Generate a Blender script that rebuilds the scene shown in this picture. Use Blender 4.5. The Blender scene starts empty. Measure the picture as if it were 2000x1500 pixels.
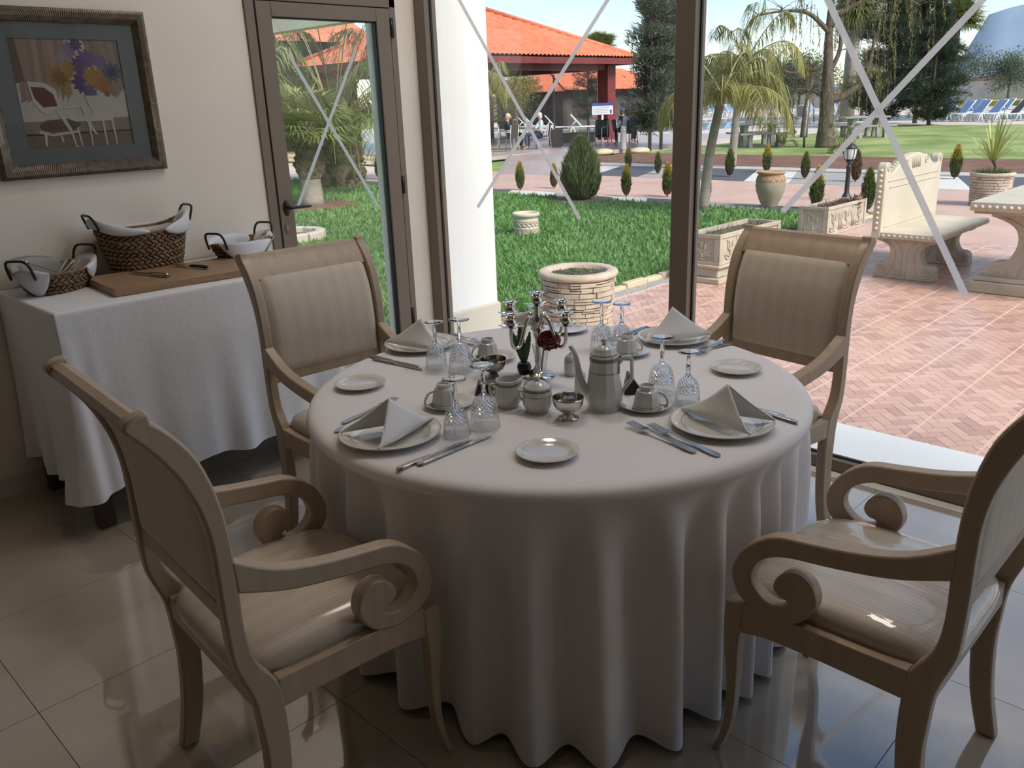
import bpy, bmesh, math, random
import numpy as np
from mathutils import Vector, Matrix
random.seed(7)
SC = bpy.context.scene
COL = SC.collection
PI = math.pi
def R(d): return math.radians(d)

# ------------------------------------------------------------------ camera
CAM_H = 1.6
def make_camera():
    f, pitch, roll, yaw = 1635.42, 0.323965, -0.036517, 0.779456
    fw = Vector((math.cos(pitch)*math.cos(yaw), math.cos(pitch)*math.sin(yaw), -math.sin(pitch)))
    r = Vector((math.sin(yaw), -math.cos(yaw), 0)); u = r.cross(fw)
    c, s = math.cos(roll), math.sin(roll)
    r, u = c*r + s*u, -s*r + c*u
    cd = bpy.data.cameras.new('camera'); cam = bpy.data.objects.new('camera', cd); COL.objects.link(cam)
    cd.sensor_width = 36; cd.sensor_fit = 'HORIZONTAL'; cd.lens = f/2000*36
    cd.clip_start = 0.05; cd.clip_end = 5000
    m = Matrix((( r.x, u.x, -fw.x, 0), (r.y, u.y, -fw.y, 0), (r.z, u.z, -fw.z, CAM_H), (0, 0, 0, 1)))
    cam.matrix_world = m
    SC.camera = cam
make_camera()

# ------------------------------------------------------------------ sky, sun, exposure
def make_world():
    w = bpy.data.worlds.new('world'); SC.world = w; w.use_nodes = True
    nt = w.node_tree; nt.nodes.clear()
    out = nt.nodes.new('ShaderNodeOutputWorld'); bg = nt.nodes.new('ShaderNodeBackground')
    sky = nt.nodes.new('ShaderNodeTexSky'); sky.sky_type = 'NISHITA'; sky.sun_disc = False
    sky.sun_elevation = R(42); sky.sun_rotation = R(188); sky.air_density = 1.0; sky.dust_density = .15; sky.ozone_density = 2.6
    tc = nt.nodes.new('ShaderNodeTexCoord'); mp = nt.nodes.new('ShaderNodeMapping'); mp.inputs['Scale'].default_value = (1.2, 1.2, 4.0)
    ns = nt.nodes.new('ShaderNodeTexNoise'); ns.inputs['Scale'].default_value = 2.2; ns.inputs['Detail'].default_value = 6; ns.inputs['Roughness'].default_value = .55
    rp = nt.nodes.new('ShaderNodeValToRGB'); rp.color_ramp.elements[0].position = .36; rp.color_ramp.elements[1].position = .66
    rp.color_ramp.elements[0].color = (.06, .06, .06, 1); rp.color_ramp.elements[1].color = (.60, .60, .60, 1)
    mx = nt.nodes.new('ShaderNodeMix'); mx.data_type = 'RGBA'
    mx.inputs['B'].default_value = (SKY_CLOUD[0], SKY_CLOUD[1], SKY_CLOUD[2], 1)
    L = nt.links.new
    L(tc.outputs['Generated'], mp.inputs['Vector']); L(mp.outputs['Vector'], ns.inputs['Vector']); L(ns.outputs['Fac'], rp.inputs['Fac'])
    hs = nt.nodes.new('ShaderNodeHueSaturation'); hs.inputs['Saturation'].default_value = 1.15
    L(rp.outputs['Color'], mx.inputs['Factor']); L(sky.outputs['Color'], hs.inputs['Color']); L(hs.outputs['Color'], mx.inputs['A']); L(mx.outputs['Result'], bg.inputs['Color'])
    bg.inputs['Strength'].default_value = SKY_STRENGTH
    L(bg.outputs['Background'], out.inputs['Surface'])
SKY_CLOUD = (5.3, 5.4, 5.55)
SKY_STRENGTH = 0.166
SUN_STRENGTH = 4.5
EXPOSURE = 0.25
make_world()
def make_sun():
    d = bpy.data.lights.new('sun', 'SUN'); d.energy = SUN_STRENGTH; d.angle = R(24); d.color = (1, .95, .87)
    o = bpy.data.objects.new('sun', d); COL.objects.link(o)
    to_sun = Vector((-.03, -.74, .67)).normalized()
    o.rotation_euler = to_sun.to_track_quat('Z', 'Y').to_euler(); o.location = (0, -30, 40)
make_sun()
SC.view_settings.view_transform = 'Standard'; SC.view_settings.look = 'None'
SC.view_settings.exposure = EXPOSURE; SC.view_settings.gamma = 1.0; SC.view_settings.use_curve_mapping = False
SC.cycles.use_denoising = True
SC.cycles.max_bounces = 9; SC.cycles.diffuse_bounces = 4; SC.cycles.transparent_max_bounces = 18
SC.cycles.sample_clamp_indirect = 6.0

# ------------------------------------------------------------------ object helpers
def link(o): COL.objects.link(o); return o
def tag(o, label=None, cat=None, group=None, kind=None):
    if label: o['label'] = label
    if cat: o['category'] = cat
    if group: o['group'] = group
    if kind: o['kind'] = kind
    return o
def thing(name, label, cat, loc=(0, 0, 0), rz=0.0, group=None, kind=None):
    o = bpy.data.objects.new(name, None); link(o); o.empty_display_size = .1
    o.location = loc; o.rotation_euler = (0, 0, rz)
    return tag(o, label, cat, group, kind)
def copy_tree(o, parent=None):
    c = o.copy(); link(c); c.parent = parent
    for ch in list(o.children): copy_tree(ch, c)
    return c

class MB:
    """collects verts and faces; build() links them as one mesh object"""
    def __init__(self): self.v = []; self.f = []; self.sm = []; self.tint = None
    def add(self, vs, fs, smooth=False):
        n = len(self.v); self.v.extend([tuple(p) for p in vs])
        for q in fs: self.f.append(tuple(i+n for i in q)); self.sm.append(smooth)
        return self
    def box(self, x0, x1, y0, y1, z0, z1):
        return self.add([(x0,y0,z0),(x1,y0,z0),(x1,y1,z0),(x0,y1,z0),(x0,y0,z1),(x1,y0,z1),(x1,y1,z1),(x0,y1,z1)],
                 [(0,3,2,1),(4,5,6,7),(0,1,5,4),(1,2,6,5),(2,3,7,6),(3,0,4,7)])
    def cbox(self, cx, cy, cz, sx, sy, sz, rz=0.0, tilt=None):
        vs = []
        for dz in (-.5, .5):
            for dx, dy in ((-.5,-.5),(.5,-.5),(.5,.5),(-.5,.5)):
                p = Vector((dx*sx, dy*sy, dz*sz))
                if tilt: p = Matrix.Rotation(tilt[1], 3, tilt[0]) @ p
                p = Matrix.Rotation(rz, 3, 'Z') @ p
                vs.append((p.x+cx, p.y+cy, p.z+cz))
        return self.add(vs, [(0,3,2,1),(4,5,6,7),(0,1,5,4),(1,2,6,5),(2,3,7,6),(3,0,4,7)])
    def lathe(self, prof, n=24, cx=0, cy=0, cz=0, smooth=True, sx=1, sy=1, a0=0.0):
        """prof: (r, z) list; open profile; ends with r == 0 are closed to a point"""
        vs = []; rings = []
        for r, z in prof:
            if abs(r) < 1e-7: rings.append([len(vs)]); vs.append((cx, cy, cz+z))
            else:
                rings.append(list(range(len(vs), len(vs)+n)))
                for k in range(n):
                    a = a0 + 2*PI*k/n; vs.append((cx+r*sx*math.cos(a), cy+r*sy*math.sin(a), cz+z))
        fs = []
        for A, B in zip(rings[:-1], rings[1:]):
            if len(A) == 1 and len(B) == 1: continue
            for k in range(n):
                j = (k+1) % n
                if len(A) == 1: fs.append((A[0], B[j], B[k]))
                elif len(B) == 1: fs.append((A[k], A[j], B[0]))
                else: fs.append((A[k], A[j], B[j], B[k]))
        return self.add(vs, fs, smooth)
    def tube(self, path, rad, n=8, smooth=True, cap=True, flat=1.0):
        P = [Vector(p) for p in path]; m = len(P)
        rad = rad if isinstance(rad, (list, tuple)) else [rad]*m
        vs = []; fs = []; up = None
        for i, p in enumerate(P):
            t = (P[min(i+1, m-1)] - P[max(i-1, 0)])
            if t.length < 1e-9: t = Vector((0, 0, 1))
            t.normalize()
            if up is None:
                up = Vector((0, 0, 1)) if abs(t.z) < .9 else Vector((1, 0, 0))
            a = t.cross(up)
            if a.length < 1e-6: a = t.orthogonal()
            a.normalize(); b = a.cross(t).normalized(); up = b
            for k in range(n):
                q = 2*PI*k/n; w = p + a*(rad[i]*math.cos(q)) + b*(rad[i]*flat*math.sin(q)); vs.append(tuple(w))
        for i in range(m-1):
            for k in range(n):
                j = (k+1) % n; fs.append((i*n+k, i*n+j, (i+1)*n+j, (i+1)*n+k))
        if cap: fs.append(tuple(range(n-1, -1, -1))); fs.append(tuple((m-1)*n+k for k in range(n)))
        return self.add(vs, fs, smooth)
    def prism(self, poly, axis, a, b, smooth=False):
        """poly: 2-D outline; axis 'x': outline in (y,z) from x=a to b; 'y': (x,z); 'z': (x,y)"""
        n = len(poly)
        def P(p, t):
            return (t, p[0], p[1]) if axis == 'x' else ((p[0], t, p[1]) if axis == 'y' else (p[0], p[1], t))
        vs = [P(p, a) for p in poly] + [P(p, b) for p in poly]
        fs = [tuple(range(n-1, -1, -1)), tuple(range(n, 2*n))] + [(i, (i+1) % n, n+(i+1) % n, n+i) for i in range(n)]
        k = len(self.f)
        self.add(vs, fs, False)
        if smooth:
            for i in range(k+2, len(self.f)): self.sm[i] = True
        return self
    def grid(self, fn, nu, nv, smooth=True, wrap_u=False):
        vs = []
        for i in range(nu+(0 if wrap_u else 1)):
            for j in range(nv+1): vs.append(tuple(fn(i/nu, j/nv)))
        fs = []; m = nv+1; tot = nu if wrap_u else nu+1
        for i in range(nu):
            i2 = (i+1) % tot
            for j in range(nv): fs.append((i*m+j, i2*m+j, i2*m+j+1, i*m+j+1))
        return self.add(vs, fs, smooth)
    def ball(self, c, rx, ry=None, rz=None, n=12, m=8, smooth=True, rot=None):
        ry = ry or rx; rz = rz or rx; vs = []; fs = []
        for i in range(m+1):
            a = PI*i/m
            for k in range(n):
                b = 2*PI*k/n; p = Vector((rx*math.sin(a)*math.cos(b), ry*math.sin(a)*math.sin(b), rz*math.cos(a)))
                if rot: p = rot @ p
                vs.append((p.x+c[0], p.y+c[1], p.z+c[2]))
        for i in range(m):
            for k in range(n): fs.append((i*n+k, (i+1)*n+k, (i+1)*n+(k+1) % n, i*n+(k+1) % n))
        return self.add(vs, fs, smooth)
    def xform(self, M, start=0):
        for i in range(start, len(self.v)):
            p = M @ Vector(self.v[i]); self.v[i] = (p.x, p.y, p.z)
        return self
    def mesh(self, name, mat=None, sharp=None, merge=False):
        me = bpy.data.meshes.new(name); me.from_pydata(self.v, [], self.f)
        me.polygons.foreach_set('use_smooth', self.sm)
        bm = bmesh.new(); bm.from_mesh(me)
        if merge: bmesh.ops.remove_doubles(bm, verts=bm.verts, dist=1e-5)
        bmesh.ops.recalc_face_normals(bm, faces=bm.faces); bm.to_mesh(me); bm.free()
        if sharp is not None:
            me.polygons.foreach_set('use_smooth', [True]*len(me.polygons)); me.set_sharp_from_angle(angle=R(sharp))
        if mat: me.materials.append(mat)
        me.update()
        return me
    def build(self, name, mat, parent=None, sharp=None, bevel=0, seg=2, merge=False, loc=None, rot=None):
        me = self.mesh(name, mat, sharp, merge)
        o = bpy.data.objects.new(name, me); link(o); o.parent = parent
        if loc: o.location = loc
        if rot: o.rotation_euler = rot
        if bevel:
            b = o.modifiers.new('bevel', 'BEVEL'); b.width = bevel; b.segments = seg; b.limit_method = 'ANGLE'; b.angle_limit = R(40)
            me.polygons.foreach_set('use_smooth', [True]*len(me.polygons)); me.set_sharp_from_angle(angle=R(50)); b.harden_normals = False
        return o

def np_mesh(name, verts, tris, mat, parent=None, tint=None, smooth=False):
    """verts (n,3) numpy, tris (m,3) numpy; tint: per-vertex float attribute"""
    me = bpy.data.meshes.new(name); n, m = len(verts), len(tris)
    me.vertices.add(n); me.vertices.foreach_set('co', np.asarray(verts, np.float32).ravel())
    me.loops.add(m*3); me.loops.foreach_set('vertex_index', np.asarray(tris, np.int32).ravel())
    me.polygons.add(m); me.polygons.foreach_set('loop_start', np.arange(0, m*3, 3, dtype=np.int32)); me.polygons.foreach_set('loop_total', np.full(m, 3, np.int32))
    me.polygons.foreach_set('use_smooth', np.full(m, bool(smooth)))
    me.update(calc_edges=True); me.validate()
    if tint is not None:
        at = me.attributes.new('tint', 'FLOAT', 'POINT'); at.data.foreach_set('value', np.asarray(tint, np.float32))
    me.materials.append(mat)
    o = bpy.data.objects.new(name, me); link(o); o.parent = parent
    return o

def smooth_path(pts, k=6, closed=False):
    """Catmull-Rom through pts (any dimension)"""
    P = [np.array(p, float) for p in pts]; n = len(P); out = []
    rng = range(n) if closed else range(n-1)
    for i in rng:
        if closed: a, b, c, d = P[i-1], P[i], P[(i+1) % n], P[(i+2) % n]
        else: a, b, c, d = P[max(i-1, 0)], P[i], P[i+1], P[min(i+2, n-1)]
        for j in range(k):
            t = j/k
            out.append(tuple(.5*((2*b)+(-a+c)*t+(2*a-5*b+4*c-d)*t*t+(-a+3*b-3*c+d)*t**3)))
    if not closed: out.append(tuple(P[-1]))
    return out

# ------------------------------------------------------------------ materials
MAT = {}
def new_mat(name):
    m = bpy.data.materials.new(name); m.use_nodes = True; MAT[name] = m
    return m, m.node_tree, m.node_tree.nodes['Principled BSDF']
def setp(b, **k):
    names = dict(rough='Roughness', metal='Metallic', ior='IOR', spec='Specular IOR Level', coat='Coat Weight', coatr='Coat Roughness', trans='Transmission Weight',
                 sheen='Sheen Weight', sheenr='Sheen Roughness', alpha='Alpha', sss='Subsurface Weight')
    for q, v in k.items(): b.inputs[names[q]].default_value = v
def plain(name, col, rough=.5, **k):
    m, nt, b = new_mat(name); b.inputs['Base Color'].default_value = (*col, 1); setp(b, rough=rough, **k); return m
def mottled(name, c1, c2, scale=8, rough=.5, detail=4, bump=0.0, bscale=None, lo=.3, hi=.7, stretch=None, coords='Object', **k):
    """two colours mixed by noise, optional fine bump"""
    m, nt, b = new_mat(name); setp(b, rough=rough, **k); L = nt.links.new
    tc = nt.nodes.new('ShaderNodeTexCoord'); vec = tc.outputs[coords]
    if stretch:
        mp = nt.nodes.new('ShaderNodeMapping'); mp.inputs['Scale'].default_value = stretch; L(vec, mp.inputs['Vector']); vec = mp.outputs['Vector']
    n = nt.nodes.new('ShaderNodeTexNoise'); n.inputs['Scale'].default_value = scale; n.inputs['Detail'].default_value = detail; L(vec, n.inputs['Vector'])
    r = nt.nodes.new('ShaderNodeValToRGB'); r.color_ramp.elements[0].position = lo; r.color_ramp.elements[1].position = hi
    r.color_ramp.elements[0].color = (*c1, 1); r.color_ramp.elements[1].color = (*c2, 1)
    L(n.outputs['Fac'], r.inputs['Fac']); L(r.outputs['Color'], b.inputs['Base Color'])
    if bump:
        n2 = nt.nodes.new('ShaderNodeTexNoise'); n2.inputs['Scale'].default_value = bscale or scale*4; n2.inputs['Detail'].default_value = 3; L(vec, n2.inputs['Vector'])
        bp = nt.nodes.new('ShaderNodeBump'); bp.inputs['Strength'].default_value = bump; bp.inputs['Distance'].default_value = .01
        L(n2.outputs['Fac'], bp.inputs['Height']); L(bp.outputs['Normal'], b.inputs['Normal'])
    return m
def striped(name, c1, c2, scale=60, axis='X', rough=.7, dist=.3, **k):
    m, nt, b = new_mat(name); setp(b, rough=rough, **k); L = nt.links.new
    tc = nt.nodes.new('ShaderNodeTexCoord'); w = nt.nodes.new('ShaderNodeTexWave'); w.wave_type = 'BANDS'; w.bands_direction = axis
    w.inputs['Scale'].default_value = scale; w.inputs['Distortion'].default_value = dist; w.inputs['Detail'].default_value = 2
    L(tc.outputs['Object'], w.inputs['Vector'])
    w2 = nt.nodes.new('ShaderNodeTexWave'); w2.wave_type = 'BANDS'; w2.bands_direction = axis; w2.inputs['Scale'].default_value = scale*.23; w2.inputs['Distortion'].default_value = .1
    L(tc.outputs['Object'], w2.inputs['Vector'])
    ad = nt.nodes.new('ShaderNodeMath'); ad.operation = 'MULTIPLY_ADD'; ad.inputs[1].default_value = .5
    ml = nt.nodes.new('ShaderNodeMath'); ml.operation = 'MULTIPLY'; ml.inputs[1].default_value = .5
    L(w2.outputs['Fac'], ml.inputs[0]); L(w.outputs['Fac'], ad.inputs[0]); L(ml.outputs[0], ad.inputs[2])
    r = nt.nodes.new('ShaderNodeValToRGB'); r.color_ramp.elements[0].color = (*c1, 1); r.color_ramp.elements[1].color = (*c2, 1)
    L(ad.outputs[0], r.inputs['Fac']); L(r.outputs['Color'], b.inputs['Base Color'])
    return m
def tinted(name, c1, c2, rough=.6, transl=0.0, **k):
    """colour from the per-vertex 'tint' attribute (0..1)"""
    m, nt, b = new_mat(name); setp(b, rough=rough, **k); L = nt.links.new
    a = nt.nodes.new('ShaderNodeAttribute'); a.attribute_name = 'tint'
    r = nt.nodes.new('ShaderNodeValToRGB'); els = r.color_ramp.elements
    els[0].color = (*c1, 1); els[1].color = (*c2, 1)
    L(a.outputs['Fac'], r.inputs['Fac']); L(r.outputs['Color'], b.inputs['Base Color'])
    if transl:
        t = nt.nodes.new('ShaderNodeBsdfTranslucent'); mx = nt.nodes.new('ShaderNodeMixShader'); mx.inputs[0].default_value = transl
        L(r.outputs['Color'], t.inputs['Color']); L(b.outputs['BSDF'], mx.inputs[1]); L(t.outputs['BSDF'], mx.inputs[2])
        L(mx.outputs['Shader'], nt.nodes['Material Output'].inputs['Surface'])
    return m
def thin_glass(name, tint=(1, 1, 1), ior=1.45, rough=0.0, boost=1.0):
    """flat pane: straight-through light plus a Fresnel mirror"""
    m, nt, b = new_mat(name); nt.nodes.remove(b); L = nt.links.new
    t = nt.nodes.new('ShaderNodeBsdfTransparent'); t.inputs['Color'].default_value = (*tint, 1)
    g = nt.nodes.new('ShaderNodeBsdfGlossy'); g.inputs['Roughness'].default_value = rough
    lw = nt.nodes.new('ShaderNodeLayerWeight'); pw = nt.nodes.new('ShaderNodeMath'); pw.operation = 'POWER'; pw.inputs[1].default_value = 5
    fr = nt.nodes.new('ShaderNodeMath'); fr.operation = 'MULTIPLY_ADD'; fr.inputs[1].default_value = .85; fr.inputs[2].default_value = .06*boost
    L(lw.outputs['Facing'], pw.inputs[0]); L(pw.outputs[0], fr.inputs[0])
    mx = nt.nodes.new('ShaderNodeMixShader')
    L(fr.outputs[0], mx.inputs[0]); L(t.outputs['BSDF'], mx.inputs[1]); L(g.outputs['BSDF'], mx.inputs[2])
    L(mx.outputs['Shader'], nt.nodes['Material Output'].inputs['Surface'])
    return m

mottled('wall_paint', (.83, .765, .675), (.87, .81, .72), 3, .75, bump=.03, bscale=160)
mottled('outer_paint', (.83, .83, .81), (.87, .87, .85), 3, .8)
mottled('ceiling_paint', (.50, .47, .43), (.54, .51, .47), 3, .85)
mottled('back_paint', (.22, .17, .12), (.26, .205, .15), 2, .8)
mottled('floor_tile', (.37, .32, .255), (.49, .445, .38), 1.7, .10, detail=7, lo=.35, hi=.72, stretch=(1, 1.6, 1), coat=1.0, coatr=.03, spec=.9)
MAT['floor_tile'].node_tree.nodes['Principled BSDF'].inputs['Coat IOR'].default_value = 2.3; MAT['floor_tile'].node_tree.nodes['Principled BSDF'].inputs['Coat Tint'].default_value = (1, .97, .93, 1)
plain('grout', (.16, .14, .12), .8)
mottled('skirting_tile', (.60, .55, .46), (.66, .61, .52), 3, .35)
mottled('marble_sill', (.74, .75, .74), (.82, .83, .82), 2, .35, detail=6)
plain('bronze_frame', (.20, .158, .122), .42, metal=.25)
plain('black_seal', (.012, .011, .011), .5)
plain('black_metal', (.013, .013, .014), .38)
plain('steel', (.40, .39, .375), .24, metal=1)
plain('silver', (.66, .63, .58), .14, metal=1)
plain('silver_dark', (.42, .39, .34), .16, metal=1)
thin_glass('pane_glass', (.97, .985, .975))
def tape_mat():
    m = plain('tape', (.88, .88, .86), .6); nt = m.node_tree; b = nt.nodes['Principled BSDF']
    t = nt.nodes.new('ShaderNodeBsdfTranslucent'); t.inputs['Color'].default_value = (.97, .97, .96, 1); mx = nt.nodes.new('ShaderNodeMixShader'); mx.inputs[0].default_value = .7
    nt.links.new(b.outputs['BSDF'], mx.inputs[1]); nt.links.new(t.outputs['BSDF'], mx.inputs[2])
    tr = nt.nodes.new('ShaderNodeBsdfTransparent'); m2 = nt.nodes.new('ShaderNodeMixShader'); m2.inputs[0].default_value = .28
    nt.links.new(mx.outputs['Shader'], m2.inputs[1]); nt.links.new(tr.outputs['BSDF'], m2.inputs[2]); nt.links.new(m2.outputs['Shader'], nt.nodes['Material Output'].inputs['Surface'])
tape_mat()
# ------------------------------------------------------------------ the room
W = 4.035          # inner face of the wall with the door
XG = 3.41          # inner face of the window frame
ROOM_X0, ROOM_Y0, ROOM_H = -5.2, -6.2, 4.0
def build_room():
    fl = thing('floor', None, None, kind='structure'); fl['label'] = 'large pale beige stone floor tiles, polished'
    MB().box(ROOM_X0, XG+.04, ROOM_Y0, W, -.06, -.012).build('screed', MAT['grout'], fl)
    # 0.608 m tiles, thin joints
    me = None; px0 = .437
    i0 = -9; tiles = []
    for i in range(-9, 6):
        for j in range(-17, 8):
            x0 = px0+.608*i; x1 = x0+.608; y0 = .55+.608*j; y1 = y0+.608
            x0, x1, y0, y1 = max(x0, ROOM_X0), min(x1, XG-.01), max(y0, ROOM_Y0), min(y1, W)
            if x1-x0 < .03 or y1-y0 < .03: continue
            tiles.append((x0+.001, x1-.001, y0+.001, y1-.001))
    cache = {}
    tiles.sort(key=lambda t: (t[0]-1.2)**2+(t[2]-1.2)**2)
    far = MB()
    for k, (x0, x1, y0, y1) in enumerate(tiles):
        if k >= 290: far.box(x0, x1, y0, y1, -.012, 0); continue
        key = (round(x1-x0, 4), round(y1-y0, 4))
        if key not in cache:
            cache[key] = MB().box(-key[0]/2, key[0]/2, -key[1]/2, key[1]/2, -.012, 0).mesh('tile', MAT['floor_tile'])
        o = bpy.data.objects.new('tile', cache[key]); link(o); o.parent = fl; o.location = ((x0+x1)/2, (y0+y1)/2, 0)
    if far.f: tag(far.build('far_tiles', MAT['floor_tile'], fl), kind='stuff')
    T = .235
    wl = MB()
    wl.box(ROOM_X0, 2.345, W, W+T, -.25, 4.35); wl.box(3.215, XG+.06, W, W+T, -.25, 4.35); wl.box(2.345, 3.215, W, W+T, 2.135, 4.35); wl.box(2.345, 3.215, W, W+T, -.25, -.012)
    tag(wl.build('wall_left', MAT['wall_paint']), 'off-white painted wall with the glazed door', kind='structure')
    tag(MB().box(XG+.06, 3.97, W, W+T, -.25, 4.35).build('wall_outer', MAT['outer_paint']), 'white end of the wall standing outside the window', kind='structure')
    sk = MB().box(XG+.06, 3.985, W-.015, W+T+.015, -.25, .295)
    sk.add([(XG+.06, W-.015, .295), (3.985, W-.015, .295), (3.985, W+T+.015, .295), (XG+.06, W+T+.015, .295), (XG+.06, W, .308), (3.97, W, .308), (3.97, W+T, .308), (XG+.06, W+T, .308)],
           [(0, 1, 5, 4), (1, 2, 6, 5), (2, 3, 7, 6), (3, 0, 4, 7), (4, 5, 6, 7)])
    tag(sk.build('baseboard_left', MAT['skirting_tile']), 'beige tile skirting around the outer end of the white wall', kind='structure')
    bb = MB().box(ROOM_X0, 2.33, W-.012, W, 0, .09); bb.box(3.225, XG-.02, W-.012, W, 0, .09)
    tag(bb.build('baseboard_inner', MAT['skirting_tile']), 'low beige skirting along the inside of the wall', kind='structure')
    tag(MB().box(ROOM_X0-.2, ROOM_X0, ROOM_Y0-.2, W+T, -.25, 4.35).build('wall_back', MAT['back_paint']), 'far wall of the dining room behind the viewer', kind='structure')
    tag(MB().box(ROOM_X0, XG+.1, ROOM_Y0-.2, ROOM_Y0, -.25, 4.35).build('wall_right', MAT['back_paint']), 'side wall of the dining room behind the viewer', kind='structure')
    tag(MB().box(ROOM_X0-.2, XG+.2, ROOM_Y0-.2, W+T, ROOM_H, ROOM_H+.3).build('ceiling', MAT['ceiling_paint']), 'white plaster ceiling', kind='structure')

def strip(parent, p, q, normal_axis, w=.021, th=.0012, name='tape_strip'):
    """adhesive tape between two points on a pane"""
    p, q = Vector(p), Vector(q); t = (q-p).normalized()
    n = Vector((1, 0, 0)) if normal_axis == 'x' else Vector((0, 1, 0))
    s = t.cross(n).normalized()*(w/2); n = n*th
    vs = [p-s-n, p+s-n, q+s-n, q-s-n, p-s, p+s, q+s, q-s]
    return MB().add(vs, [(0, 3, 2, 1), (4, 5, 6, 7), (0, 1, 5, 4), (1, 2, 6, 5), (2, 3, 7, 6), (3, 0, 4, 7)]).build(name, MAT['tape'], parent)

def build_window():
    w = thing('window_1', 'floor-to-ceiling glazed wall in bronze aluminium frames', None, (0, 0, 0), kind='structure')
    fm = MAT['bronze_frame']
    # vertical members: (y0, y1)
    ms = [(3.945, W)] + [(2.156-1.79*k, 2.256-1.79*k) for k in range(5)]
    for y0, y1 in ms:
        MB().box(XG-.02, XG+.07, y0, y1, .0, ROOM_H).build('mullion', fm, w, bevel=.003)
    for (a0, a1), (b0, b1) in zip(ms[:-1], ms[1:]):
        ya, yb = b1, a0
        MB().box(XG-.01, XG+.06, ya, yb, 0, .055).build('bottom_rail', fm, w, bevel=.003)
        MB().box(XG-.01, XG+.06, ya, yb, ROOM_H-.06, ROOM_H).build('top_rail', fm, w)
        sl = MB()
        for (c0, c1, z0, z1) in ((ya, ya+.008, .055, ROOM_H-.06), (yb-.008, yb, .055, ROOM_H-.06), (ya, yb, .055, .063)):
            sl.box(XG+.02, XG+.034, c0, c1, z0, z1)
        sl.build('gasket', MAT['black_seal'], w)
        MB().add([(XG+.027, ya+.004, .058), (XG+.027, yb-.004, .058), (XG+.027, yb-.004, ROOM_H-.058), (XG+.027, ya+.004, ROOM_H-.058)], [(0, 1, 2, 3)]).build('pane', MAT['pane_glass'], w)
    x = XG+.026
    strip(w, (x, 3.78, 2.26), (x, 2.85, 1.008), 'x'); strip(w, (x-.002, 2.50, 2.22), (x-.002, 3.623, 1.025), 'x')
    strip(w, (x, 1.70, 2.13), (x, .95, .843), 'x', .026); strip(w, (x-.002, .85, 2.08), (x-.002, 1.714, 1.115), 'x', .024)
    tag(MB().box(XG+.06, 4.028, -6.2, W-.02, -.25, -.02).build('window_sill', MAT['marble_sill'], w, bevel=.004))
    MB().box(XG-.075, XG-.02, -6.2, 3.94, -.008, .003).build('threshold_strip', MAT['skirting_tile'], w)

def build_door():
    d = thing('door_1', 'glazed bronze aluminium door taped with a cross', None, (2.36, W, 0), kind='structure')
    fm = MAT['bronze_frame']; X0 = -2.36
    def bx(name, x0, x1, y0, y1, z0, z1, m=fm, par=d, bev=.003): return MB().box(x0+X0, x1+X0, y0, y1, z0, z1).build(name, m, par, bevel=bev)
    # fixed frame
    bx('frame_jamb', 2.31, 2.362, -.012, .06, 0, 2.17); bx('frame_jamb', 3.203, 3.245, -.012, .06, 0, 2.17); bx('frame_head', 2.31, 3.245, -.012, .06, 2.125, 2.17)
    bx('shadow_gap', 2.3615, 2.3675, -.009, .05, 0, 2.12, MAT['black_seal'], bev=0); bx('shadow_gap', 3.197, 3.2035, -.009, .05, 0, 2.12, MAT['black_seal'], bev=0)
    lf = thing('leaf', None, None); lf.parent = d
    for (x0, x1, z0, z1, n) in ((2.367, 2.452, .01, 2.12, 'stile'), (3.105, 3.197, .01, 2.12, 'stile'), (2.452, 3.105, 2.05, 2.12, 'rail'), (2.452, 3.105, .01, .14, 'rail')):
        bx(n, x0, x1, -.018, .042, z0, z1, par=lf)
    for (x0, x1, z0, z1) in ((2.452, 2.458, .14, 2.05), (3.099, 3.105, .14, 2.05), (2.458, 3.099, 2.044, 2.05)): bx('gasket', x0, x1, -.006, .02, z0, z1, MAT['black_seal'], lf, 0)
    MB().add([(2.453+X0, .022, .135), (3.104+X0, .022, .135), (3.104+X0, .022, 2.055), (2.453+X0, .022, 2.055)], [(0, 1, 2, 3)]).build('pane', MAT['pane_glass'], lf)
    strip(lf, (2.547+X0, .0205, 1.88), (3.033+X0, .0205, 1.058), 'y', .019); strip(lf, (2.973+X0, .0185, 1.906), (2.50+X0, .0185, 1.105), 'y', .019)
    h = MB(); h.ball((2.407+X0, -.021, 1.11), .019, .010, .042, 14, 8); h.tube([(2.407+X0, -.02, 1.113), (2.407+X0, -.062, 1.113)], .0095, 10)
    h.tube(smooth_path([(2.404+X0, -.062, 1.113), (2.43+X0, -.066, 1.114), (2.48+X0, -.064, 1.112), (2.532+X0, -.06, 1.110)], 4), [.0105]*8+[.0095, .009, .0085, .008, .007], 10, flat=.8)
    h.build('door_handle', MAT['black_metal'], d)
    k = MB(); k.ball((2.396+X0, -.019, 1.004), .015, .005, .034, 16, 8); k.build('keyhole_plate', MAT['bronze_frame'], d)
    MB().ball((2.396+X0, -.0245, 1.008), .006, .003, .012, 10, 6).build('key_cylinder', MAT['steel'], d)
    for z in (2.02, 1.16, .36):
        g = MB(); g.lathe([(0, -.05), (.011, -.05), (.011, .05), (0, .05)], 12, 3.208+X0, -.018, z); g.build('hinge', MAT['black_metal'], d)
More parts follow.
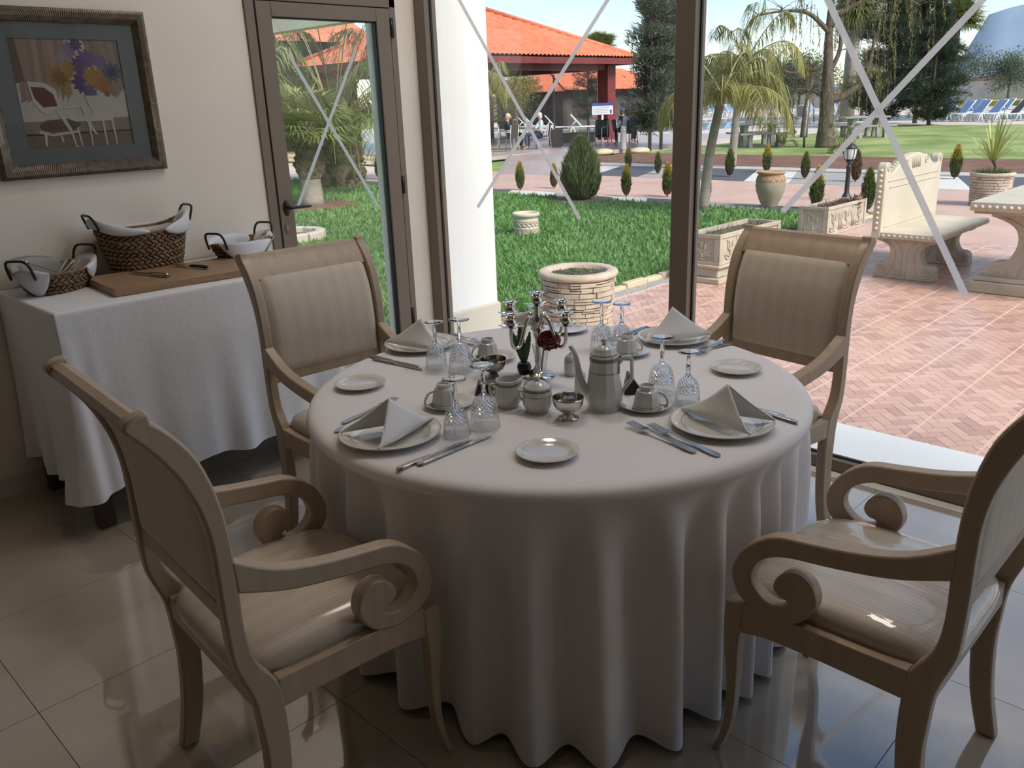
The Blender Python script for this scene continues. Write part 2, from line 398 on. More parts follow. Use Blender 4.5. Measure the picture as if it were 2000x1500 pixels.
def added_fill_panels():  # unseen panels added to brighten the room, daylight alone leaves it too dark
    m, nt, b = new_mat('fill_diffuser'); b.inputs['Base Color'].default_value = (.9, .9, .9, 1); b.inputs['Emission Color'].default_value = (1, .97, .94, 1); b.inputs['Emission Strength'].default_value = 3.0
    for i, (x, y, e, wh) in enumerate(FILL_PANELS):
        t = thing('added_fill_panel', 'added square fill light panel '+wh, 'lamp', (x, y, ROOM_H), 0, 'added fill light panels out of view')
        MB().box(-.31, .31, -.31, .31, -.03, 0).build('housing', MAT['ceiling_paint'], t); MB().box(-.28, .28, -.28, .28, -.034, -.03).build('diffuser', MAT['fill_diffuser'], t)
        d = bpy.data.lights.new('added_fill_light', 'AREA'); d.shape = 'SQUARE'; d.size = .56; d.energy = e; d.color = (1, .88, .75)
        o = bpy.data.objects.new('added_fill_light', d); link(o); o.parent = t; o.location = (0, 0, -.04)
FILL_PANELS = [(2.7, 2.6, 14, 'by the glazed door'), (3.05, 1.2, 9.5, 'over the window side of the round table'), (3.05, -.6, 9, 'beside the window, right of the round table')]
build_room(); build_window(); build_door(); added_fill_panels()
# ------------------------------------------------------------------ armchairs, tables, cloths
mottled('chair_wood', (.40, .30, .205), (.46, .355, .255), 30, .38, stretch=(1, 1, .15), bump=.02, bscale=90)
striped('chair_fabric', (.56, .475, .365), (.63, .545, .43), 22, 'X', .62, sheen=.25)
striped('seat_fabric', (.47, .395, .30), (.56, .48, .38), 22, 'X', .5, coat=.55, coatr=.12)
def cloth_mat(name, c1, c2, b=.12):
    m = mottled(name, c1, c2, 3, .75, bump=b, bscale=24, sheen=.15); return m
cloth_mat('table_linen', (.74, .71, .695), (.78, .75, .74))
cloth_mat('buffet_linen', (.78, .775, .79), (.82, .815, .83), .2)
mottled('dark_wood', (.030, .018, .012), (.055, .034, .022), 12, .4, stretch=(4, 4, .6))
def plastic_seat():
    m = striped('plastic_seat', (.50, .435, .35), (.62, .55, .46), 22, 'X', .4, coat=1.0, coatr=.02)
    nt = m.node_tree; b = nt.nodes['Principled BSDF']; L = nt.links.new
    tc = nt.nodes.new('ShaderNodeTexCoord'); mp = nt.nodes.new('ShaderNodeMapping'); mp.inputs['Scale'].default_value = (9, 2.2, 5); mp.inputs['Rotation'].default_value = (0, 0, .5)
    n = nt.nodes.new('ShaderNodeTexNoise'); n.inputs['Scale'].default_value = 2.0; n.inputs['Detail'].default_value = 3
    bp = nt.nodes.new('ShaderNodeBump'); bp.inputs['Strength'].default_value = .35; bp.inputs['Distance'].default_value = .012
    L(tc.outputs['Object'], mp.inputs['Vector']); L(mp.outputs['Vector'], n.inputs['Vector']); L(n.outputs['Fac'], bp.inputs['Height']); L(bp.outputs['Normal'], b.inputs['Coat Normal'])
plastic_seat()

CH_FRONT = [(-.225, 0), (-.195, .12), (-.181, .25), (-.178, .33), (-.180, .40), (-.188, .459), (-.226, .526), (-.239, .604), (-.238, .714), (-.240, .821), (-.251, .91), (-.276, .995), (-.314, 1.055), (-.345, 1.087)]
CH_BACK = [(-.388, 1.072), (-.360, 1.038), (-.326, .985), (-.300, .925), (-.285, .87), (-.277, .80), (-.277, .675), (-.274, .55), (-.264, .50), (-.243, .43), (-.236, .33), (-.235, .25), (-.247, .12), (-.272, 0)]
CH_ARM = [(1.245, .768), (1.157, .716), (1.061, .688), (.955, .672), (.887, .663), (.841, .64), (.8, .6), (.777, .545), (.783, .501), (.814, .465), (.872, .449), (.932, .457), (.965, .484), (.982, .52), (.979, .55), (.963, .575), (.934, .587), (.905, .578), (.886, .556), (.881, .532), (.895, .515), (.913, .511), (.917, .502), (.9, .490), (.869, .488), (.837, .51), (.824, .537), (.836, .575), (.868, .603), (.919, .62), (.992, .629), (1.091, .645), (1.162, .663), (1.243, .694)]
def mid_y(z):
    zs = [.55, .675, .80, .87, .925, .985, 1.035]; ys = [-.257, -.258, -.259, -.266, -.277, -.300, -.326]
    return float(np.interp(z, zs, ys))
def make_chair():
    t = thing('dining_armchair', 'x', 'chair')
    wd = MAT['chair_wood']; fb = MAT['chair_fabric']
    prof = smooth_path(CH_FRONT, 3) + [(-.352+.024*math.cos(a), 1.090+.018*math.sin(a)) for a in (R(80), R(115))] + [(-.375, 1.104), (-.390, 1.096), (-.396, 1.083)] + smooth_path(CH_BACK, 3)
    for s in (-1, 1):
        x = s*.2515
        MB().prism(prof, 'x', x-.0185, x+.0185).build('back_post', wd, t, bevel=.006)
        arm = smooth_path([(1.0-a, z) for a, z in CH_ARM], 3)
        MB().prism(arm, 'x', s*.252-.02, s*.252+.02).build('armrest', wd, t, bevel=.005)
        rail = [(.192, .458), (-.186, .458), (-.184, .386), (-.10, .388), (-.01, .390), (.07, .390), (.13, .388), (.192, .376)]
        MB().prism(rail, 'x', s*.2515-.0165, s*.2515+.0165).build('side_rail', wd, t, bevel=.003)
        # front leg: rectangular loft, sweeping forward at the foot
        fr = smooth_path([(.236, .450), (.239, .40), (.236, .32), (.224, .22), (.226, .11), (.240, .04), (.256, 0)], 2)
        bk = smooth_path([(.188, .450), (.192, .40), (.199, .32), (.198, .22), (.204, .11), (.222, .04), (.236, 0)], 2)
        leg = MB(); vs = []; m = len(fr)
        for (yf, z), (yb, _) in zip(fr, bk):
            hw = .0135+.0065*(z/.45); cx = s*(.250+.004*(1-z/.45))
            vs += [(cx-hw, yf, z), (cx+hw, yf, z), (cx+hw, yb, z), (cx-hw, yb, z)]
        fs = [(0, 1, 2, 3), tuple(4*(m-1)+k for k in (3, 2, 1, 0))]
        for i in range(m-1):
            for k in range(4): fs.append((4*i+k, 4*i+(k+1) % 4, 4*i+4+(k+1) % 4, 4*i+4+k))
        leg.add(vs, fs).build('front_leg', wd, t, bevel=.004)
    MB().box(-.235, .235, .196, .222, .388, .452).build('front_rail', wd, t, bevel=.003)
    MB().box(-.234, .234, -.236, -.208, .39, .455).build('back_rail', wd, t, bevel=.003)
    # rolled top rail
    tr = smooth_path([(-.296, 1.012), (-.318, 1.047), (-.344, 1.078)], 3) + [(-.352, 1.094), (-.366, 1.100), (-.382, 1.094), (-.388, 1.080), (-.380, 1.064)] + smooth_path([(-.358, 1.040), (-.334, 1.00), (-.322, .985)], 3)
    MB().prism(tr, 'x', -.234, .234, smooth=True).build('top_rail', wd, t, sharp=35)
    MB().prism([(-.247, .618), (-.247, .662), (-.270, .662), (-.270, .618)], 'x', -.234, .234).build('lower_rail', wd, t, bevel=.004)
    # upholstered back: puffed on both faces, rounded lower corners behind
    for name, sg, dep in (('back_pad', 1, .021), ('back_panel', -1, .012)):
        m = MB()
        def fn(u, v, sg=sg, dep=dep):
            x = (u-.5)*.462; z = .655+.375*v
            e = min(1, min(u, 1-u)*14); e2 = min(1, min(v, 1-v)*12)
            h = dep*math.sqrt(max(0, 1-(1-e)**2))*math.sqrt(max(0, 1-(1-e2)**2))*(.8+.2*math.sin(PI*u)*math.sin(PI*v))
            return (x, mid_y(z)+sg*(.006+h), z)
        m.grid(fn, 26, 22); m.build(name, fb, t)
    # seat cushion
    m = MB()
    def seat(u, v):
        a = 2*PI*u; c, s = math.cos(a), math.sin(a)
        e = 5.0; rr = (abs(c)**e+abs(s)**e)**(-1/e)
        hw, hd, cy = .241, .245, -.004
        x, y = c*rr*hw, s*rr*hd+cy
        pr = [(0, .522), (.45, .520), (.75, .515), (.9, .506), (.97, .494), (1.0, .476), (.998, .460), (.975, .450), (0, .446)]
        k, z = pr[round(v*8)]
        return (x*k, (y-cy)*k+cy, z-.012*(abs(y)/hd)**3*k)
    m.grid(seat, 56, 8, wrap_u=True); m.build('seat_cushion', MAT['seat_fabric'], t)
    return t
def place_chairs():
    c0 = make_chair()
    spec = [((.902, 1.667), -94.5, 'cream scroll-arm chair seen from behind, its back towards the buffet table'),
            ((1.853, .634), 0, 'cream scroll-arm chair with clear plastic over its seat, cut off by the right edge'),
            ((1.747, 2.504), 176.6, 'cream scroll-arm chair between the buffet and the round table, in front of the door'),
            ((2.692, 1.473), 82.5, 'cream scroll-arm chair standing against the bright patio window')]
    for i, ((x, y), a, lab) in enumerate(spec):
        o = c0 if i == 0 else copy_tree(c0)
        o.location = (x, y, 0); o.rotation_euler = (0, 0, R(a)); tag(o, lab, 'chair', 'armchairs around the round table')
        if i == 1:
            for ch in o.children:
                if ch.name.startswith('seat_cushion'):
                    ch.data = ch.data.copy(); ch.data.materials.clear(); ch.data.materials.append(MAT['plastic_seat'])
                    ch['label'] = 'cream seat cushion under wrinkled clear plastic film'
place_chairs()

TC = (1.845, 1.634); TZ = .768; TR = .757
FOLDS = [165, 184, 204, 216, 228, 243, 256, 268, 278, 291, 305, 318, 332, 345, 0, 14, 29, 43, 58, 70, 84, 97, 111, 124, 138, 152]
def round_table():
    t = thing('round_table', 'round dining table hidden under the floor-length white cloth', 'table', (*TC, 0))
    MB().lathe([(0, TZ-.035), (.74, TZ-.035), (.742, TZ-.02), (.738, TZ-.006), (0, TZ-.006)], 64).build('tabletop', MAT['dark_wood'], t, sharp=40)
    MB().lathe([(0, .73), (.12, .73), (.06, .65), (.05, .4), (.07, .15), (.25, .05), (.27, 0), (0, 0)], 32).build('pedestal', MAT['dark_wood'], t)
    c = thing('tablecloth', 'white floor-length cloth on the round dining table', 'tablecloth', (*TC, 0))
    F = sorted(a % 360 for a in FOLDS); NF = len(F); rnd = random.Random(3); amp = [rnd.uniform(.75, 1.15) for _ in F]
    def fold(deg):      # 1 on a fold crest, -1 in a valley
        d = deg % 360
        for i in range(NF):
            a, b = F[i], F[(i+1) % NF]+(360 if i == NF-1 else 0)
            dd = d if d >= a else d+360
            if a <= dd < b or (i == NF-1 and dd >= a and dd < b):
                t = (dd-a)/(b-a); am = amp[i]*(1-t)+amp[(i+1) % NF]*t
                return am*math.cos(2*PI*t)
        return 0
    def press(deg):     # how far each chair pushes the hanging cloth in
        s = 0
        for a, dep, wd in ((180, .075, 26), (270, .055, 24), (96, .16, 28), (-9, .175, 28)):
            d = abs((deg-a+180) % 360-180); s = max(s, dep*(1/(1+math.exp((d-wd)/3.0))))
        return s
    NU = 520; rows = []
    prof = [(0, TZ), (.35, TZ), (.6, TZ), (.70, TZ), (.728, TZ-.0008), (.742, TZ-.0045), (.751, TZ-.011), (.756, TZ-.021), (.757, TZ-.034)]
    hang = [TZ-.05, .69, .65, .60, .55, .50, .44, .38, .32, .26, .20, .14, .09, .05, .025, .008]
    vs = [(0, 0, TZ)]; fs = []
    for r, z in prof[1:]: rows.append([(r, z)]*NU)
    for z in hang:
        row = []
        for k in range(NU):
            deg = 360*k/NU; t = (TZ-z)/TZ; f = fold(deg+1.6*math.sin(k*.05)*t)
            st = min(1, max(0, (t-.02)/.34)); st = st*st*(3-2*st)
            st2 = min(1, t/.14)
            p = press(deg)*st2
            r = .757 + .012*t + (f*.5-.22)*(.060*st+.018*t) - p
            zz = z if z > .03 else z+.02*(.5-.5*f)+.004
            row.append((r, zz))
        rows.append(row)
    n = 1
    for row in rows:
        for k, (r, z) in enumerate(row): a = 2*PI*k/NU; vs.append((r*math.cos(a), r*math.sin(a), z))
    for k in range(NU): fs.append((0, 1+k, 1+(k+1) % NU))
    for i in range(len(rows)-1):
        for k in range(NU): j = (k+1) % NU; fs.append((1+i*NU+k, 1+(i+1)*NU+k, 1+(i+1)*NU+j, 1+i*NU+j))
    MB().add(vs, fs, True).build('cloth', MAT['table_linen'], c)
round_table()

BZ = .915; BX0, BX1, BY0, BY1 = .976, 2.27, 3.347, 4.02
def buffet():
    t = thing('buffet_table', 'long side table with dark square legs under a white cloth', 'table', (1.0, 3.37, 0))
    ox, oy = -1.0, -3.37
    MB().box(BX0+.012+ox, BX1-.012+ox, BY0+.012+oy, BY1+oy, BZ-.04, BZ-.006).build('tabletop', MAT['dark_wood'], t)
    for x in (BX0+.02, BX1-.09):
        for y in (BY0+.025, BY1-.085): MB().box(x+ox, x+.066+ox, y+oy, y+.066+oy, 0, BZ-.04).build('leg', MAT['dark_wood'], t, bevel=.003)
    c = thing('buffet_cloth', 'white cloth hanging over the side table by the wall', 'tablecloth', (1.0, 3.37, 0))
    # perimeter path: left-back corner -> front-left corner -> front-right -> back-right
    rnd = random.Random(5); NP = 360
    Lx, Ly = BX1-BX0, BY1-BY0; per = Ly+Lx+Ly; vs = []; fs = []
    def base(s):
        if s < Ly: return (BX0, BY1-s), (-1, 0)
        if s < Ly+Lx: return (BX0+s-Ly, BY0), (0, -1)
        return (BX1, BY0+s-Ly-Lx), (1, 0)
    zs = [BZ, BZ-.002, BZ-.008, BZ-.018] + [BZ-.018-(BZ-.018-.165)*k/14 for k in range(1, 15)]
    off = [-.012, -.004, -.001, 0]
    for i, z in enumerate(zs):
        t_ = max(0, (BZ-.05-z)/(BZ-.17))
        for k in range(NP+1):
            s = per*k/NP; (x, y), (nx, ny) = base(s)
            # distance to corners for rounding and gathered folds
            d1, d2 = s-Ly, s-Ly-Lx
            g1, g2 = math.exp(-(d1/.10)**2), math.exp(-(d2/.10)**2)
            if abs(d1) < .0 : pass
            w1 = 1/(1+math.exp(-d1/.012)); w2 = 1/(1+math.exp(-d2/.012))
            n = Vector((-(1-w1)+w2, -w1*(1-w2), 0)); n.normalize()
            o = off[i] if i < 4 else 0
            fr = .016*math.sin(s*24+.9*math.sin(s*5)) + .010*math.sin(s*41+2) if s > Ly else .022*math.sin(s*30+1)+.012*math.sin(s*52)
            amp = t_*t_*(1.0 if s < Ly or s > Ly+.55 else .55)
            o2 = .012*t_ + fr*amp + (g1+g2)*(.06*t_*t_ + .02*t_*math.sin(d1*60+d2*10))
            zz = z - (g1*.005 + g2*.01)*t_ + (.012*math.sin(s*17)*t_ if i == len(zs)-1 else 0)
            vs.append((x+n.x*(o+o2)+ox, y+n.y*(o+o2)+oy, zz))
    m = NP+1
    for i in range(len(zs)-1):
        for k in range(NP): fs.append((i*m+k, i*m+k+1, (i+1)*m+k+1, (i+1)*m+k))
    MB().add(vs, fs, True).build('hanging_sides', MAT['buffet_linen'], c)
    MB().grid(lambda u, v: (BX0+.012+(BX1-BX0-.024)*u+ox, BY0+.012+(BY1-BY0-.012)*v+oy, BZ+.0006*math.sin(u*19)*math.sin(v*9)), 24, 12).build('top_sheet', MAT['buffet_linen'], c)
buffet()
# ------------------------------------------------------------------ on the round table
plain('porcelain', (.66, .64, .585), .16, coat=.5, coatr=.05)
plain('porcelain_cool', (.60, .60, .575), .2, coat=.4, coatr=.06)
plain('grey_band', (.20, .195, .17), .3)
plain('gold_line', (.35, .29, .17), .3, metal=.5)
mottled('napkin_linen', (.70, .695, .69), (.75, .745, .74), 6, .8, bump=.08, bscale=60, sheen=.15)
def crystal(name, cut):
    m, nt, b = new_mat(name); setp(b, rough=0.0, trans=1.0, ior=1.46); b.inputs['Base Color'].default_value = (.98, .99, 1, 1)
    if cut:
        L = nt.links.new; tc = nt.nodes.new('ShaderNodeTexCoord'); sp = nt.nodes.new('ShaderNodeSeparateXYZ'); L(tc.outputs['Object'], sp.inputs[0])
        at2 = nt.nodes.new('ShaderNodeMath'); at2.operation = 'ARCTAN2'; L(sp.outputs['Y'], at2.inputs[0]); L(sp.outputs['X'], at2.inputs[1])
        hs = []
        for sgn in (1, -1):
            ma = nt.nodes.new('ShaderNodeMath'); ma.operation = 'MULTIPLY_ADD'; ma.inputs[1].default_value = sgn*9.0; L(at2.outputs[0], ma.inputs[0])
            mz = nt.nodes.new('ShaderNodeMath'); mz.operation = 'MULTIPLY'; mz.inputs[1].default_value = 260.0; L(sp.outputs['Z'], mz.inputs[0]); L(mz.outputs[0], ma.inputs[2])
            sn = nt.nodes.new('ShaderNodeMath'); sn.operation = 'SINE'; L(ma.outputs[0], sn.inputs[0])
            ab = nt.nodes.new('ShaderNodeMath'); ab.operation = 'ABSOLUTE'; L(sn.outputs[0], ab.inputs[0]); hs.append(ab)
        mn = nt.nodes.new('ShaderNodeMath'); mn.operation = 'MINIMUM'; L(hs[0].outputs[0], mn.inputs[0]); L(hs[1].outputs[0], mn.inputs[1])
        # the cutting covers only the upper half of the bowl
        rg = nt.nodes.new('ShaderNodeMapRange'); rg.inputs['From Min'].default_value = .036; rg.inputs['From Max'].default_value = .042; L(sp.outputs['Z'], rg.inputs['Value'])
        ml = nt.nodes.new('ShaderNodeMath'); ml.operation = 'MULTIPLY'; L(mn.outputs[0], ml.inputs[0]); L(rg.outputs[0], ml.inputs[1])
        bp = nt.nodes.new('ShaderNodeBump'); bp.inputs['Strength'].default_value = 1.0; bp.inputs['Distance'].default_value = .009
        L(ml.outputs[0], bp.inputs['Height']); L(bp.outputs['Normal'], b.inputs['Normal'])
    return m
def sparkle_glass(name, cut):
    """thin clear wall: light passes straight, facets add a bumped mirror"""
    m = crystal(name, cut); nt = m.node_tree; b = nt.nodes['Principled BSDF']; L = nt.links.new
    t = nt.nodes.new('ShaderNodeBsdfTransparent'); t.inputs['Color'].default_value = (.965, .975, .985, 1); g = nt.nodes.new('ShaderNodeBsdfGlossy'); g.inputs['Roughness'].default_value = .03
    lw = nt.nodes.new('ShaderNodeLayerWeight'); pw = nt.nodes.new('ShaderNodeMath'); pw.operation = 'POWER'; pw.inputs[1].default_value = 3.2
    fr = nt.nodes.new('ShaderNodeMath'); fr.operation = 'MULTIPLY_ADD'; fr.inputs[1].default_value = .85; fr.inputs[2].default_value = .09
    L(lw.outputs['Facing'], pw.inputs[0]); L(pw.outputs[0], fr.inputs[0]); mx = nt.nodes.new('ShaderNodeMixShader')
    for n in nt.nodes:
        if n.type == 'BUMP': L(n.outputs['Normal'], g.inputs['Normal']); L(n.outputs['Normal'], lw.inputs['Normal'])
    L(fr.outputs[0], mx.inputs[0]); L(t.outputs['BSDF'], mx.inputs[1]); L(g.outputs['BSDF'], mx.inputs[2]); L(mx.outputs['Shader'], nt.nodes['Material Output'].inputs['Surface'])
crystal('crystal', False); sparkle_glass('cut_crystal', True); sparkle_glass('vase_glass', False)

def plate(name, label, x, y, r, group, cat='plate', z=TZ):
    t = thing(name, label, cat, (x, y, z), 0, group)
    k = r/.135
    pr = [(0, .001), (.075*k, .001), (.078*k, .003), (.095*k, .007), (.128*k, .0155), (.1345*k, .0175), (.135*k, .0190), (.1335*k, .0195), (.126*k, .0180), (.098*k, .0105), (.088*k, .0068), (.080*k, .0055), (0, .0055)]
    pr = [(a, c*min(1, .55+.45*k)) for a, c in pr]; h = pr[7][1]
    MB().lathe(pr, 56).build('dish', MAT['porcelain'], t)
    MB().lathe([(.1320*k, h-.0006), (.1335*k, h+.0003), (.1348*k, h-.0001)], 56).build('rim_line', MAT['gold_line'], t)
    MB().lathe([(.104*k, h-.0072+.0012), (.1053*k, h-.0067+.0012)], 56).build('inner_line', MAT['gold_line'], t)
    return t
PG, SG = 'dinner plates on the round table', 'side plates on the round table'
plate('dinner_plate', 'large cream plate under the napkin nearest the chair seen from behind', 1.244, 1.691, .136, PG)
plate('dinner_plate', 'large cream plate under the napkin beside the two crossed forks', 1.856, 1.059, .136, PG)
plate('dinner_plate', 'large cream plate in front of the chair by the door', 1.864, 2.302, .132, PG)
plate('dinner_plate', 'large cream plate in front of the chair by the patio window', 2.483, 1.627, .130, PG)
plate('side_plate', 'small cream plate at the left rim of the round table', 1.448, 2.101, .079, SG)
plate('side_plate', 'small cream plate at the near rim of the round table', 1.418, 1.287, .079, SG)
plate('side_plate', 'small cream plate at the right rim of the round table', 2.295, 1.268, .079, SG)
plate('side_plate', 'small cream plate at the far rim, behind the candelabra', 2.349, 2.010, .076, SG)

def napkin(label, x, y, ang, h, w=.09, seed=0):
    """cloth folded into a tent: a ridge from the peak down to the table centre, two flaps open towards the diner"""
    t = thing('folded_napkin', label, 'napkin', (x, y, TZ+.0195), R(ang), 'napkins folded into tents')
    A, B = Vector((0, 0, h)), Vector((-.138, 0, .001)); rnd = random.Random(seed)
    for sg in (1, -1):
        Lc = Vector((.100+rnd.uniform(-.006, .006), sg*w, .001))
        def fn(u, v, sg=sg, Lc=Lc):
            ridge = A+(B-A)*u; ridge = ridge-Vector((0, 0, .012*math.sin(PI*u)))
            base = Lc+(B-Lc)*(u**1.15)                      # lower hem from the corner back to the ridge foot
            p = ridge+(base-ridge)*v
            bul = math.sin(PI*v)*(1-u)*.004+math.sin(PI*u)*math.sin(PI*v)*.010
            curl = .014*math.exp(-((1-v)/.12)**2)*math.exp(-(u/.25)**2)
            p = p+Vector((.006*math.sin(PI*v)*(1-u), sg*bul, .3*bul-.011*math.sin(PI*v)*(1-u)**2))
            p = p+Vector((0, -sg*curl*.6, curl*.25))
            p.z = max(p.z, .001)
            return p
        o = MB().grid(fn, 18, 18).build('flap', MAT['napkin_linen'], t, merge=True)
        sm = o.modifiers.new('thick', 'SOLIDIFY'); sm.thickness = .0035; sm.offset = 0
        hem = smooth_path([tuple(fn(0, v)) for v in (.55, .7, .85, .95, 1.0)], 3)
        MB().tube(hem, [.0022+.0022*i/len(hem) for i in range(len(hem))], 7).build('rolled_hem', MAT['napkin_linen'], t)
napkin('white napkin tent split open towards the chair seen from behind', 1.240, 1.679, 176, .094, .092, 1)
napkin('white napkin tent beside the two crossed forks', 1.858, 1.048, -90, .100, .072, 2)
napkin('white napkin tent in front of the chair by the door', 1.850, 2.275, 82, .094, .10, 4)
napkin('white napkin tent in front of the chair by the patio window', 2.470, 1.625, -12, .106, .10, 5)

def goblet(label, x, y, big):
    t = thing('wine_glass', label, 'glass', (x, y, TZ+.0005), random.uniform(0, 6), 'upturned cut-glass goblets')
    k = 1.0 if big else .9; H = .174 if big else .156
    R0 = .0425 if big else .0375; bh = .093*k
    # foot-up: rim rests on the cloth, bowl above, then stem and foot
    out = [(R0, 0), (R0*.985, .006), (R0*.93, bh*.25), (R0*.90, bh*.45), (R0*.86, bh*.62), (R0*.74, bh*.82), (R0*.48, bh*.95), (.010, bh)]
    inn = [(.008, bh-.004), (R0*.45, bh*.95-.0035), (R0*.70, bh*.82-.002), (R0*.82, bh*.62-.001), (R0*.865, bh*.45), (R0*.90, bh*.25), (R0*.96, .006), (R0*.975, 0)]
    op = smooth_path(out, 3); ip = smooth_path(inn, 3)
    MB().lathe(op+[(0, bh)][:0]+[(.006, bh-.001)]+ip+[op[0]], 36).build('bowl', MAT['cut_crystal'], t, merge=True)
    st = [(0, bh-.001), (.0095, bh-.001), (.0068, bh+.006), (.0050, bh+.016), (.0062, bh+.028), (.0072, bh+.036), (.0052, H-.020), (.0060, H-.010), (.012, H-.0055), (0, H-.0055)]
    MB().lathe(st, 8, smooth=False).build('stem', MAT['crystal'], t)
    fr = .0345 if big else .0315
    MB().lathe([(0, H-.005), (.012, H-.005), (fr*.8, H-.003), (fr, H-.0018), (fr, H-.0004), (fr*.9, H), (0, H+.0005)], 36).build('foot', MAT['crystal'], t)
goblet('smaller upturned goblet by the napkin nearest the chair seen from behind', 1.367, 1.563, False)
goblet('larger upturned goblet left of the cream jug', 1.456, 1.547, True)
goblet('smaller upturned goblet in front of the napkin by the door', 1.734, 2.065, False)
goblet('larger upturned goblet between the door-side napkin and its teacup', 1.758, 1.970, True)
goblet('larger upturned goblet right of the coffee pot', 1.972, 1.329, True)
goblet('smaller upturned goblet above the napkin with the two crossed forks', 1.942, 1.220, False)
goblet('larger upturned goblet right behind the coffee pot lid', 2.225, 1.752, True)
goblet('smaller upturned goblet beside the napkin by the patio window', 2.300, 1.722, False)

def cup_set(lab, x, y, hang, dx=0, dy=0):
    plate('saucer', 'cream saucer under the upturned teacup '+lab, x, y, .073, 'saucers on the round table', 'saucer')
    t = thing('teacup', 'upturned faceted porcelain teacup '+lab, 'cup', (x+dx, y+dy, TZ+.0052), R(hang), 'upturned teacups')
    pr = [(.0405, 0), (.0400, .004), (.0370, .016), (.0345, .030), (.0330, .042), (.0290, .052), (.0225, .0555), (.0215, .0575), (.0220, .0670), (.0195, .0675), (.0185, .060), (0, .0595)]
    MB().lathe(pr, 10, smooth=False).build('cup_body', MAT['porcelain_cool'], t, sharp=28)
    MB().lathe([(.0392, .0095), (.0388, .0108)], 10, smooth=False).build('band', MAT['grey_band'], t)
    MB().lathe([(.0408, .0006), (.0409, .0022)], 10, smooth=False).build('rim_band', MAT['grey_band'], t)
    MB().tube(smooth_path([(.034, 0, .012), (.049, 0, .006), (.058, 0, .012), (.055, 0, .026), (.046, 0, .040), (.031, 0, .046)], 4), .0042, 8, flat=.8).build('handle', MAT['porcelain_cool'], t)
cup_set('nearest the chair seen from behind', 1.504, 1.746, 150, -.012, .005)
cup_set('right of the silver bowl, below the tall goblets', 1.844, 1.293, -48, -.008, -.008)
cup_set('behind the coffee pot handle', 2.241, 1.647, -30, -.012, 0)
cup_set('by the door-side goblets, behind the dark silver bowl', 1.916, 1.973, 150, -.008, .022)

def fork_mesh():
    return None
def fork(label, tip, end, dz=0.0, flip=0):
    tip, end = Vector(tip), Vector(end); d = tip-end; L = d.length; k = L/.21
    t = thing('fork', label, 'fork', (end.x, end.y, TZ+.0015+dz), math.atan2(d.y, d.x)-PI/2, 'forks on the round table')
    def zc(y): return (.004+.010*max(0, (y/k-.10)/.06)**1.0*(1 if y/k < .16 else 1)) if y/k > .1 else .002+.002*y/k/.1
    def zz(y):
        q = y/k
        return float(np.interp(q, [0, .05, .11, .145, .165, .21], [.002, .0035, .006, .011, .006, .0105]))
    def ribbon(pts, th=.0022):     # pts: (y, halfwidth)
        m = MB(); n = len(pts); vs = []
        for y, w in pts: z = zz(y); vs += [(-w, y, z), (w, y, z), (w, y, z+th), (-w, y, z+th)]
        fs = [(0, 1, 2, 3), tuple(4*(n-1)+q for q in (3, 2, 1, 0))]
        for i in range(n-1):
            for q in range(4): fs.append((4*i+q, 4*i+(q+1) % 4, 4*i+4+(q+1) % 4, 4*i+4+q))
        return m.add(vs, fs)
    hb = [(0, .004), (.004, .0085), (.012, .0100), (.03, .0098), (.06, .0070), (.10, .0042), (.135, .0032)]
    ribbon([(y*k, w) for y, w in hb]).build('handle', MAT['steel'], t, sharp=30)
    ribbon([(y*k, w) for y, w in [(.135, .0032), (.146, .006), (.152, .0105), (.160, .0128), (.168, .0128)]], .0018).build('head', MAT['steel'], t, sharp=30)
    for i in range(4):
        x = -.0108+.0072*i; m = ribbon([(y*k, .0019) for y in (.166, .18, .195, .205)]+[(.21*k, .0008)], .0016); m.v = [(p[0]+x, p[1], p[2]) for p in m.v]
        m.build('tine', MAT['steel'], t)
def knife(label, tip, end, dz=0.0):
    tip, end = Vector(tip), Vector(end); d = tip-end; L = d.length; k = L/.24
    t = thing('table_knife', label, 'knife', (end.x, end.y, TZ+.001+dz), math.atan2(d.y, d.x)-PI/2, 'table knives on the round table')
    m = MB(); pts = [(0, .0055, .004), (.004, .0090, .0065), (.02, .0095, .0075), (.06, .0085, .007), (.105, .0072, .006), (.112, .006, .005)]
    for (y0, w0, h0), (y1, w1, h1) in zip(pts[:-1], pts[1:]): pass
    vs = []; fs = []; n = len(pts)
    for y, w, h in pts: vs += [(-w, y*k, 0), (w, y*k, 0), (w*.8, y*k, h), (-w*.8, y*k, h)]
    fs = [(0, 1, 2, 3), tuple(4*(n-1)+q for q in (3, 2, 1, 0))]
    for i in range(n-1):
        for q in range(4): fs.append((4*i+q, 4*i+(q+1) % 4, 4*i+4+(q+1) % 4, 4*i+4+q))
    m.add(vs, fs).build('handle', MAT['steel'], t, bevel=.0015)
    o = [(.006, .110), (-.0055, .110), (-.0065, .16), (-.0065, .20), (-.004, .225), (.002, .238), (.006, .240), (.0062, .2)]
    MB().prism([(x, y*k) for x, y in o], 'z', .002, .0036).build('blade', MAT['steel'], t)
knife('steel knife at the near edge, left of its twin', (1.364, 1.505), (1.117, 1.503)); knife('steel knife lying beside the smaller near goblet, right of its twin', (1.413, 1.483), (1.165, 1.485))
knife('steel knife left of the door-side plate, outermost', (1.695, 2.106), (1.667, 2.348)); knife('steel knife left of the door-side plate, next to the goblets', (1.679, 2.069), (1.652, 2.307))
fork('steel fork right of the near side plate, left of the crossed pair', (1.702, 1.248), (1.655, 1.012), .001); fork('steel fork touching the near napkin plate, right of the crossed pair', (1.726, 1.196), (1.672, .955))
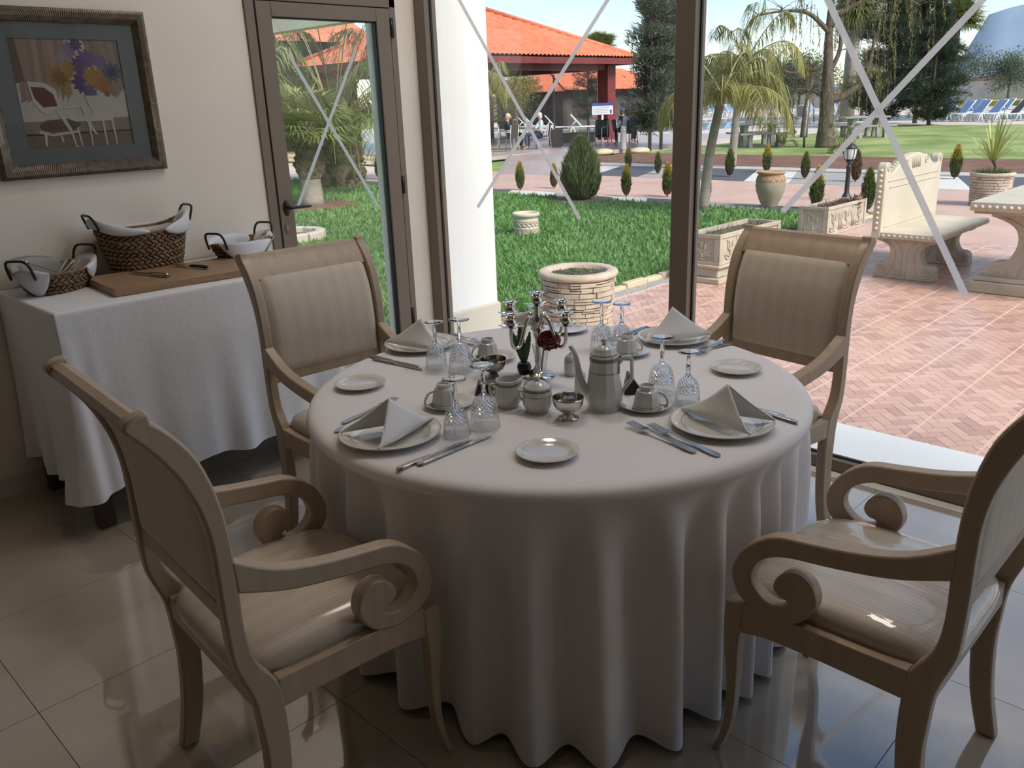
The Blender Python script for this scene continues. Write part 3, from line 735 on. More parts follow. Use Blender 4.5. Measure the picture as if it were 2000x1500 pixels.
knife('steel knife at the right rim, its handle beside the napkin tip', (2.035, 1.20), (2.010, .958)); knife('steel knife at the right rim, outermost towards the edge', (2.02, 1.15), (1.991, .912))
fork('steel fork by the patio-side napkin, lying beneath the other', (2.372, 1.470), (2.565, 1.436)); fork('steel fork by the patio-side napkin, crossing over the other', (2.362, 1.450), (2.560, 1.468), .007)
knife('steel knife left of the patio-side napkin, nearer the goblets', (2.324, 1.792), (2.56, 1.778)); knife('steel knife left of the patio-side napkin, nearer the far rim', (2.33, 1.815), (2.57, 1.800))
fork('steel fork left of the near napkin, its handle at the left rim', (1.37, 1.868), (1.165, 1.829)); fork('steel fork left of the near napkin, tines showing over its peak', (1.432, 1.90), (1.215, 1.868))
fork('steel fork beside the door-side teacup, nearer the cup', (1.985, 2.120), (2.025, 2.335)); fork('steel fork beside the door-side teacup, nearer the far rim', (2.015, 2.135), (2.05, 2.345))

def coffee_pot():
    t = thing('coffee_pot', 'tall faceted porcelain coffee pot in the middle of the table', 'coffee pot', (1.771, 1.385, TZ), R(135))
    pm = MAT['porcelain_cool']
    MB().lathe([(0, 0), (.046, 0), (.047, .004), (.045, .010), (.053, .030), (.0535, .040), (.050, .065), (.044, .105), (.0405, .135), (.0405, .154), (.042, .158), (.040, .161), (.036, .160), (0, .160)], 12, smooth=False).build('body', pm, t, sharp=22)
    MB().lathe([(.0412, .143), (.0414, .153)], 12, smooth=False).build('band', MAT['grey_band'], t)
    MB().lathe([(.0446, .1115), (.0443, .1128)], 12, smooth=False).build('line', MAT['grey_band'], t)
    lid = MB().lathe([(.037, .158), (.0375, .163), (.034, .167), (.028, .178), (.017, .186), (.007, .189), (.0055, .193), (.0095, .197), (.0085, .203), (.003, .2075), (0, .208)], 12, smooth=False).build('lid', pm, t, sharp=22)
    MB().lathe([(.0378, .1605), (.0382, .1635)], 12, smooth=False).build('lid_band', MAT['grey_band'], lid)
    MB().tube(smooth_path([(.043, 0, .050), (.060, 0, .070), (.070, 0, .100), (.075, 0, .135), (.082, 0, .165), (.095, 0, .187)], 4), [.0155, .015, .0145, .0135, .013, .012, .0115, .011, .0105, .010, .0095, .009, .0085, .008, .0077, .0074, .0072, .007, .007, .0068, .0066], 10).build('spout', pm, t)
    MB().tube([(-.036, 0, .128), (-.046, 0, .138), (-.052, 0, .147), (-.072, 0, .148), (-.077, 0, .143), (-.078, 0, .090), (-.074, 0, .080), (-.058, 0, .058), (-.047, 0, .050)], [.0055]+[.0058]*7+[.005], 6, smooth=False).build('handle', pm, t, sharp=40)
    c = MB()
    for a in (2.6, 2.75): c.tube([(.0418*math.cos(a+.1), .0418*math.sin(a+.1), .152), (.0435*math.cos(a), .0435*math.sin(a), .125), (.0448*math.cos(a-.08), .0448*math.sin(a-.08), .108)], .0012, 5)
    c.build('painted_curve', MAT['grey_band'], t)
coffee_pot()
def sugar_creamer():
    pm = MAT['porcelain_cool']
    t = thing('sugar_bowl', 'lidded porcelain sugar bowl in front of the rose vase', 'sugar bowl', (1.634, 1.516, TZ), R(135))
    MB().lathe([(0, 0), (.030, 0), (.031, .004), (.040, .018), (.043, .034), (.0415, .056), (.038, .070), (.036, .072), (0, .070)], 12, smooth=False).build('body', pm, t, sharp=22)
    MB().lathe([(.0395, .064), (.0385, .0705)], 12, smooth=False).build('band', MAT['grey_band'], t)
    MB().lathe([(.0423, .0505), (.0420, .052)], 12, smooth=False).build('line', MAT['grey_band'], t)
    MB().lathe([(.037, .071), (.037, .074), (.030, .080), (.018, .089), (.009, .092), (.0055, .095), (.0095, .099), (.007, .104), (0, .1055)], 12, smooth=False).build('lid', pm, t, sharp=22)
    MB().tube(smooth_path([(.038, 0, .060), (.051, 0, .063), (.053, 0, .048), (.043, 0, .036)], 4), .0042, 8).build('handle', pm, t)
    t = thing('cream_jug', 'open porcelain cream jug left of the sugar bowl', 'jug', (1.612, 1.611, TZ), R(-45))
    def jug(u, v):
        pr = [(.029, 0), (.030, .004), (.0375, .018), (.0385, .034), (.036, .055), (.033, .070), (.0345, .082), (.032, .0825), (.030, .068), (.030, .03), (.0, .02)]
        i = v*(len(pr)-1); a = int(i); b = min(a+1, len(pr)-1); f = i-a
        r = pr[a][0]*(1-f)+pr[b][0]*f; z = pr[a][1]*(1-f)+pr[b][1]*f
        q = 2*PI*u; lip = max(0, math.cos(q))**5*max(0, (z-.05)/.033)*(1 if r > .02 else 0)
        return ((r+lip*.012)*math.cos(q), r*math.sin(q), z+lip*.008)
    MB().grid(jug, 24, 10, wrap_u=True).build('body', pm, t, sharp=45)
    MB().grid(lambda u, v: ((.0348+max(0, math.cos(2*PI*u))**5*.006)*math.cos(2*PI*u)*1.01, .0352*math.sin(2*PI*u), .0665+v*.006+max(0, math.cos(2*PI*u))**5*.004), 24, 1, wrap_u=True).build('band', MAT['grey_band'], t)
    MB().tube(smooth_path([(-.032, 0, .066), (-.050, 0, .066), (-.050, 0, .045), (-.037, 0, .030)], 4), .0042, 8).build('handle', pm, t)
    t = thing('mustard_pot', 'small white lidded pot half hidden behind the coffee pot spout', 'pot', (1.945, 1.655, TZ))
    MB().lathe([(0, 0), (.019, 0), (.022, .01), (.022, .045), (.020, .05), (0, .05)], 16).build('body', pm, t)
    MB().lathe([(.021, .05), (.020, .058), (.012, .068), (.004, .071), (.005, .075), (0, .078)], 16).build('lid', pm, t)
    t = thing('salt_shaker', 'white salt shaker left of the coffee pot base', 'shaker', (1.815, 1.508, TZ))
    MB().lathe([(0, 0), (.017, 0), (.0185, .005), (.018, .04), (.016, .060), (.0165, .066), (.012, .073), (0, .075)], 16).build('body', pm, t)
    MB().lathe([(0, .0757), (.003, .0752)], 8).build('hole', MAT['black_seal'], t)
    def bowl(label, x, y, mat, z=TZ):
        t = thing('footed_bowl', label, 'bowl', (x, y, z), 0, 'small silver bowls')
        MB().lathe([(.0425, .0625), (.044, .0635), (.0435, .058), (.041, .044), (.034, .031), (.022, .022), (.013, .019), (0, .0185)], 32).build('outer_shell', MAT[mat], t)
        MB().lathe([(.0425, .0625), (.041, .056), (.038, .044), (.031, .033), (.018, .026), (0, .024)], 24, smooth=False).build('inner_shell', MAT[mat], t)
        MB().lathe([(0, .020), (.012, .019), (.016, .012), (.024, .008), (.030, .004), (.030, 0), (0, 0)], 32).build('foot', MAT[mat], t)
    bowl('polished silver footed bowl in front of the coffee pot', 1.645, 1.412, 'silver')
    bowl('dark reflecting footed bowl behind the black sachet holder', 1.775, 1.835, 'silver_dark')
    t = thing('sachet_holder', 'low black tapered holder left of the cream jug', 'holder', (1.665, 1.738, TZ), R(-45))
    def tap(m, w0, d0, w1, d1, z0, z1): return m.add([(-w0, -d0, z0), (w0, -d0, z0), (w0, d0, z0), (-w0, d0, z0), (-w1, -d1, z1), (w1, -d1, z1), (w1, d1, z1), (-w1, d1, z1)], [(0, 3, 2, 1), (4, 5, 6, 7), (0, 1, 5, 4), (1, 2, 6, 5), (2, 3, 7, 6), (3, 0, 4, 7)])
    tap(MB(), .048, .030, .036, .026, 0, .034).build('box', MAT['black_metal'], t, bevel=.003)
    MB().lathe([(0, 0), (.011, 0), (.012, .003), (.009, .005), (0, .004)], 14, 0, 0, 0).xform(Matrix.Translation((.01, -.029, .017)) @ Matrix.Rotation(R(80), 4, 'X')).build('badge', MAT['steel'], t)
    t = thing('menu_stand', 'black wedge-shaped card stand behind the coffee pot handle', 'stand', (1.93, 1.40, TZ), R(-45))
    MB().prism([(-.03, 0), (.03, 0), (-.012, .062), (-.018, .062)], 'y', -.022, .022).build('wedge', MAT['black_metal'], t, bevel=.002)
sugar_creamer()

plain('rose_red', (.20, .004, .012), .5, sheen=.4)
mottled('leaf_green', (.020, .060, .014), (.050, .115, .030), 30, .42)
plain('stem_green', (.06, .10, .03), .5)
plain('straw', (.55, .43, .25), .7)
def flowers():
    t = thing('rose_vase', 'clear textured glass vase holding the red rose', 'vase', (1.838, 1.685, TZ))
    MB().lathe([(0, 0), (.030, 0), (.030, .004), (.016, .010), (.013, .02), (.015, .03), (.021, .08), (.0275, .121), (.0265, .122), (.0195, .08), (.0125, .032), (0, .028)], 14, smooth=False).build('glass_body', MAT['vase_glass'], t)
    t = thing('red_rose', 'single dark red rose leaning out of the glass vase', 'rose', (1.838, 1.685, TZ))
    MB().tube(smooth_path([(0, 0, .032), (.003, -.004, .08), (.008, -.008, .118)], 4), .0028, 7).build('stem', MAT['stem_green'], t)
    C = Vector((.018, -.018, .136)); T = Matrix.Rotation(R(52), 3, Vector((.7, -.7, 0)).cross(Vector((0, 0, 1)))*-1) if False else Matrix.Rotation(R(38), 3, Vector((.70, -.71, 0)))
    for ring, (nr, rr, hh, op) in enumerate(((3, .008, .030, .0), (4, .014, .033, .1), (5, .021, .034, .35), (6, .028, .032, .7), (6, .033, .026, 1.1))):
        for i in range(nr):
            a0 = 2*PI*i/nr+ring*.8; wd = 2*PI/nr*1.55
            def fn(u, v, a0=a0, wd=wd, rr=rr, hh=hh, op=op):
                a = a0+(u-.5)*wd; q = abs(u-.5)*2
                r = rr*math.sin((.12+.62*v)*PI)**.7*(1+.0*q)+op*.010*max(0, v-.6)*2.5
                z = -.018+hh*v-.010*op*max(0, v-.6)*2.5-.010*q**3*v
                return C+T @ Vector((r*math.cos(a), r*math.sin(a), z))
            o = MB().grid(fn, 8, 7).build('petal', MAT['rose_red'], t); sd = o.modifiers.new('thick', 'SOLIDIFY'); sd.thickness = .0012
    for a in range(5):
        q = 2*PI*a/5
        def sf(u, v, q=q): return C+T @ Vector(((.004+.018*v)*math.cos(q)+(u-.5)*.008*(1-v)*-math.sin(q), (.004+.018*v)*math.sin(q)+(u-.5)*.008*(1-v)*math.cos(q), -.021+.006*v))
        MB().grid(sf, 2, 4).build('sepal', MAT['leaf_green'], t)
    p = thing('leaf_pot', 'small round black pot with tall toothed leaves left of the vase', 'plant', (1.862, 1.782, TZ))
    MB().lathe([(0, 0), (.014, 0), (.021, .010), (.0235, .024), (.020, .036), (.017, .038), (.015, .034), (0, .034)], 20).build('pot', MAT['black_metal'], p)
    MB().lathe([(0, .0375), (.012, .036), (.0155, .034)], 14).build('moss', MAT['leaf_green'], p)
    for (ang, ln, lean, wd) in ((150, .112, .034, .0105), (95, .125, .012, .0115), (-40, .105, .018, .010)):
        d = Vector((math.cos(R(ang)), math.sin(R(ang)), 0)); sd = Vector((.70, -.71, 0))
        m = MB(); vs = []; N = 18
        for i in range(N+1):
            q = i/N; c = d*(lean*q**1.4)+Vector((0, 0, .034+ln*q)); w = wd*math.sin(PI*min(1, q*.92+.06))**.8*(1+(.16 if i % 2 else -.05))
            vs += [c-sd*w+d*.004, c, c+sd*w+d*.004]
        fs = []
        for i in range(N): fs += [(3*i, 3*i+1, 3*i+4, 3*i+3), (3*i+1, 3*i+2, 3*i+5, 3*i+4)]
        o = m.add(vs, fs).build('leaf', MAT['leaf_green'], p); s2 = o.modifiers.new('thick', 'SOLIDIFY'); s2.thickness = .001
    f = thing('dried_flower', 'pale straw-coloured dried flower head behind the sugar bowl', 'flower', (1.735, 1.640, TZ))
    m = MB(); rnd = random.Random(4)
    for i in range(46):
        a = rnd.uniform(0, 2*PI); e = rnd.uniform(.1, 1.2); l = rnd.uniform(.03, .046)
        q = Vector((math.cos(a)*math.cos(e), math.sin(a)*math.cos(e), math.sin(e)))*l
        m.tube([(0, 0, .006), tuple(q*.6+Vector((0, 0, .008))), tuple(q+Vector((0, 0, .002)))], [.0022, .0020, .0006], 4)
    tag(m.build('bristles', MAT['straw'], f), kind='stuff')
    MB().ball((0, 0, .008), .014, .014, .010).build('heart', MAT['straw'], f)
flowers()

def candelabra():
    t = thing('candelabra', 'five-cup silver candelabra with curved arms behind the rose', 'candelabra', (1.871, 1.728, TZ), R(0))
    sv = MAT['silver']
    MB().lathe([(0, 0), (.052, 0), (.053, .004), (.046, .010), (.030, .016), (.014, .026), (.009, .04), (.012, .055), (.008, .075), (.0075, .12), (.013, .140), (.016, .155), (.011, .168), (.015, .178), (.012, .188), (.0075, .20), (.009, .225), (.0065, .244), (0, .244)], 24).build('stem', sv, t)
    def cup(base, parent, s=1.0):
        x, y, z = base
        def petal(u, v):
            a = 2*PI*u; lobes = .72+.28*math.cos(6*a); r = s*(.006+.027*v*lobes); return (x+r*math.cos(a), y+r*math.sin(a), z+.002+.006*v*v*(.4+.6*lobes))
        MB().grid(petal, 48, 4, wrap_u=True).build('drip_flower', sv, parent)
        MB().lathe([(0, 0), (.006*s, .001), (.008*s, .006), (.0145*s, .014), (.0155*s, .020), (.011*s, .027), (.0115*s, .030), (.0165*s, .041), (.0195*s, .0435), (.0190*s, .0445), (.011*s, .040), (.0095*s, .030), (0, .028)], 20, x, y, z).build('candle_cup', sv, parent)
    cup((0, 0, .230), t, 1.28)
    for k in range(4):
        a = k*PI/2; d = Vector((math.cos(a), math.sin(a), 0))
        pts = [(.006, .165), (.018, .193), (.034, .201), (.050, .188), (.064, .156), (.080, .122), (.098, .115), (.113, .128), (.118, .152), (.117, .192)]
        P = smooth_path([tuple(d*r+Vector((0, 0, z))) for r, z in pts], 4)
        arm = MB().tube(P, [.0066-.0014*i/len(P) for i in range(len(P))], 8).build('arm', sv, t)
        MB().tube(smooth_path([tuple(d*r+Vector((0, 0, z))) for r, z in [(.030, .186), (.022, .176), (.022, .166), (.028, .163)]], 4), [.004]*6+[.0035]*7, 7).build('scroll', sv, arm)
        cup(tuple(d*.117+Vector((0, 0, .184))), arm, 1.28)
candelabra()
# ------------------------------------------------------------------ on the side table, and the picture
mottled('seagrass', (.13, .078, .036), (.30, .195, .105), 22, .65, bump=.25, bscale=160)
mottled('board_wood', (.29, .175, .092), (.38, .245, .14), 7, .5, stretch=(1, 9, 9), bump=.05)
mottled('liner_linen', (.70, .695, .72), (.76, .755, .78), 5, .8, bump=.08, bscale=50)
mottled('liner_grey', (.30, .295, .285), (.36, .355, .345), 5, .85)
plain('knife_black', (.012, .012, .012), .4)

def basket(name, label, x, y, rz, a0, b0, a1, b1, h, sad, rows, n, hh, liner, seed):
    """oval woven basket: half-axes a0,b0 at the base, a1,b1 at the rim, rim raised by sad at the ends"""
    t = thing(name, label, 'basket', (x, y, BZ), R(rz), 'woven seagrass baskets')
    def ring(v, ang, inset=0.0):
        v = max(0.0, v); k = v**.8; a = a0+(a1-a0)*k-inset; b = b0+(b1-b0)*k-inset
        z = v*(h+sad*math.cos(ang)**4)
        return Vector((a*math.cos(ang), b*math.sin(ang), z))
    MB().grid(lambda u, v: ring(v, 2*PI*u, .010), 48, 8, wrap_u=True).build('inner_wall', MAT['seagrass'], t)
    MB().grid(lambda u, v: (a0*v*math.cos(2*PI*u), b0*v*math.sin(2*PI*u), .004), 32, 2, wrap_u=True).build('bottom', MAT['seagrass'], t)
    m = MB(); rnd = random.Random(seed)
    for i in range(rows):
        v = (i+.5)/rows
        for k in range(n):
            ang = 2*PI*(k+(.5 if i % 2 else 0))/n; p = ring(v, ang); q = ring(v, ang+.02); tg = (q-p).normalized()
            up = (ring(min(1, v+.05), ang)-ring(max(0, v-.05), ang)).normalized(); nr = tg.cross(up).normalized()
            ln = (ring(v, ang+PI/n)-ring(v, ang-PI/n)).length
            tilt = .55 if i % 2 else -.55
            ax = tg*math.cos(tilt)+up*math.sin(tilt); sd = nr.cross(ax)
            rot = Matrix((ax, sd, nr)).transposed()
            m.ball(p+nr*rnd.uniform(-.001, .0015), ln*.74, h/rows*.50*rnd.uniform(.85, 1.15), .0065, 6, 4, rot=rot)
    tag(m.build('weave', MAT['seagrass'], t), kind='stuff')
    rim = [tuple(ring(1, 2*PI*k/40)) for k in range(41)]
    MB().tube(rim, .0075, 7, cap=False).build('rim', MAT['seagrass'], t)
    for s in (0, PI):     # iron hoop handles at both ends
        c = ring(1, s); wd = b1*.46; out = Vector((math.cos(s), 0, 0))
        P = [c+Vector((0, -wd, -.02))+out*.0, c+Vector((0, -wd*.98, hh*.5))+out*.015, c+Vector((0, -wd*.72, hh*.94))+out*.024, c+Vector((0, 0, hh))+out*.026, c+Vector((0, wd*.72, hh*.94))+out*.024, c+Vector((0, wd*.98, hh*.5))+out*.015, c+Vector((0, wd, -.02))]
        MB().tube(smooth_path([tuple(p) for p in P], 4), .0055, 8).build('handle', MAT['black_metal'], t)
    # cloth lining folded out over the rim
    for (s0, s1, drop, rise, mat) in liner:
        def fn(u, v):
            ang = s0+(s1-s0)*u; e = max(0.0, math.sin(PI*u))**.6
            if v < .5:
                w = v/.5; p = ring(.45+.55*w, ang, .014-.006*w); p.z += (rise*e+.004)*w
            else:
                w = (v-.5)/.5; p = ring(1-drop*w*e, ang, -.017-.006*math.sin(PI*w)); p.z += (rise*e+.006)*(1-w)+.002
            return p
        o = MB().grid(fn, 30, 14).build('cloth_liner', MAT[mat], t); sm = o.modifiers.new('thick', 'SOLIDIFY'); sm.thickness = .003
    return t
basket('bread_basket', 'tall woven basket in the middle behind the cutting board', 1.575, 3.888, 0, .150, .088, .205, .128, .195, .045, 11, 40, .045,
       [(R(-78), R(28), .20, .036, 'liner_linen'), (R(150), R(264), .06, .030, 'liner_linen'), (R(25), R(155), .05, .010, 'liner_linen')], 1)
basket('cutlery_basket', 'shallow woven basket at the left end of the side table', 1.165, 3.832, 33, .128, .088, .184, .122, .085, .012, 5, 34, .060,
       [(R(-85), R(20), .80, .020, 'liner_linen'), (R(165), R(222), 1.0, .016, 'liner_linen'), (R(40), R(170), .1, .050, 'liner_grey')], 2)
basket('cutlery_basket', 'shallow woven basket at the right end of the side table', 2.015, 3.815, 24, .115, .080, .172, .114, .085, .012, 5, 34, .058,
       [(R(-170), R(-70), .98, .012, 'liner_linen'), (R(-38), R(20), 1.0, .016, 'liner_linen'), (R(30), R(160), .1, .030, 'liner_linen')], 3)

def board():
    t = thing('cutting_board', 'thick wooden cutting board at the front of the side table', 'cutting board', (1.575, 3.612, BZ), R(-4.6))
    MB().box(-.315, .325, -.192, .198, .001, .033).build('slab', MAT['board_wood'], t, bevel=.004)
    def kn(label, tip, end, mat, bl):
        tip, end = Vector(tip), Vector(end); d = tip-end; L = d.length
        k = thing('bread_knife', label, 'knife', (end.x, end.y, BZ+.0345), math.atan2(d.y, d.x)-PI/2, 'knives on the cutting board')
        MB().tube([(0, 0, .009), (0, .008, .009), (0, .05, .010), (0, .095, .009), (0, .115, .008)], [.006, .011, .010, .0095, .007], 10, flat=.72).build('handle', MAT[mat], k)
        MB().prism([(.007, .112), (-.010, .112), (-.012, .18), (-.009, L*.8), (.004, L), (.008, L*.8)], 'z', .006, .0078).build('blade', MAT['steel'], k)
        if bl: MB().lathe([(0, -.004), (.011, -.002), (.011, .004), (0, .006)], 12).xform(Matrix.Translation((0, .003, .009)) @ Matrix.Rotation(R(90), 4, 'X')).build('end_cap', MAT['steel'], k)
    kn('steel-handled knife lying across the left part of the cutting board', (1.432, 3.77), (1.493, 3.50), 'steel', True)
    kn('black-handled knife lying on the middle of the cutting board', (1.628, 3.775), (1.690, 3.532), 'knife_black', False)
board()

def basket_cutlery():
    def utensil(label, base, top, kind, roll=0.0):
        b, tp = Vector(base), Vector(top); d = tp-b; L = d.length; q = d.to_track_quat('Y', 'Z')
        t = thing(kind, label, kind.replace('_', ' '), tuple(b)); t.rotation_mode = 'QUATERNION'; t.rotation_quaternion = q
        t['group'] = 'cutlery in the shallow baskets'
        MB().add([(-.004, 0, 0), (.004, 0, 0), (.004, 0, .002), (-.004, 0, .002), (-.008, L, 0), (.008, L, 0), (.008, L, .003), (-.008, L, .003)], [(0, 3, 2, 1), (4, 5, 6, 7), (0, 1, 5, 4), (1, 2, 6, 5), (2, 3, 7, 6), (3, 0, 4, 7)]).build('handle', MAT['steel'], t, bevel=.001)
        if kind == 'serving_spoon': MB().ball((0, L+.02, .0), .017, .026, .006, 14, 8).build('spoon_bowl', MAT['steel'], t)
        if kind == 'tongs':
            MB().add([(-.004, 0, .02), (.004, 0, .02), (.004, 0, .022), (-.004, 0, .022), (-.008, L, 0.004), (.008, L, .004), (.008, L, .007), (-.008, L, .007)], [(0, 3, 2, 1), (4, 5, 6, 7), (0, 1, 5, 4), (1, 2, 6, 5), (2, 3, 7, 6), (3, 0, 4, 7)]).build('arm', MAT['steel'], t)
            MB().lathe([(0, -.009), (.009, -.009), (.009, .009), (0, .009)], 14).xform(Matrix.Translation((0, L, .004)) @ Matrix.Rotation(R(90), 4, 'Y')).build('bend', MAT['steel'], t)
    z = BZ
    utensil('bent steel tongs leaning over the left handle of the left basket', (1.16, 3.85, z+.055), (1.06, 3.842, z+.125), 'tongs')
    utensil('dark grey-handled fork fanned at the right end of the left basket, nearest the wall', (1.17, 3.86, z+.05), (1.245, 3.905, z+.112), 'serving_fork')
    utensil('steel fork fanned in the middle at the right end of the left basket', (1.18, 3.845, z+.05), (1.262, 3.880, z+.108), 'serving_fork')
    utensil('steel fork fanned nearest the front at the right end of the left basket', (1.19, 3.835, z+.05), (1.275, 3.858, z+.104), 'serving_fork')
    utensil('steel fork lying at the left end of the right basket', (1.98, 3.80, z+.050), (1.888, 3.832, z+.098), 'serving_fork')
    utensil('steel fork lying second from the left in the right basket', (1.995, 3.79, z+.050), (1.900, 3.810, z+.096), 'serving_fork')
    utensil('steel fork lying third from the left in the right basket', (2.01, 3.78, z+.050), (1.912, 3.790, z+.092), 'serving_fork')
    utensil('wide dark serving spoon sticking up beside the right basket handle', (2.04, 3.83, z+.055), (2.13, 3.815, z+.105), 'serving_spoon')
    t = thing('flat_tongs', 'scallop-ended dark tongs lying in the middle of the right basket', 'tongs', (2.035, 3.835, z+.085), R(15))
    sc = [(.032*(1+.10*math.cos(9*a))*math.cos(a), .018*(1+.10*math.cos(9*a))*math.sin(a)) for a in [2*PI*k/54 for k in range(54)]]
    MB().prism(sc, 'z', 0, .003).xform(Matrix.Rotation(R(50), 4, 'X')).build('scallop', MAT['silver_dark'], t)
    MB().tube([(.02, .01, .0), (.07, .02, -.012)], .004, 6).build('handle', MAT['silver_dark'], t)
basket_cutlery()

# ---- framed print: painted room corner with chair, vase and side table
mottled('frame_bronze', (.11, .085, .062), (.20, .165, .125), 30, .32, metal=.55)
plain('mat_board', (.095, .105, .11), .75)
thin_glass('picture_glass', (1, 1, 1), boost=.12)
def flat(name, col, rough=.8):
    return MAT[name] if name in MAT else plain(name, col, rough)
def picture():
    X0, X1, Z0, Z1 = 1.092, 1.797, 1.362, 2.042
    t = thing('framed_picture', 'bronze-framed print of a flower vase and chair on the left wall', 'picture', ((X0+X1)/2, W, Z0)); ox, oz = -(X0+X1)/2, -Z0
    w, h = (X1-X0)/2, Z1-Z0; fw = .058
    # four mitred, reeded frame bars
    def bar(p0, p1, q0, q1):
        m = MB(); n = 150; vs = []; prof = [(0, 0), (0, -.026), (.25, -.034), (.6, -.030), (.9, -.016), (1, -.010), (1, 0)]
        for i in range(n+1):
            f = i/n; a = Vector(p0).lerp(Vector(p1), f); b = Vector(q0).lerp(Vector(q1), f); rd = .0012*(1 if i % 2 else 0)
            for (k, d) in prof:
                c = a.lerp(b, k); vs.append((c.x, d-(rd if 0 < k < .95 and d else 0), c.y))
        M = len(prof); fs = []
        for i in range(n):
            for k in range(M-1): fs.append((i*M+k, (i+1)*M+k, (i+1)*M+k+1, i*M+k+1))
        return m.add(vs, fs, False).build('frame_bar', MAT['frame_bronze'], t)
    O = [(-w, 0), (w, 0), (w, h), (-w, h)]; I = [(-w+fw, fw), (w-fw, fw), (w-fw, h-fw), (-w+fw, h-fw)]
    for k in range(4): bar(O[k], O[(k+1) % 4], I[k], I[(k+1) % 4])
    PX, PZ = .222, (.120, .560)     # print half-width and z-range
    mb = MB(); a, b = w-fw+.002, PX
    for (x0, x1, z0, z1) in ((-a, -b, fw-.002, h-fw+.002), (b, a, fw-.002, h-fw+.002), (-b, b, fw-.002, PZ[0]), (-b, b, PZ[1], h-fw+.002)): mb.box(x0, x1, -.009, -.004, z0, z1)
    mb.build('mat_board', MAT['mat_board'], t)
    p = MB().box(-b, b, -.0042, -.003, PZ[0], PZ[1]).build('print', flat('print_ground', (.31, .30, .275)), t); p['label'] = 'printed picture of a draped room corner with a flower vase'
    lay = [0]
    def shape(poly, col, name='paint_area'):     # flat print, layered by hair-thin steps
        lay[0] += 1; y = -.0043-.00004*lay[0]; col = tuple(c*.72 for c in col); key = 'ink_%02d_%02d_%02d' % tuple(int(c*99) for c in col)
        q = [(-b+2*b*u, PZ[0]+(PZ[1]-PZ[0])*v) for u, v in poly]
        MB().add([(x, y, z) for x, z in q], [tuple(range(len(q)))]).build(name, flat(key, col), p)
    shape([(0, 0), (1, 0), (1, .14), (0, .14)], (.16, .115, .09)); shape([(0, .13), (1, .13), (1, .27), (0, .25)], (.22, .175, .13)); shape([(0, .12), (1, .13), (1, .145), (0, .14)], (.05, .03, .025))
    # curtains, each fold a strip
    rnd = random.Random(9)
    for i in range(9):
        u0 = .06+.048*i; c = rnd.uniform(.75, 1.15); shape([(u0, 1), (u0+.05, 1), (max(.02, .42*(u0+.05)/.5-.02+.02*i*.6), .45+.012*i), (max(.0, .42*u0/.5-.03+.02*i*.6), .42)], (.27*c, .19*c, .15*c))
    for i in range(7):
        u0 = .66+.048*i; c = rnd.uniform(.7, 1.1); shape([(u0, 1), (u0+.05, 1), (min(1, .90+.016*i+.02), .44+.02*i), (min(1, .84+.022*i), .50+.012*i)], (.25*c, .19*c, .15*c))
    shape([(0, 1), (.06, 1), (.09, .62), (0, .60)], (.12, .09, .07))
    # flowers
    def blob(u, v, r, col, k=9, jag=.25, n=26):
        shape([(u+r*(1+jag*math.sin(k*a)+.1*rnd.uniform(-1, 1))*math.cos(a), v+r*(1+jag*math.sin(k*a))*math.sin(a)) for a in [2*PI*j/n for j in range(n)]], col)
    for (u, v, r, c) in ((.52, .90, .075, (.20, .16, .23)), (.60, .95, .055, (.10, .07, .15)), (.68, .82, .085, (.13, .085, .20)), (.60, .76, .08, (.10, .075, .17)), (.80, .80, .06, (.16, .11, .22)), (.46, .82, .07, (.24, .20, .26)),
                         (.40, .66, .115, (.26, .155, .04)), (.40, .65, .07, (.16, .085, .015)), (.48, .74, .07, (.28, .17, .04)), (.60, .60, .09, (.09, .06, .15)), (.72, .64, .105, (.30, .16, .035)), (.80, .58, .07, (.25, .12, .02)), (.90, .70, .085, (.085, .085, .14)), (.90, .70, .045, (.045, .045, .08)), (.66, .52, .06, (.10, .07, .16)), (.45, .52, .045, (.27, .16, .05)), (.82, .50, .03, (.17, .09, .02))):
        blob(u, v, r, c)
    shape([(.60, .48), (.70, .48), (.70, .44), (.665, .36), (.66, .31), (.69, .29), (.61, .29), (.64, .31), (.635, .36), (.60, .44)], (.42, .40, .36))
    # painted side table and chair
    wh, dk = (.46, .44, .41), (.10, .06, .05)
    shape([(.40, .29), (.86, .29), (.84, .255), (.80, .24), (.46, .24), (.42, .255)], wh)
    for (u0, u1) in ((.46, .50), (.58, .60), (.72, .74), (.81, .84)): shape([(u0, .25), (u0+.022, .25), (u1, .0), (u1-.014, .0)], wh)
    shape([(.10, .62), (.26, .60), (.34, .54), (.36, .36), (.20, .32), (.12, .40)], wh); shape([(.12, .57), (.24, .56), (.31, .50), (.33, .39), (.20, .38), (.14, .46)], (.105, .012, .02))
    shape([(.14, .22), (.20, .26), (.40, .27), (.52, .22), (.46, .17), (.24, .15), (.15, .18)], dk); shape([(.12, .17), (.24, .135), (.48, .155), (.48, .135), (.24, .11), (.12, .14)], wh)
    shape([(.30, .36), (.34, .36), (.42, .18), (.44, .02), (.46, -.0), (.43, .0), (.40, .15)], wh); shape([(.33, .38), (.56, .40), (.57, .375), (.34, .355)], wh); shape([(.54, .39), (.57, .39), (.62, .20), (.66, .10), (.63, .12), (.58, .20)], wh)
    shape([(.16, .15), (.19, .15), (.17, .02), (.15, .02)], wh); shape([(.30, .13), (.32, .13), (.33, .05), (.31, .05)], wh)
    MB().add([(-w+fw-.002, -.0135, fw-.002), (w-fw+.002, -.0135, fw-.002), (w-fw+.002, -.0135, h-fw+.002), (-w+fw-.002, -.0135, h-fw+.002)], [(0, 1, 2, 3)]).build('glazing', MAT['picture_glass'], t)
picture()
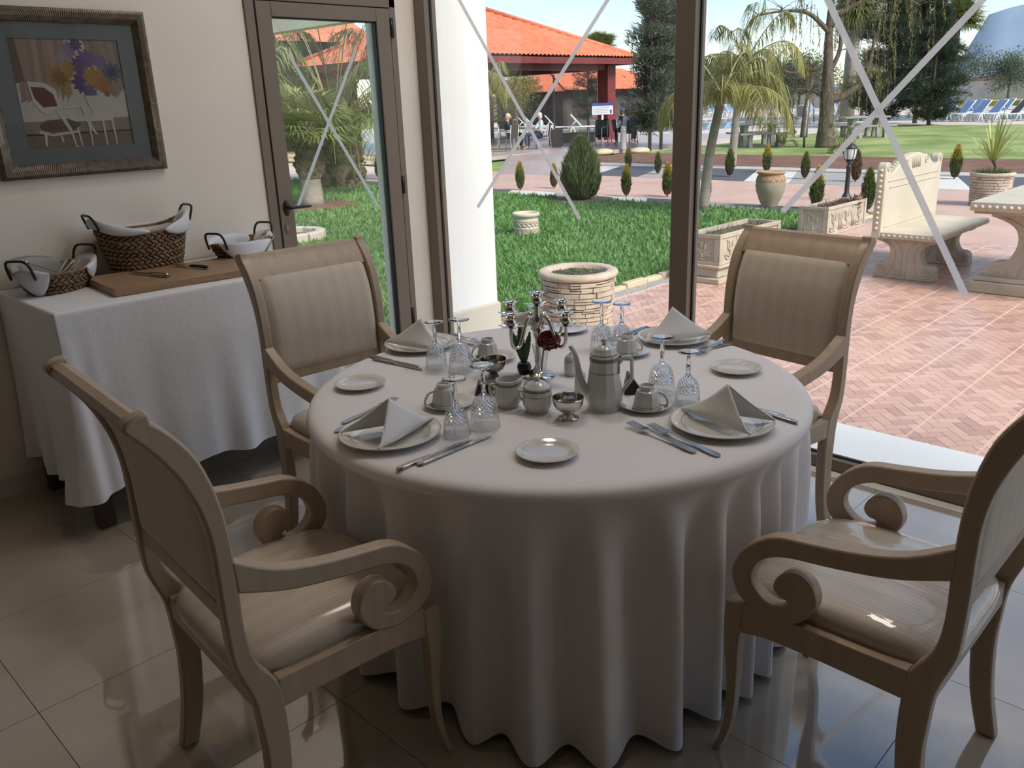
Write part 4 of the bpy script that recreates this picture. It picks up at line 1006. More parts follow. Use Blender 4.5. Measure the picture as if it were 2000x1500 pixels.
# ------------------------------------------------------------------ outdoors: ground
GZ = -.12
mottled('lawn_soil', (.085, .175, .045), (.13, .235, .07), 1.6, .9, detail=6, coords='Object')
mottled('lawn_far', (.13, .20, .045), (.33, .37, .13), .55, .9, detail=10, lo=.34, hi=.68, bump=.5, bscale=6)
mottled('red_soil', (.135, .062, .040), (.21, .105, .068), 2.2, .95, detail=8, bump=.4, bscale=12)
mottled('pink_path', (.52, .33, .26), (.62, .42, .34), 1.3, .5, detail=6)
mottled('deck_concrete', (.56, .47, .42), (.64, .55, .50), .4, .7, detail=6)
mottled('terrace_tile', (.42, .33, .31), (.52, .42, .39), .8, .3, detail=5)
mottled('kerb_concrete', (.40, .39, .37), (.50, .49, .47), 3, .8)
mottled('gravel_grey', (.24, .22, .20), (.44, .41, .38), 40, .9, detail=2)
mottled('gravel_white', (.52, .50, .46), (.68, .66, .62), 40, .9, detail=2)
mottled('gravel_black', (.045, .052, .065), (.12, .13, .15), 40, .9, detail=2)
mottled('tan_stone', (.52, .41, .27), (.62, .51, .35), 3, .7, detail=5)
mottled('joint_mortar', (.62, .43, .35), (.68, .49, .40), 5, .7)
tinted('grass_blade', (.075, .185, .040), (.22, .38, .12), .6, .3)
def brick_mat(name, attr):
    m, nt, b = new_mat(name); setp(b, rough=.30); L = nt.links.new
    if attr: a = nt.nodes.new('ShaderNodeAttribute'); a.attribute_name = 'tint'; src = a.outputs['Fac']
    else: a = nt.nodes.new('ShaderNodeObjectInfo'); src = a.outputs['Random']
    r = nt.nodes.new('ShaderNodeValToRGB'); e = r.color_ramp.elements; e[0].color = (.45, .26, .205, 1); e[1].color = (.66, .42, .335, 1)
    e.new(.3).color = (.56, .34, .265, 1); e.new(.75).color = (.62, .39, .305, 1)
    L(src, r.inputs['Fac']); L(r.outputs['Color'], b.inputs['Base Color'])
brick_mat('brick_obj', False); brick_mat('brick_bulk', True)

def slab(name, label, x0, x1, y0, y1, z0, z1, mat, parent=None):
    o = MB().box(x0, x1, y0, y1, z0, z1).build(name, MAT[mat], parent)
    if parent is None: tag(o, label, kind='structure')
    return o
def ground():
    tag(MB().box(-60, 900, -500, 900, GZ-.5, GZ-.06).build('terrain', MAT['lawn_far']), 'grassy ground far beyond the garden', kind='structure')
    slab('lawn_near', 'bright green clover lawn beside the patio', -30, 12.2, 4.72, 60, GZ-.06, GZ-.005, 'lawn_soil')
    pat = thing('patio', 'terracotta herringbone paving outside the window', None, (0, 0, 0), kind='structure')
    MB().box(4.028, 17.0, -9, 4.56, GZ-.06, GZ-.004).build('bed', MAT['joint_mortar'], pat)
    # herringbone at 45 degrees to the house
    w = .0625; s2 = math.sqrt(.5); bricks = []
    for m in range(-400, 400):
        for n in range(-200, 200):
            for kind in (0, 1):
                i, j = m+2*n, m-2*n
                cx, cy = ((i+1.0)*w, (j+.5)*w) if kind == 0 else ((i+.5)*w, (j+2.0)*w)
                X = 4.03+(cx+cy)*s2; Y = 1.0+(cx-cy)*s2
                if 4.06 < X < 10.6 and -1.6 < Y < 4.50 and Y > .16*X-1.2: bricks.append((X, Y, kind))
    g = .0035
    def solid(l, wd): return MB().box(-l/2, l/2, -wd/2, wd/2, -.008, 0)
    vis = [b for b in bricks if b[0] < 5.6 and .9 < b[1] < 2.6]
    vis.sort(key=lambda b: b[0]+.15*abs(b[1]-1.6)); near = vis[:296]; ns = set(near)
    me = [solid(2*w-g, w-g).mesh('brick', MAT['brick_obj'])]
    for X, Y, k in near:
        o = bpy.data.objects.new('brick', me[0]); link(o); o.parent = pat; o.location = (X, Y, GZ); o.rotation_euler = (0, 0, R(45) if k == 0 else R(-45))
    rest = [b for b in bricks if b not in ns]
    A = np.array([(x, y) for x, y, k in rest]); K = np.array([k for x, y, k in rest]); N = len(A)
    d = np.where(K == 0, 1, -1)[:, None]; ex = np.concatenate([np.full((N, 1), s2), d*s2], 1); ey = np.concatenate([-d*s2, np.full((N, 1), s2)], 1)
    hl, hw = (2*w-g)/2, (w-g)/2; V = np.zeros((N, 8, 3))
    for q, (a, b) in enumerate(((-1, -1), (1, -1), (1, 1), (-1, 1))):
        xy = A+ex*a*hl+ey*b*hw; V[:, q, :2] = xy; V[:, q+4, :2] = xy; V[:, q, 2] = GZ; V[:, q+4, 2] = GZ-.008
    F = np.array([(0, 1, 2), (0, 2, 3), (0, 4, 5), (0, 5, 1), (1, 5, 6), (1, 6, 2), (2, 6, 7), (2, 7, 3), (3, 7, 4), (3, 4, 0)])
    T = (F[None]+8*np.arange(N)[:, None, None]).reshape(-1, 3)
    tint = np.repeat(np.random.RandomState(1).rand(N), 8)
    tag(np_mesh('bulk_bricks', V.reshape(-1, 3), T, MAT['brick_bulk'], pat, tint), kind='stuff')
    MB().box(10.6, 17.0, -9, 4.56, GZ-.004, GZ-.001).build('far_paving', MAT['pink_path'], pat); MB().box(4.03, 10.6, -9, -1.5, GZ-.004, GZ-.001).build('far_paving', MAT['pink_path'], pat)
    jl = MB()
    for k in range(12): y = 4.14-.345*k; jl.box(4.03, 10.6, y-.005, y+.005, GZ-.002, GZ+.0012)
    jl.build('tile_joints', MAT['joint_mortar'], pat)
    slab('path', 'pink paved path across the garden', 12.75, 16.2, 4.56, 17.4, GZ-.06, GZ-.002, 'pink_path')
    slab('path_left', 'pale paved path below the terrace steps', 12.75, 16.2, 17.4, 60, GZ-.06, GZ-.002, 'deck_concrete')
    # gravel verges in alternating colours, slanting joints
    gv = thing('gravel_verge', 'patches of white, black and grey gravel along the path', None, kind='structure')
    cols = ['gravel_grey', 'gravel_white', 'gravel_black', 'gravel_grey', 'gravel_black', 'gravel_white']
    def verge(x0, x1, ys, off, sl):
        for i in range(len(ys)-1):
            a, b = ys[i], ys[i+1]; m = MB(); z = GZ+.003
            m.add([(x0, a, z-.05), (x1, a+sl, z-.05), (x1, b+sl, z-.05), (x0, b, z-.05), (x0, a, z), (x1, a+sl, z), (x1, b+sl, z), (x0, b, z)], [(0, 3, 2, 1), (4, 5, 6, 7), (0, 1, 5, 4), (1, 2, 6, 5), (2, 3, 7, 6), (3, 0, 4, 7)])
            m.build('gravel_patch', MAT[cols[(i+off) % 6]], gv)
    verge(12.2, 12.75, [4.7, 5.6, 6.4, 7.6, 8.6, 9.7, 10.8, 12.0, 13.5, 15, 17, 19, 22], 1, .4)
    verge(16.2, 18.6, [-4, 0, 3.2, 4.6, 6.4, 8.0, 9.0, 10.4, 11.7, 13.0, 15.2], 2, 1.0)
    MB().box(4.1, 12.2, 4.56, 4.72, GZ-.06, GZ+.004).build('gravel_edge', MAT['gravel_grey'], gv)
    kb = thing('kerb', 'low concrete and stone kerbs edging the beds', None, kind='structure')
    MB().box(18.6, 19.3, -9, 16.4, GZ-.06, GZ+.03).build('kerb_bar', MAT['kerb_concrete'], kb)
    rnd = random.Random(8); x = 4.3
    while x < 12.0:
        l = rnd.uniform(.18, .34); MB().box(x, x+l-.015, 4.70+rnd.uniform(-.01, .01), 4.79+rnd.uniform(-.01, .01), GZ-.05, GZ+.045+rnd.uniform(-.012, .012)).build('kerb_stone', MAT['tan_stone'], kb, bevel=.012); x += l
    slab('soil_bed', 'strip of bare red-brown soil', 19.3, 23.4, -12, 17.2, GZ-.06, GZ+.01, 'red_soil')
    slab('lawn_far', 'yellow-green lawn with the picnic tables', 23.4, 44, -30, 16.9, GZ-.06, GZ+.005, 'lawn_far')
    slab('pool_deck', 'pale concrete deck around the pool', 23.4, 110, 16.9, 60, GZ-.06, GZ+.008, 'deck_concrete')
    slab('pool_deck_right', 'pale concrete deck in front of the right-hand loungers', 44, 84, -30, 16.9, GZ-.06, GZ+.008, 'deck_concrete')
    # raised terrace with a tan step and a ramp
    tr = thing('terrace', 'raised tiled terrace under the red-roofed pavilion', None, kind='structure')
    MB().box(19.0, 34, 19.6, 60, GZ, 0).build('terrace_floor', MAT['terrace_tile'], tr)
    MB().box(17.6, 19.0, 19.6, 60, GZ, -.04).build('step', MAT['tan_stone'], tr); MB().box(16.4, 17.6, 19.6, 60, GZ, -.08).build('step', MAT['tan_stone'], tr)
    MB().add([(15.9, 13.9, GZ+.002), (15.6, 15.6, GZ+.002), (21.4, 20.6, .003), (23.0, 18.9, .003), (15.9, 13.9, GZ-.05), (15.6, 15.6, GZ-.05), (21.4, 20.6, GZ-.05), (23.0, 18.9, GZ-.05)], [(0, 1, 2, 3), (4, 7, 6, 5), (0, 4, 5, 1), (1, 5, 6, 2), (2, 6, 7, 3), (3, 7, 4, 0)]).build('ramp', MAT['terrace_tile'], tr)
    MB().add([(15.95, 13.7, GZ), (23.1, 18.7, GZ), (23.0, 18.9, GZ), (15.9, 13.9, GZ), (15.95, 13.7, GZ+.02), (23.1, 18.7, .03), (23.0, 18.9, .03), (15.9, 13.9, GZ+.02)], [(0, 3, 2, 1), (4, 5, 6, 7), (0, 1, 5, 4), (1, 2, 6, 5), (2, 3, 7, 6), (3, 0, 4, 7)]).build('ramp_kerb', MAT['tan_stone'], tr)
    MB().box(23.0, 34, 17.6, 19.6, GZ, 0).build('terrace_floor', MAT['terrace_tile'], tr)
    # grass blades, denser towards the house
    rs = np.random.RandomState(4); N = 190000
    x = rs.uniform(2.5, 12.2, N); y = rs.uniform(4.75, 24, N); dd = np.hypot(x, y)
    keep = (rs.rand(N) < np.clip((8.0/dd)**1.7, 0, 1)) & (y < 1.75*x+2) & (y > .36*x+1)
    x, y, dd = x[keep], y[keep], dd[keep]; n = len(x)
    # no blades inside beds
    k2 = np.ones(n, bool)
    for bx, by, br in ((12.017, 9.93, .62), (8.93, 13.93, .85), (6.4, 10.5, .45), (8.47, 7.98, .2), (11.77, 17.11, .68), (11.67, 7.16, .14)): k2 &= np.hypot(x-bx, y-by) > br
    x, y, dd = x[k2], y[k2], dd[k2]; n = len(x)
    h = rs.uniform(.025, .06, n)*(1+.02*dd); a = rs.uniform(0, 2*PI, n); wd = (.005+.0011*dd)*rs.uniform(.7, 1.4, n); le = rs.uniform(.2, 1.0, n)*h; la = rs.uniform(0, 2*PI, n)
    V = np.zeros((n, 3, 3)); V[:, 0] = np.stack([x-wd*np.cos(a), y-wd*np.sin(a), np.full(n, GZ-.01)], 1); V[:, 1] = np.stack([x+wd*np.cos(a), y+wd*np.sin(a), np.full(n, GZ-.01)], 1)
    V[:, 2] = np.stack([x+le*np.cos(la), y+le*np.sin(la), GZ+h], 1)
    patch = .5+.5*np.sin(x*1.7+np.sin(y*1.3))*np.sin(y*1.1+.7)
    tint = np.clip(.25+.45*rs.rand(n)+.3*patch*rs.rand(n), 0, 1)
    tag(np_mesh('grass', V.reshape(-1, 3), np.arange(3*n).reshape(-1, 3), MAT['grass_blade'], None, np.repeat(tint, 3)), 'short green grass and clover of the near lawn', 'grass', kind='stuff')
ground()
# ------------------------------------------------------------------ outdoors: garden furniture
mottled('cast_stone', (.37, .315, .245), (.50, .435, .345), 6, .75, detail=6, bump=.15, bscale=60)
mottled('cast_stone_top', (.50, .445, .345), (.58, .52, .42), 3, .65, detail=5)
mottled('cream_stone', (.40, .325, .25), (.56, .47, .375), 9, .8, detail=5, bump=.25, bscale=50)
plain('dark_joint', (.10, .075, .055), .9)
mottled('planter_soil', (.07, .05, .035), (.15, .11, .075), 14, .95, bump=.4)
mottled('terracotta', (.36, .20, .115), (.46, .275, .16), 9, .75)
mottled('urn_body', (.29, .23, .165), (.38, .31, .235), 7, .75, bump=.2, bscale=50)
plain('iron_paint', (.022, .024, .028), .45)
plain('lamp_glass', (.75, .77, .75), .25, trans=.35)
tinted('leaf_mix', (.030, .075, .018), (.14, .22, .06), .6, .25)
tinted('dry_mix', (.10, .055, .04), (.26, .17, .13), .8, .1)

def leaf_cloud(pts, dirs, length, width, rs):
    """one thin triangle per leaf"""
    n = len(pts); d = dirs/np.linalg.norm(dirs, axis=1, keepdims=True); q = rs.normal(size=(n, 3)); s = np.cross(d, q); s /= np.linalg.norm(s, axis=1, keepdims=True)+1e-9
    V = np.zeros((n, 3, 3)); V[:, 0] = pts-s*width[:, None]; V[:, 1] = pts+s*width[:, None]; V[:, 2] = pts+d*length[:, None]
    return V.reshape(-1, 3), np.arange(3*n).reshape(-1, 3)

def stone_planter():
    """round planter of stacked thin stones under a moulded rim"""
    t = thing('stone_planter', 'round stacked-stone planter right outside the window, behind the table', 'planter', (4.95, 4.13, GZ))
    Rb, Rt, H = .265, .288, .425
    MB().lathe([(0, 0), (Rb-.022, 0), (Rt-.022, H), (0, H)], 40).build('core', MAT['dark_joint'], t)
    rnd = random.Random(12); rows = 11; z = .0
    hs = [rnd.uniform(.8, 1.25) for _ in range(rows)]; s = sum(hs)
    for i in range(rows):
        h = hs[i]/s*H; a = rnd.uniform(0, 1); end = a+2*PI
        while a < end-.05:
            w = min(rnd.uniform(.22, .62), end-a)
            if end-a-w < .12: w = end-a
            split = rnd.random() < .25 and h > .036
            for (z0, z1) in (((z, z+h*.48), (z+h*.52, z+h)) if split else ((z, z+h),)):
                m = MB(); ns = max(2, int(w/.16)); ga = .008; vs = []; out = rnd.uniform(-.004, .010); sk = rnd.uniform(-.004, .004)
                for k in range(ns+1):
                    q = a+ga+(w-2*ga)*k/ns; c, sn = math.cos(q), math.sin(q); f = k/ns; oo = out+rnd.uniform(-.0025, .0025)
                    r0 = Rb+(Rt-Rb)*z0/H; r1 = Rb+(Rt-Rb)*z1/H; zb, zt = z0+.0016+sk*f, z1-.0016+sk*(1-f)*.6
                    vs += [((r0-.03)*c, (r0-.03)*sn, zb), ((r0+oo)*c, (r0+oo)*sn, zb+.002), ((r1+oo)*c, (r1+oo)*sn, zt-.002), ((r1-.03)*c, (r1-.03)*sn, zt)]
                fs = [(0, 1, 2, 3), tuple(4*ns+q for q in (3, 2, 1, 0))]
                for k in range(ns):
                    for q in range(4): fs.append((4*k+q, 4*k+4+q, 4*k+4+(q+1) % 4, 4*k+(q+1) % 4))
                m.add(vs, fs).build('stone', MAT['cream_stone'], t, sharp=35)
            a += w
        z += h
    MB().lathe([(Rt-.07, H-.03), (Rt-.065, H+.045), (Rt-.05, H+.058), (Rt, H+.058), (Rt+.018, H+.048), (Rt+.022, H+.03), (Rt+.016, H+.012), (Rt-.01, H), (Rt-.07, H-.03)], 48).build('rim', MAT['cream_stone'], t)
    MB().grid(lambda u, v: ((Rt-.062)*v*math.cos(2*PI*u), (Rt-.062)*v*math.sin(2*PI*u), H+.022+.010*math.sin(9*u*6.28)*v*(1-v)+.004*math.sin(40*u+9*v)), 40, 8, wrap_u=True).build('soil', MAT['planter_soil'], t)
    rs = np.random.RandomState(3); n = 420; r = np.sqrt(rs.rand(n))*.2; a = rs.rand(n)*2*PI
    P = np.stack([r*np.cos(a), r*np.sin(a), np.full(n, H+.02)], 1); D = rs.normal(size=(n, 3)); D[:, 2] = np.abs(D[:, 2])+.4
    V, T = leaf_cloud(P, D, rs.uniform(.02, .045, n), rs.uniform(.002, .005, n), rs); tag(np_mesh('weeds', V, T, MAT['leaf_mix'], t, np.repeat(rs.rand(n), 3)), kind='stuff')
    return t
SP = stone_planter()
f2 = copy_tree(SP); f2.location = (14.28, 3.81, GZ); f2.rotation_euler = (0, 0, 2.0); tag(f2, 'round stacked-stone planter with the spiky yucca, beyond the bench', 'planter')

def pot_small():
    t = thing('garden_urn', 'small empty ringed stone pot standing alone on the lawn', 'pot', (8.466, 7.98, GZ))
    MB().lathe([(0, 0), (.165, 0), (.17, .02), (.168, .07), (.178, .08), (.172, .095), (.166, .10), (.166, .17), (.174, .178), (.170, .19), (.166, .20), (.165, .225), (.178, .235), (.192, .25), (.192, .275), (.180, .29), (.160, .285), (.150, .26), (.145, .20), (0, .19)], 36).build('body', MAT['cast_stone_top'], t)
    for k in range(18):
        a = 2*PI*k/18; m = MB()
        m.tube([(.169*math.cos(a)+.026*math.cos(q)*-math.sin(a), .169*math.sin(a)+.026*math.cos(q)*math.cos(a), .135+.026*math.sin(q)) for q in [2*PI*j/12 for j in range(13)]], .0075, 5, cap=False); m.build('ring_relief', MAT['cast_stone'], t)
        MB().box(-.009, .009, -.006, .006, .008, .065).xform(Matrix.Rotation(a, 4, 'Z') @ Matrix.Translation((0, .170, 0))).build('flute', MAT['cast_stone'], t)
pot_small()

def spiral(cx, cz, r0, r1, a0, turns, n=40):
    return [(cx+(r0+(r1-r0)*i/n)*math.cos(a0+turns*2*PI*i/n), cz+(r0+(r1-r0)*i/n)*math.sin(a0+turns*2*PI*i/n)) for i in range(n+1)]
def scroll_support(parent, x0, x1, y0, y1, h, mat='cast_stone'):
    """carved pedestal: waisted slab in the (y, z) plane with volutes on both feet and both faces"""
    cy = (y0+y1)/2; hw = (y1-y0)/2; k = hw/.275; kz = h/.375
    half = [(.275, 0), (.275, .05), (.268, .07), (.270, .10), (.245, .135), (.205, .145), (.175, .15), (.150, .185), (.135, .23), (.14, .275), (.165, .31), (.215, .335), (.27, .35), (.27, .375)]
    half = [(a*k, b*kz) for a, b in half]; half = [half[0]]+smooth_path(half[1:-1], 2)+[half[-1]]
    poly = [(cy+a, b) for a, b in half]+[(cy-a, b) for a, b in reversed(half)]
    o = MB().prism(poly, 'x', x0, x1).build('support', MAT[mat], parent, bevel=.008)
    rel = MB()
    for sg in (1, -1):
        for x in (x0, x1):
            sp = spiral(.200, .085, .058, .012, -PI/2, -1.9 if False else 1.8)
            rel.tube([(x, cy+sg*a*k, b*kz) for a, b in sp], .0075, 5)
            rel.tube([(x, cy+sg*a*k, b*kz) for a, b in smooth_path([(.200, .027), (.15, .04), (.11, .10), (.088, .18), (.092, .26), (.13, .315), (.20, .345)], 4)], .008, 5)
            rel.tube([(x, cy+sg*a*k, b*kz) for a, b in smooth_path([(.02, .03), (.022, .15), (.02, .24), (.045, .30), (.10, .35)], 3)], .006, 5)
    rel.build('carved_relief', MAT[mat], o)
    return o
def egg_edge(parent, p, q, n, r=.016, zdrop=.0):
    p, q = Vector(p), Vector(q)
    m = MB()
    for i in range(n): m.ball(p.lerp(q, (i+.5)/n), r, r, r*.8, 7, 5)
    m.build('bead_moulding', MAT['cast_stone_top'], parent)
def bench():
    t = thing('stone_bench', 'carved cream stone bench with a scrolled back on the patio', 'bench', (8.15, 2.55, GZ)); ox, oy = -8.15, -2.55
    scroll_support(t, .02, .15, .0, .56, .385); scroll_support(t, 1.0, 1.13, .0, .56, .385)
    X0, X1, Y0, Y1 = -.04, 1.40, -.03, .50
    st = MB().box(X0, X1, Y0, Y1, .385, .44).build('seat', MAT['cast_stone_top'], t, bevel=.006)
    egg_edge(st, (X0-.002, Y0+.02, .412), (X0-.002, Y1, .412), 10); egg_edge(st, (X0+.02, Y0-.002, .412), (X1, Y0-.002, .412), 28, .014)
    # back slab, outline in (x, z), scrolls along its crest
    pr = [(-.05, .38), (-.055, .95), (-.05, 1.04), (-.02, 1.075), (.03, 1.07), (.055, 1.03), (.05, .985), (.10, .965), (.17, .985), (.26, 1.035), (.34, 1.075), (.42, 1.085), (.48, 1.10), (.62, 1.12), (.78, 1.12), (.90, 1.10), (.98, 1.085), (1.06, 1.065), (1.14, 1.02), (1.22, .98), (1.29, .965), (1.34, .985), (1.34, 1.03), (1.37, 1.07), (1.42, 1.075), (1.45, 1.04), (1.455, .95), (1.45, .38)]
    pr = [(a*.985, b) for a, b in pr]
    bk = MB().prism([pr[0]]+smooth_path(pr[1:-1], 2)+[pr[-1]], 'y', .50, .585).build('back', MAT['cast_stone_top'], t, bevel=.010)
    rel = MB()
    for (cx, cz, d) in ((0.0, 1.03, 1), (1.38, 1.03, -1), (.42, 1.04, -1), (.96, 1.04, 1)):
        rel.tube([(cx+(a-0)*d, .497, b) for a, b in spiral(0, cz, .040, .010, 0, 1.6, 24)], .007, 5)
    for k in range(5): rel.tube([(.60+.045*k, .496, .985), (.585+.052*k, .496, 1.085)], .009, 5)
    rel.box(.02, 1.36, .492, .50, .475, .485); rel.box(.02, 1.36, .492, .50, .90, .908); rel.box(.06, 1.32, .492, .50, .84, .846)
    rel.build('carved_relief', MAT['cast_stone_top'], bk)
    egg_edge(bk, (-.058, .5425, .45), (-.058, .5425, 1.03), 12, .020); egg_edge(bk, (.10, .5425, .975), (.34, .5425, 1.085), 6, .018); egg_edge(bk, (1.02, .5425, 1.085), (1.26, .5425, .975), 6, .018)
bench()
def stone_table():
    t = thing('stone_table', 'carved cream stone table cut off by the right edge', 'table', (8.0, 1.6, GZ))
    scroll_support(t, .05, .22, -.42, .52, .70); 
    b = MB().box(-.02, .29, -.52, .60, 0, .10); b.box(.0, .27, -.50, .575, .10, .14); b.build('plinth', MAT['cast_stone'], t, bevel=.012)
    scroll_support(t, 1.35, 1.52, -.42, .52, .70); MB().box(1.28, 1.59, -.52, .60, 0, .10).build('plinth', MAT['cast_stone'], t, bevel=.012)
    tp = MB().box(-.12, 1.8, -.70, .64, .715, .79).build('tabletop', MAT['cast_stone_top'], t, bevel=.006)
    MB().box(-.09, 1.77, -.67, .61, .69, .715).build('under_moulding', MAT['cast_stone'], tp)
    egg_edge(tp, (-.122, -.68, .752), (-.122, .63, .752), 24, .020); egg_edge(tp, (-.10, .642, .752), (1.78, .642, .752), 32, .018)
stone_table()

def trough(label, x0, x1, y0, y1, zb, zt, plinth, dry):
    t = thing('stone_trough', label, 'planter', (x0, y0, GZ), 0, 'carved stone troughs along the lawn edge'); lx, ly = x1-x0, y1-y0; H = zt-GZ; b = zb-GZ
    m = MB(); th = .035
    m.box(0, lx, 0, th, b, H); m.box(0, lx, ly-th, ly, b, H); m.box(0, th, th, ly-th, b, H); m.box(lx-th, lx, th, ly-th, b, H); m.box(0, lx, 0, ly, b, b+.03)
    bd = m.build('box', MAT['cast_stone'], t)
    fr = MB(); e = .012; w = .035
    for (c0, c1, d0, d1) in ((0, lx, H-w, H+.008), (0, lx, b, b+w), (0, w, b+w, H-w), (lx-w, lx, b+w, H-w)): fr.box(c0-e, c1+e, -e, .0, d0, d1)
    for (c0, c1, d0, d1) in ((0, ly, H-w, H+.008), (0, ly, b, b+w), (0, w, b+w, H-w), (ly-w, ly, b+w, H-w)): fr.box(-e, 0, c0-e, c1+e, d0, d1)
    fr.build('border', MAT['cast_stone'], bd, bevel=.005)
    # tulip and leaf relief on the two visible faces
    def tulip(P, s, par):
        r = MB(); z = b+w
        def tb(pts, rad): r.tube([P(a*s, z+c*s) for a, c in smooth_path(pts, 4)], rad, 5)
        for sg in (1, -1):
            tb([(0, .10), (sg*.045, .13), (sg*.05, .18), (sg*.075, .225)], [.010]*9+[.005]*4); tb([(sg*.075, .225), (sg*.03, .20), (0, .155)], .006); tb([(0, .02), (sg*.05, .01), (sg*.09, .035), (sg*.10, .07)], .009); tb([(sg*.10, .07), (sg*.06, .055), (0, .03)], .006)
        tb([(0, .0), (.008, .05), (0, .10)], .008); tb([(0, .10), (-.012, .15), (0, .205), (.012, .15), (0, .10)], .008)
        r.build('tulip_relief', MAT['cast_stone'], par)
    hh = (H-b)/.33
    tulip(lambda a, z: (-.004, ly/2-a, z), hh, bd)
    for k in range(3): tulip(lambda a, z, k=k: (lx*(k+.5)/3+a, -.004, z), hh, bd)
    for k in (1, 2):
        r = MB()
        for d in (-.04, -.015, .015, .04): r.tube([(lx*k/3+d*1.2, -.004, b+.05), (lx*k/3+d*.8, -.004, b+.14), (lx*k/3+d*2.0, -.004, b+.25)], .007, 5)
        r.build('stem_relief', MAT['cast_stone'], bd)
    MB().box(th, lx-th, th, ly-th, H-.07, H-.04).build('soil', MAT['planter_soil'], t)
    if plinth:
        p = MB().box(-.03, lx+.03, -.03, ly+.03, b-.03, b); p.box(.01, lx-.01, .01, ly-.01, .055, b-.03); p.box(-.03, lx+.03, -.03, ly+.03, 0, .055); p.build('plinth', MAT['cast_stone'], t, bevel=.010)
    rs = np.random.RandomState(int(x0*10)); n = 500 if dry else 160
    P = np.stack([rs.uniform(.05, lx-.05, n), rs.uniform(.05, ly-.05, n), np.full(n, H-.035)], 1); D = rs.normal(size=(n, 3)); D[:, 2] = np.abs(D[:, 2])+.5
    if dry: P[:150, 0] = rs.normal(lx*.80, .07, 150); P[:150, 1] = rs.uniform(-.02, .08, 150); P[:150, 2] = H+rs.uniform(-.12, .05, 150)
    V, T = leaf_cloud(P, D, rs.uniform(.03, .075, n), rs.uniform(.006, .016, n)*(1 if dry else .4), rs); tag(np_mesh('dry_plants' if dry else 'weeds', V, T, MAT['dry_mix' if dry else 'leaf_mix'], t, np.repeat(rs.rand(n), 3)), kind='stuff')
trough('carved stone trough on a plinth, half hidden by the window post', 7.02, 8.20, 4.12, 4.50, .06, .345, True, False)
trough('carved stone trough with withered plants below the lamp post', 10.2, 11.35, 4.50, 4.86, GZ, .235, False, True)

def urn():
    t = thing('clay_urn', 'big clay urn with a zigzag collar at the lawn edge', 'urn', (12.55, 6.50, GZ))
    MB().lathe([(0, 0), (.115, 0), (.12, .02), (.17, .13), (.215, .25), (.232, .34), (.225, .40)], 32).build('body', MAT['urn_body'], t)
    MB().lathe([(.225, .40), (.228, .41), (.215, .46), (.195, .50), (.20, .52), (.218, .53), (.218, .555), (.20, .56), (.16, .54), (0, .50)], 32).build('collar', MAT['terracotta'], t)
    z = MB(); n = 14
    for k in range(n):
        a, b, c = 2*PI*k/n, 2*PI*(k+.5)/n, 2*PI*(k+1)/n
        z.tube([(.228*math.cos(a), .228*math.sin(a), .415), (.206*math.cos(b), .206*math.sin(b), .485), (.228*math.cos(c), .228*math.sin(c), .415)], .006, 5)
    z.build('zigzag', MAT['urn_body'], t)
urn()
def lamp_post():
    t = thing('lamp_post', 'black lantern on a short post above the withered trough', 'lamp', (13.87, 5.83, GZ))
    ir = MAT['iron_paint']
    MB().lathe([(0, 0), (.10, 0), (.10, .03), (.07, .06), (.065, .09), (.05, .10), (.048, .12), (.038, .14), (.036, .52), (.046, .54), (.03, .56), (.028, .60), (.06, .635), (0, .635)], 20).build('post', ir, t)
    h = MB().lathe([(0, .63), (.055, .635), (.06, .65), (.078, .655), (.078, .665), (0, .665)], 20); h.lathe([(.10, .825), (.108, .835), (.10, .85), (.075, .885), (.04, .91), (.018, .915), (.02, .935), (.008, .955), (0, .965)], 20); h.build('lantern_cap', ir, t)
    MB().lathe([(.074, .665), (.088, .70), (.096, .75), (.098, .79), (.096, .827)], 20).build('lantern_glass', MAT['lamp_glass'], t)
    for k in range(6):
        a = 2*PI*k/6; MB().tube([(r*math.cos(a), r*math.sin(a), z) for r, z in ((.077, .665), (.091, .70), (.099, .75), (.101, .79), (.100, .828))], .006, 5).build('rib', ir, t)
lamp_post()
# ------------------------------------------------------------------ outdoors: plants
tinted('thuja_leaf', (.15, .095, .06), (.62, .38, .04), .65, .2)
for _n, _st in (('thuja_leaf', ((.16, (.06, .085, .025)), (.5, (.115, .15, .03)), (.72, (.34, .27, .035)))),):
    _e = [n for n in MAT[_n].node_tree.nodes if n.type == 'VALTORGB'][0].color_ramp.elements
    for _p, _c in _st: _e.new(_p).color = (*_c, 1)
tinted('thuja_brown', (.11, .060, .030), (.20, .13, .055), .75, .1)
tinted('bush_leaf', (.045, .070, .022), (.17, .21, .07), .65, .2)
tinted('conifer_leaf', (.018, .032, .020), (.075, .105, .066), .7, .15)
tinted('casuarina_leaf', (.065, .085, .062), (.17, .20, .145), .7, .2)
tinted('olive_leaf', (.045, .070, .040), (.13, .165, .10), .7, .2)
tinted('willow_leaf', (.13, .125, .030), (.34, .31, .085), .7, .3)
tinted('twig', (.075, .055, .042), (.14, .105, .08), .8)
tinted('palm_leaf', (.060, .090, .022), (.29, .31, .105), .55, .3)
tinted('feather_leaf', (.085, .105, .022), (.42, .39, .12), .55, .35)
tinted('yucca_leaf', (.13, .20, .04), (.42, .46, .13), .55, .3)
mottled('bark', (.085, .062, .048), (.17, .13, .105), 7, .9, stretch=(2, 2, .5), bump=.6, bscale=20)
mottled('pale_bark', (.24, .205, .165), (.34, .30, .25), 5, .85, stretch=(1, 1, 4), bump=.3, bscale=20)
mottled('palm_boot', (.085, .055, .035), (.23, .165, .115), 9, .9, bump=.6, bscale=22)

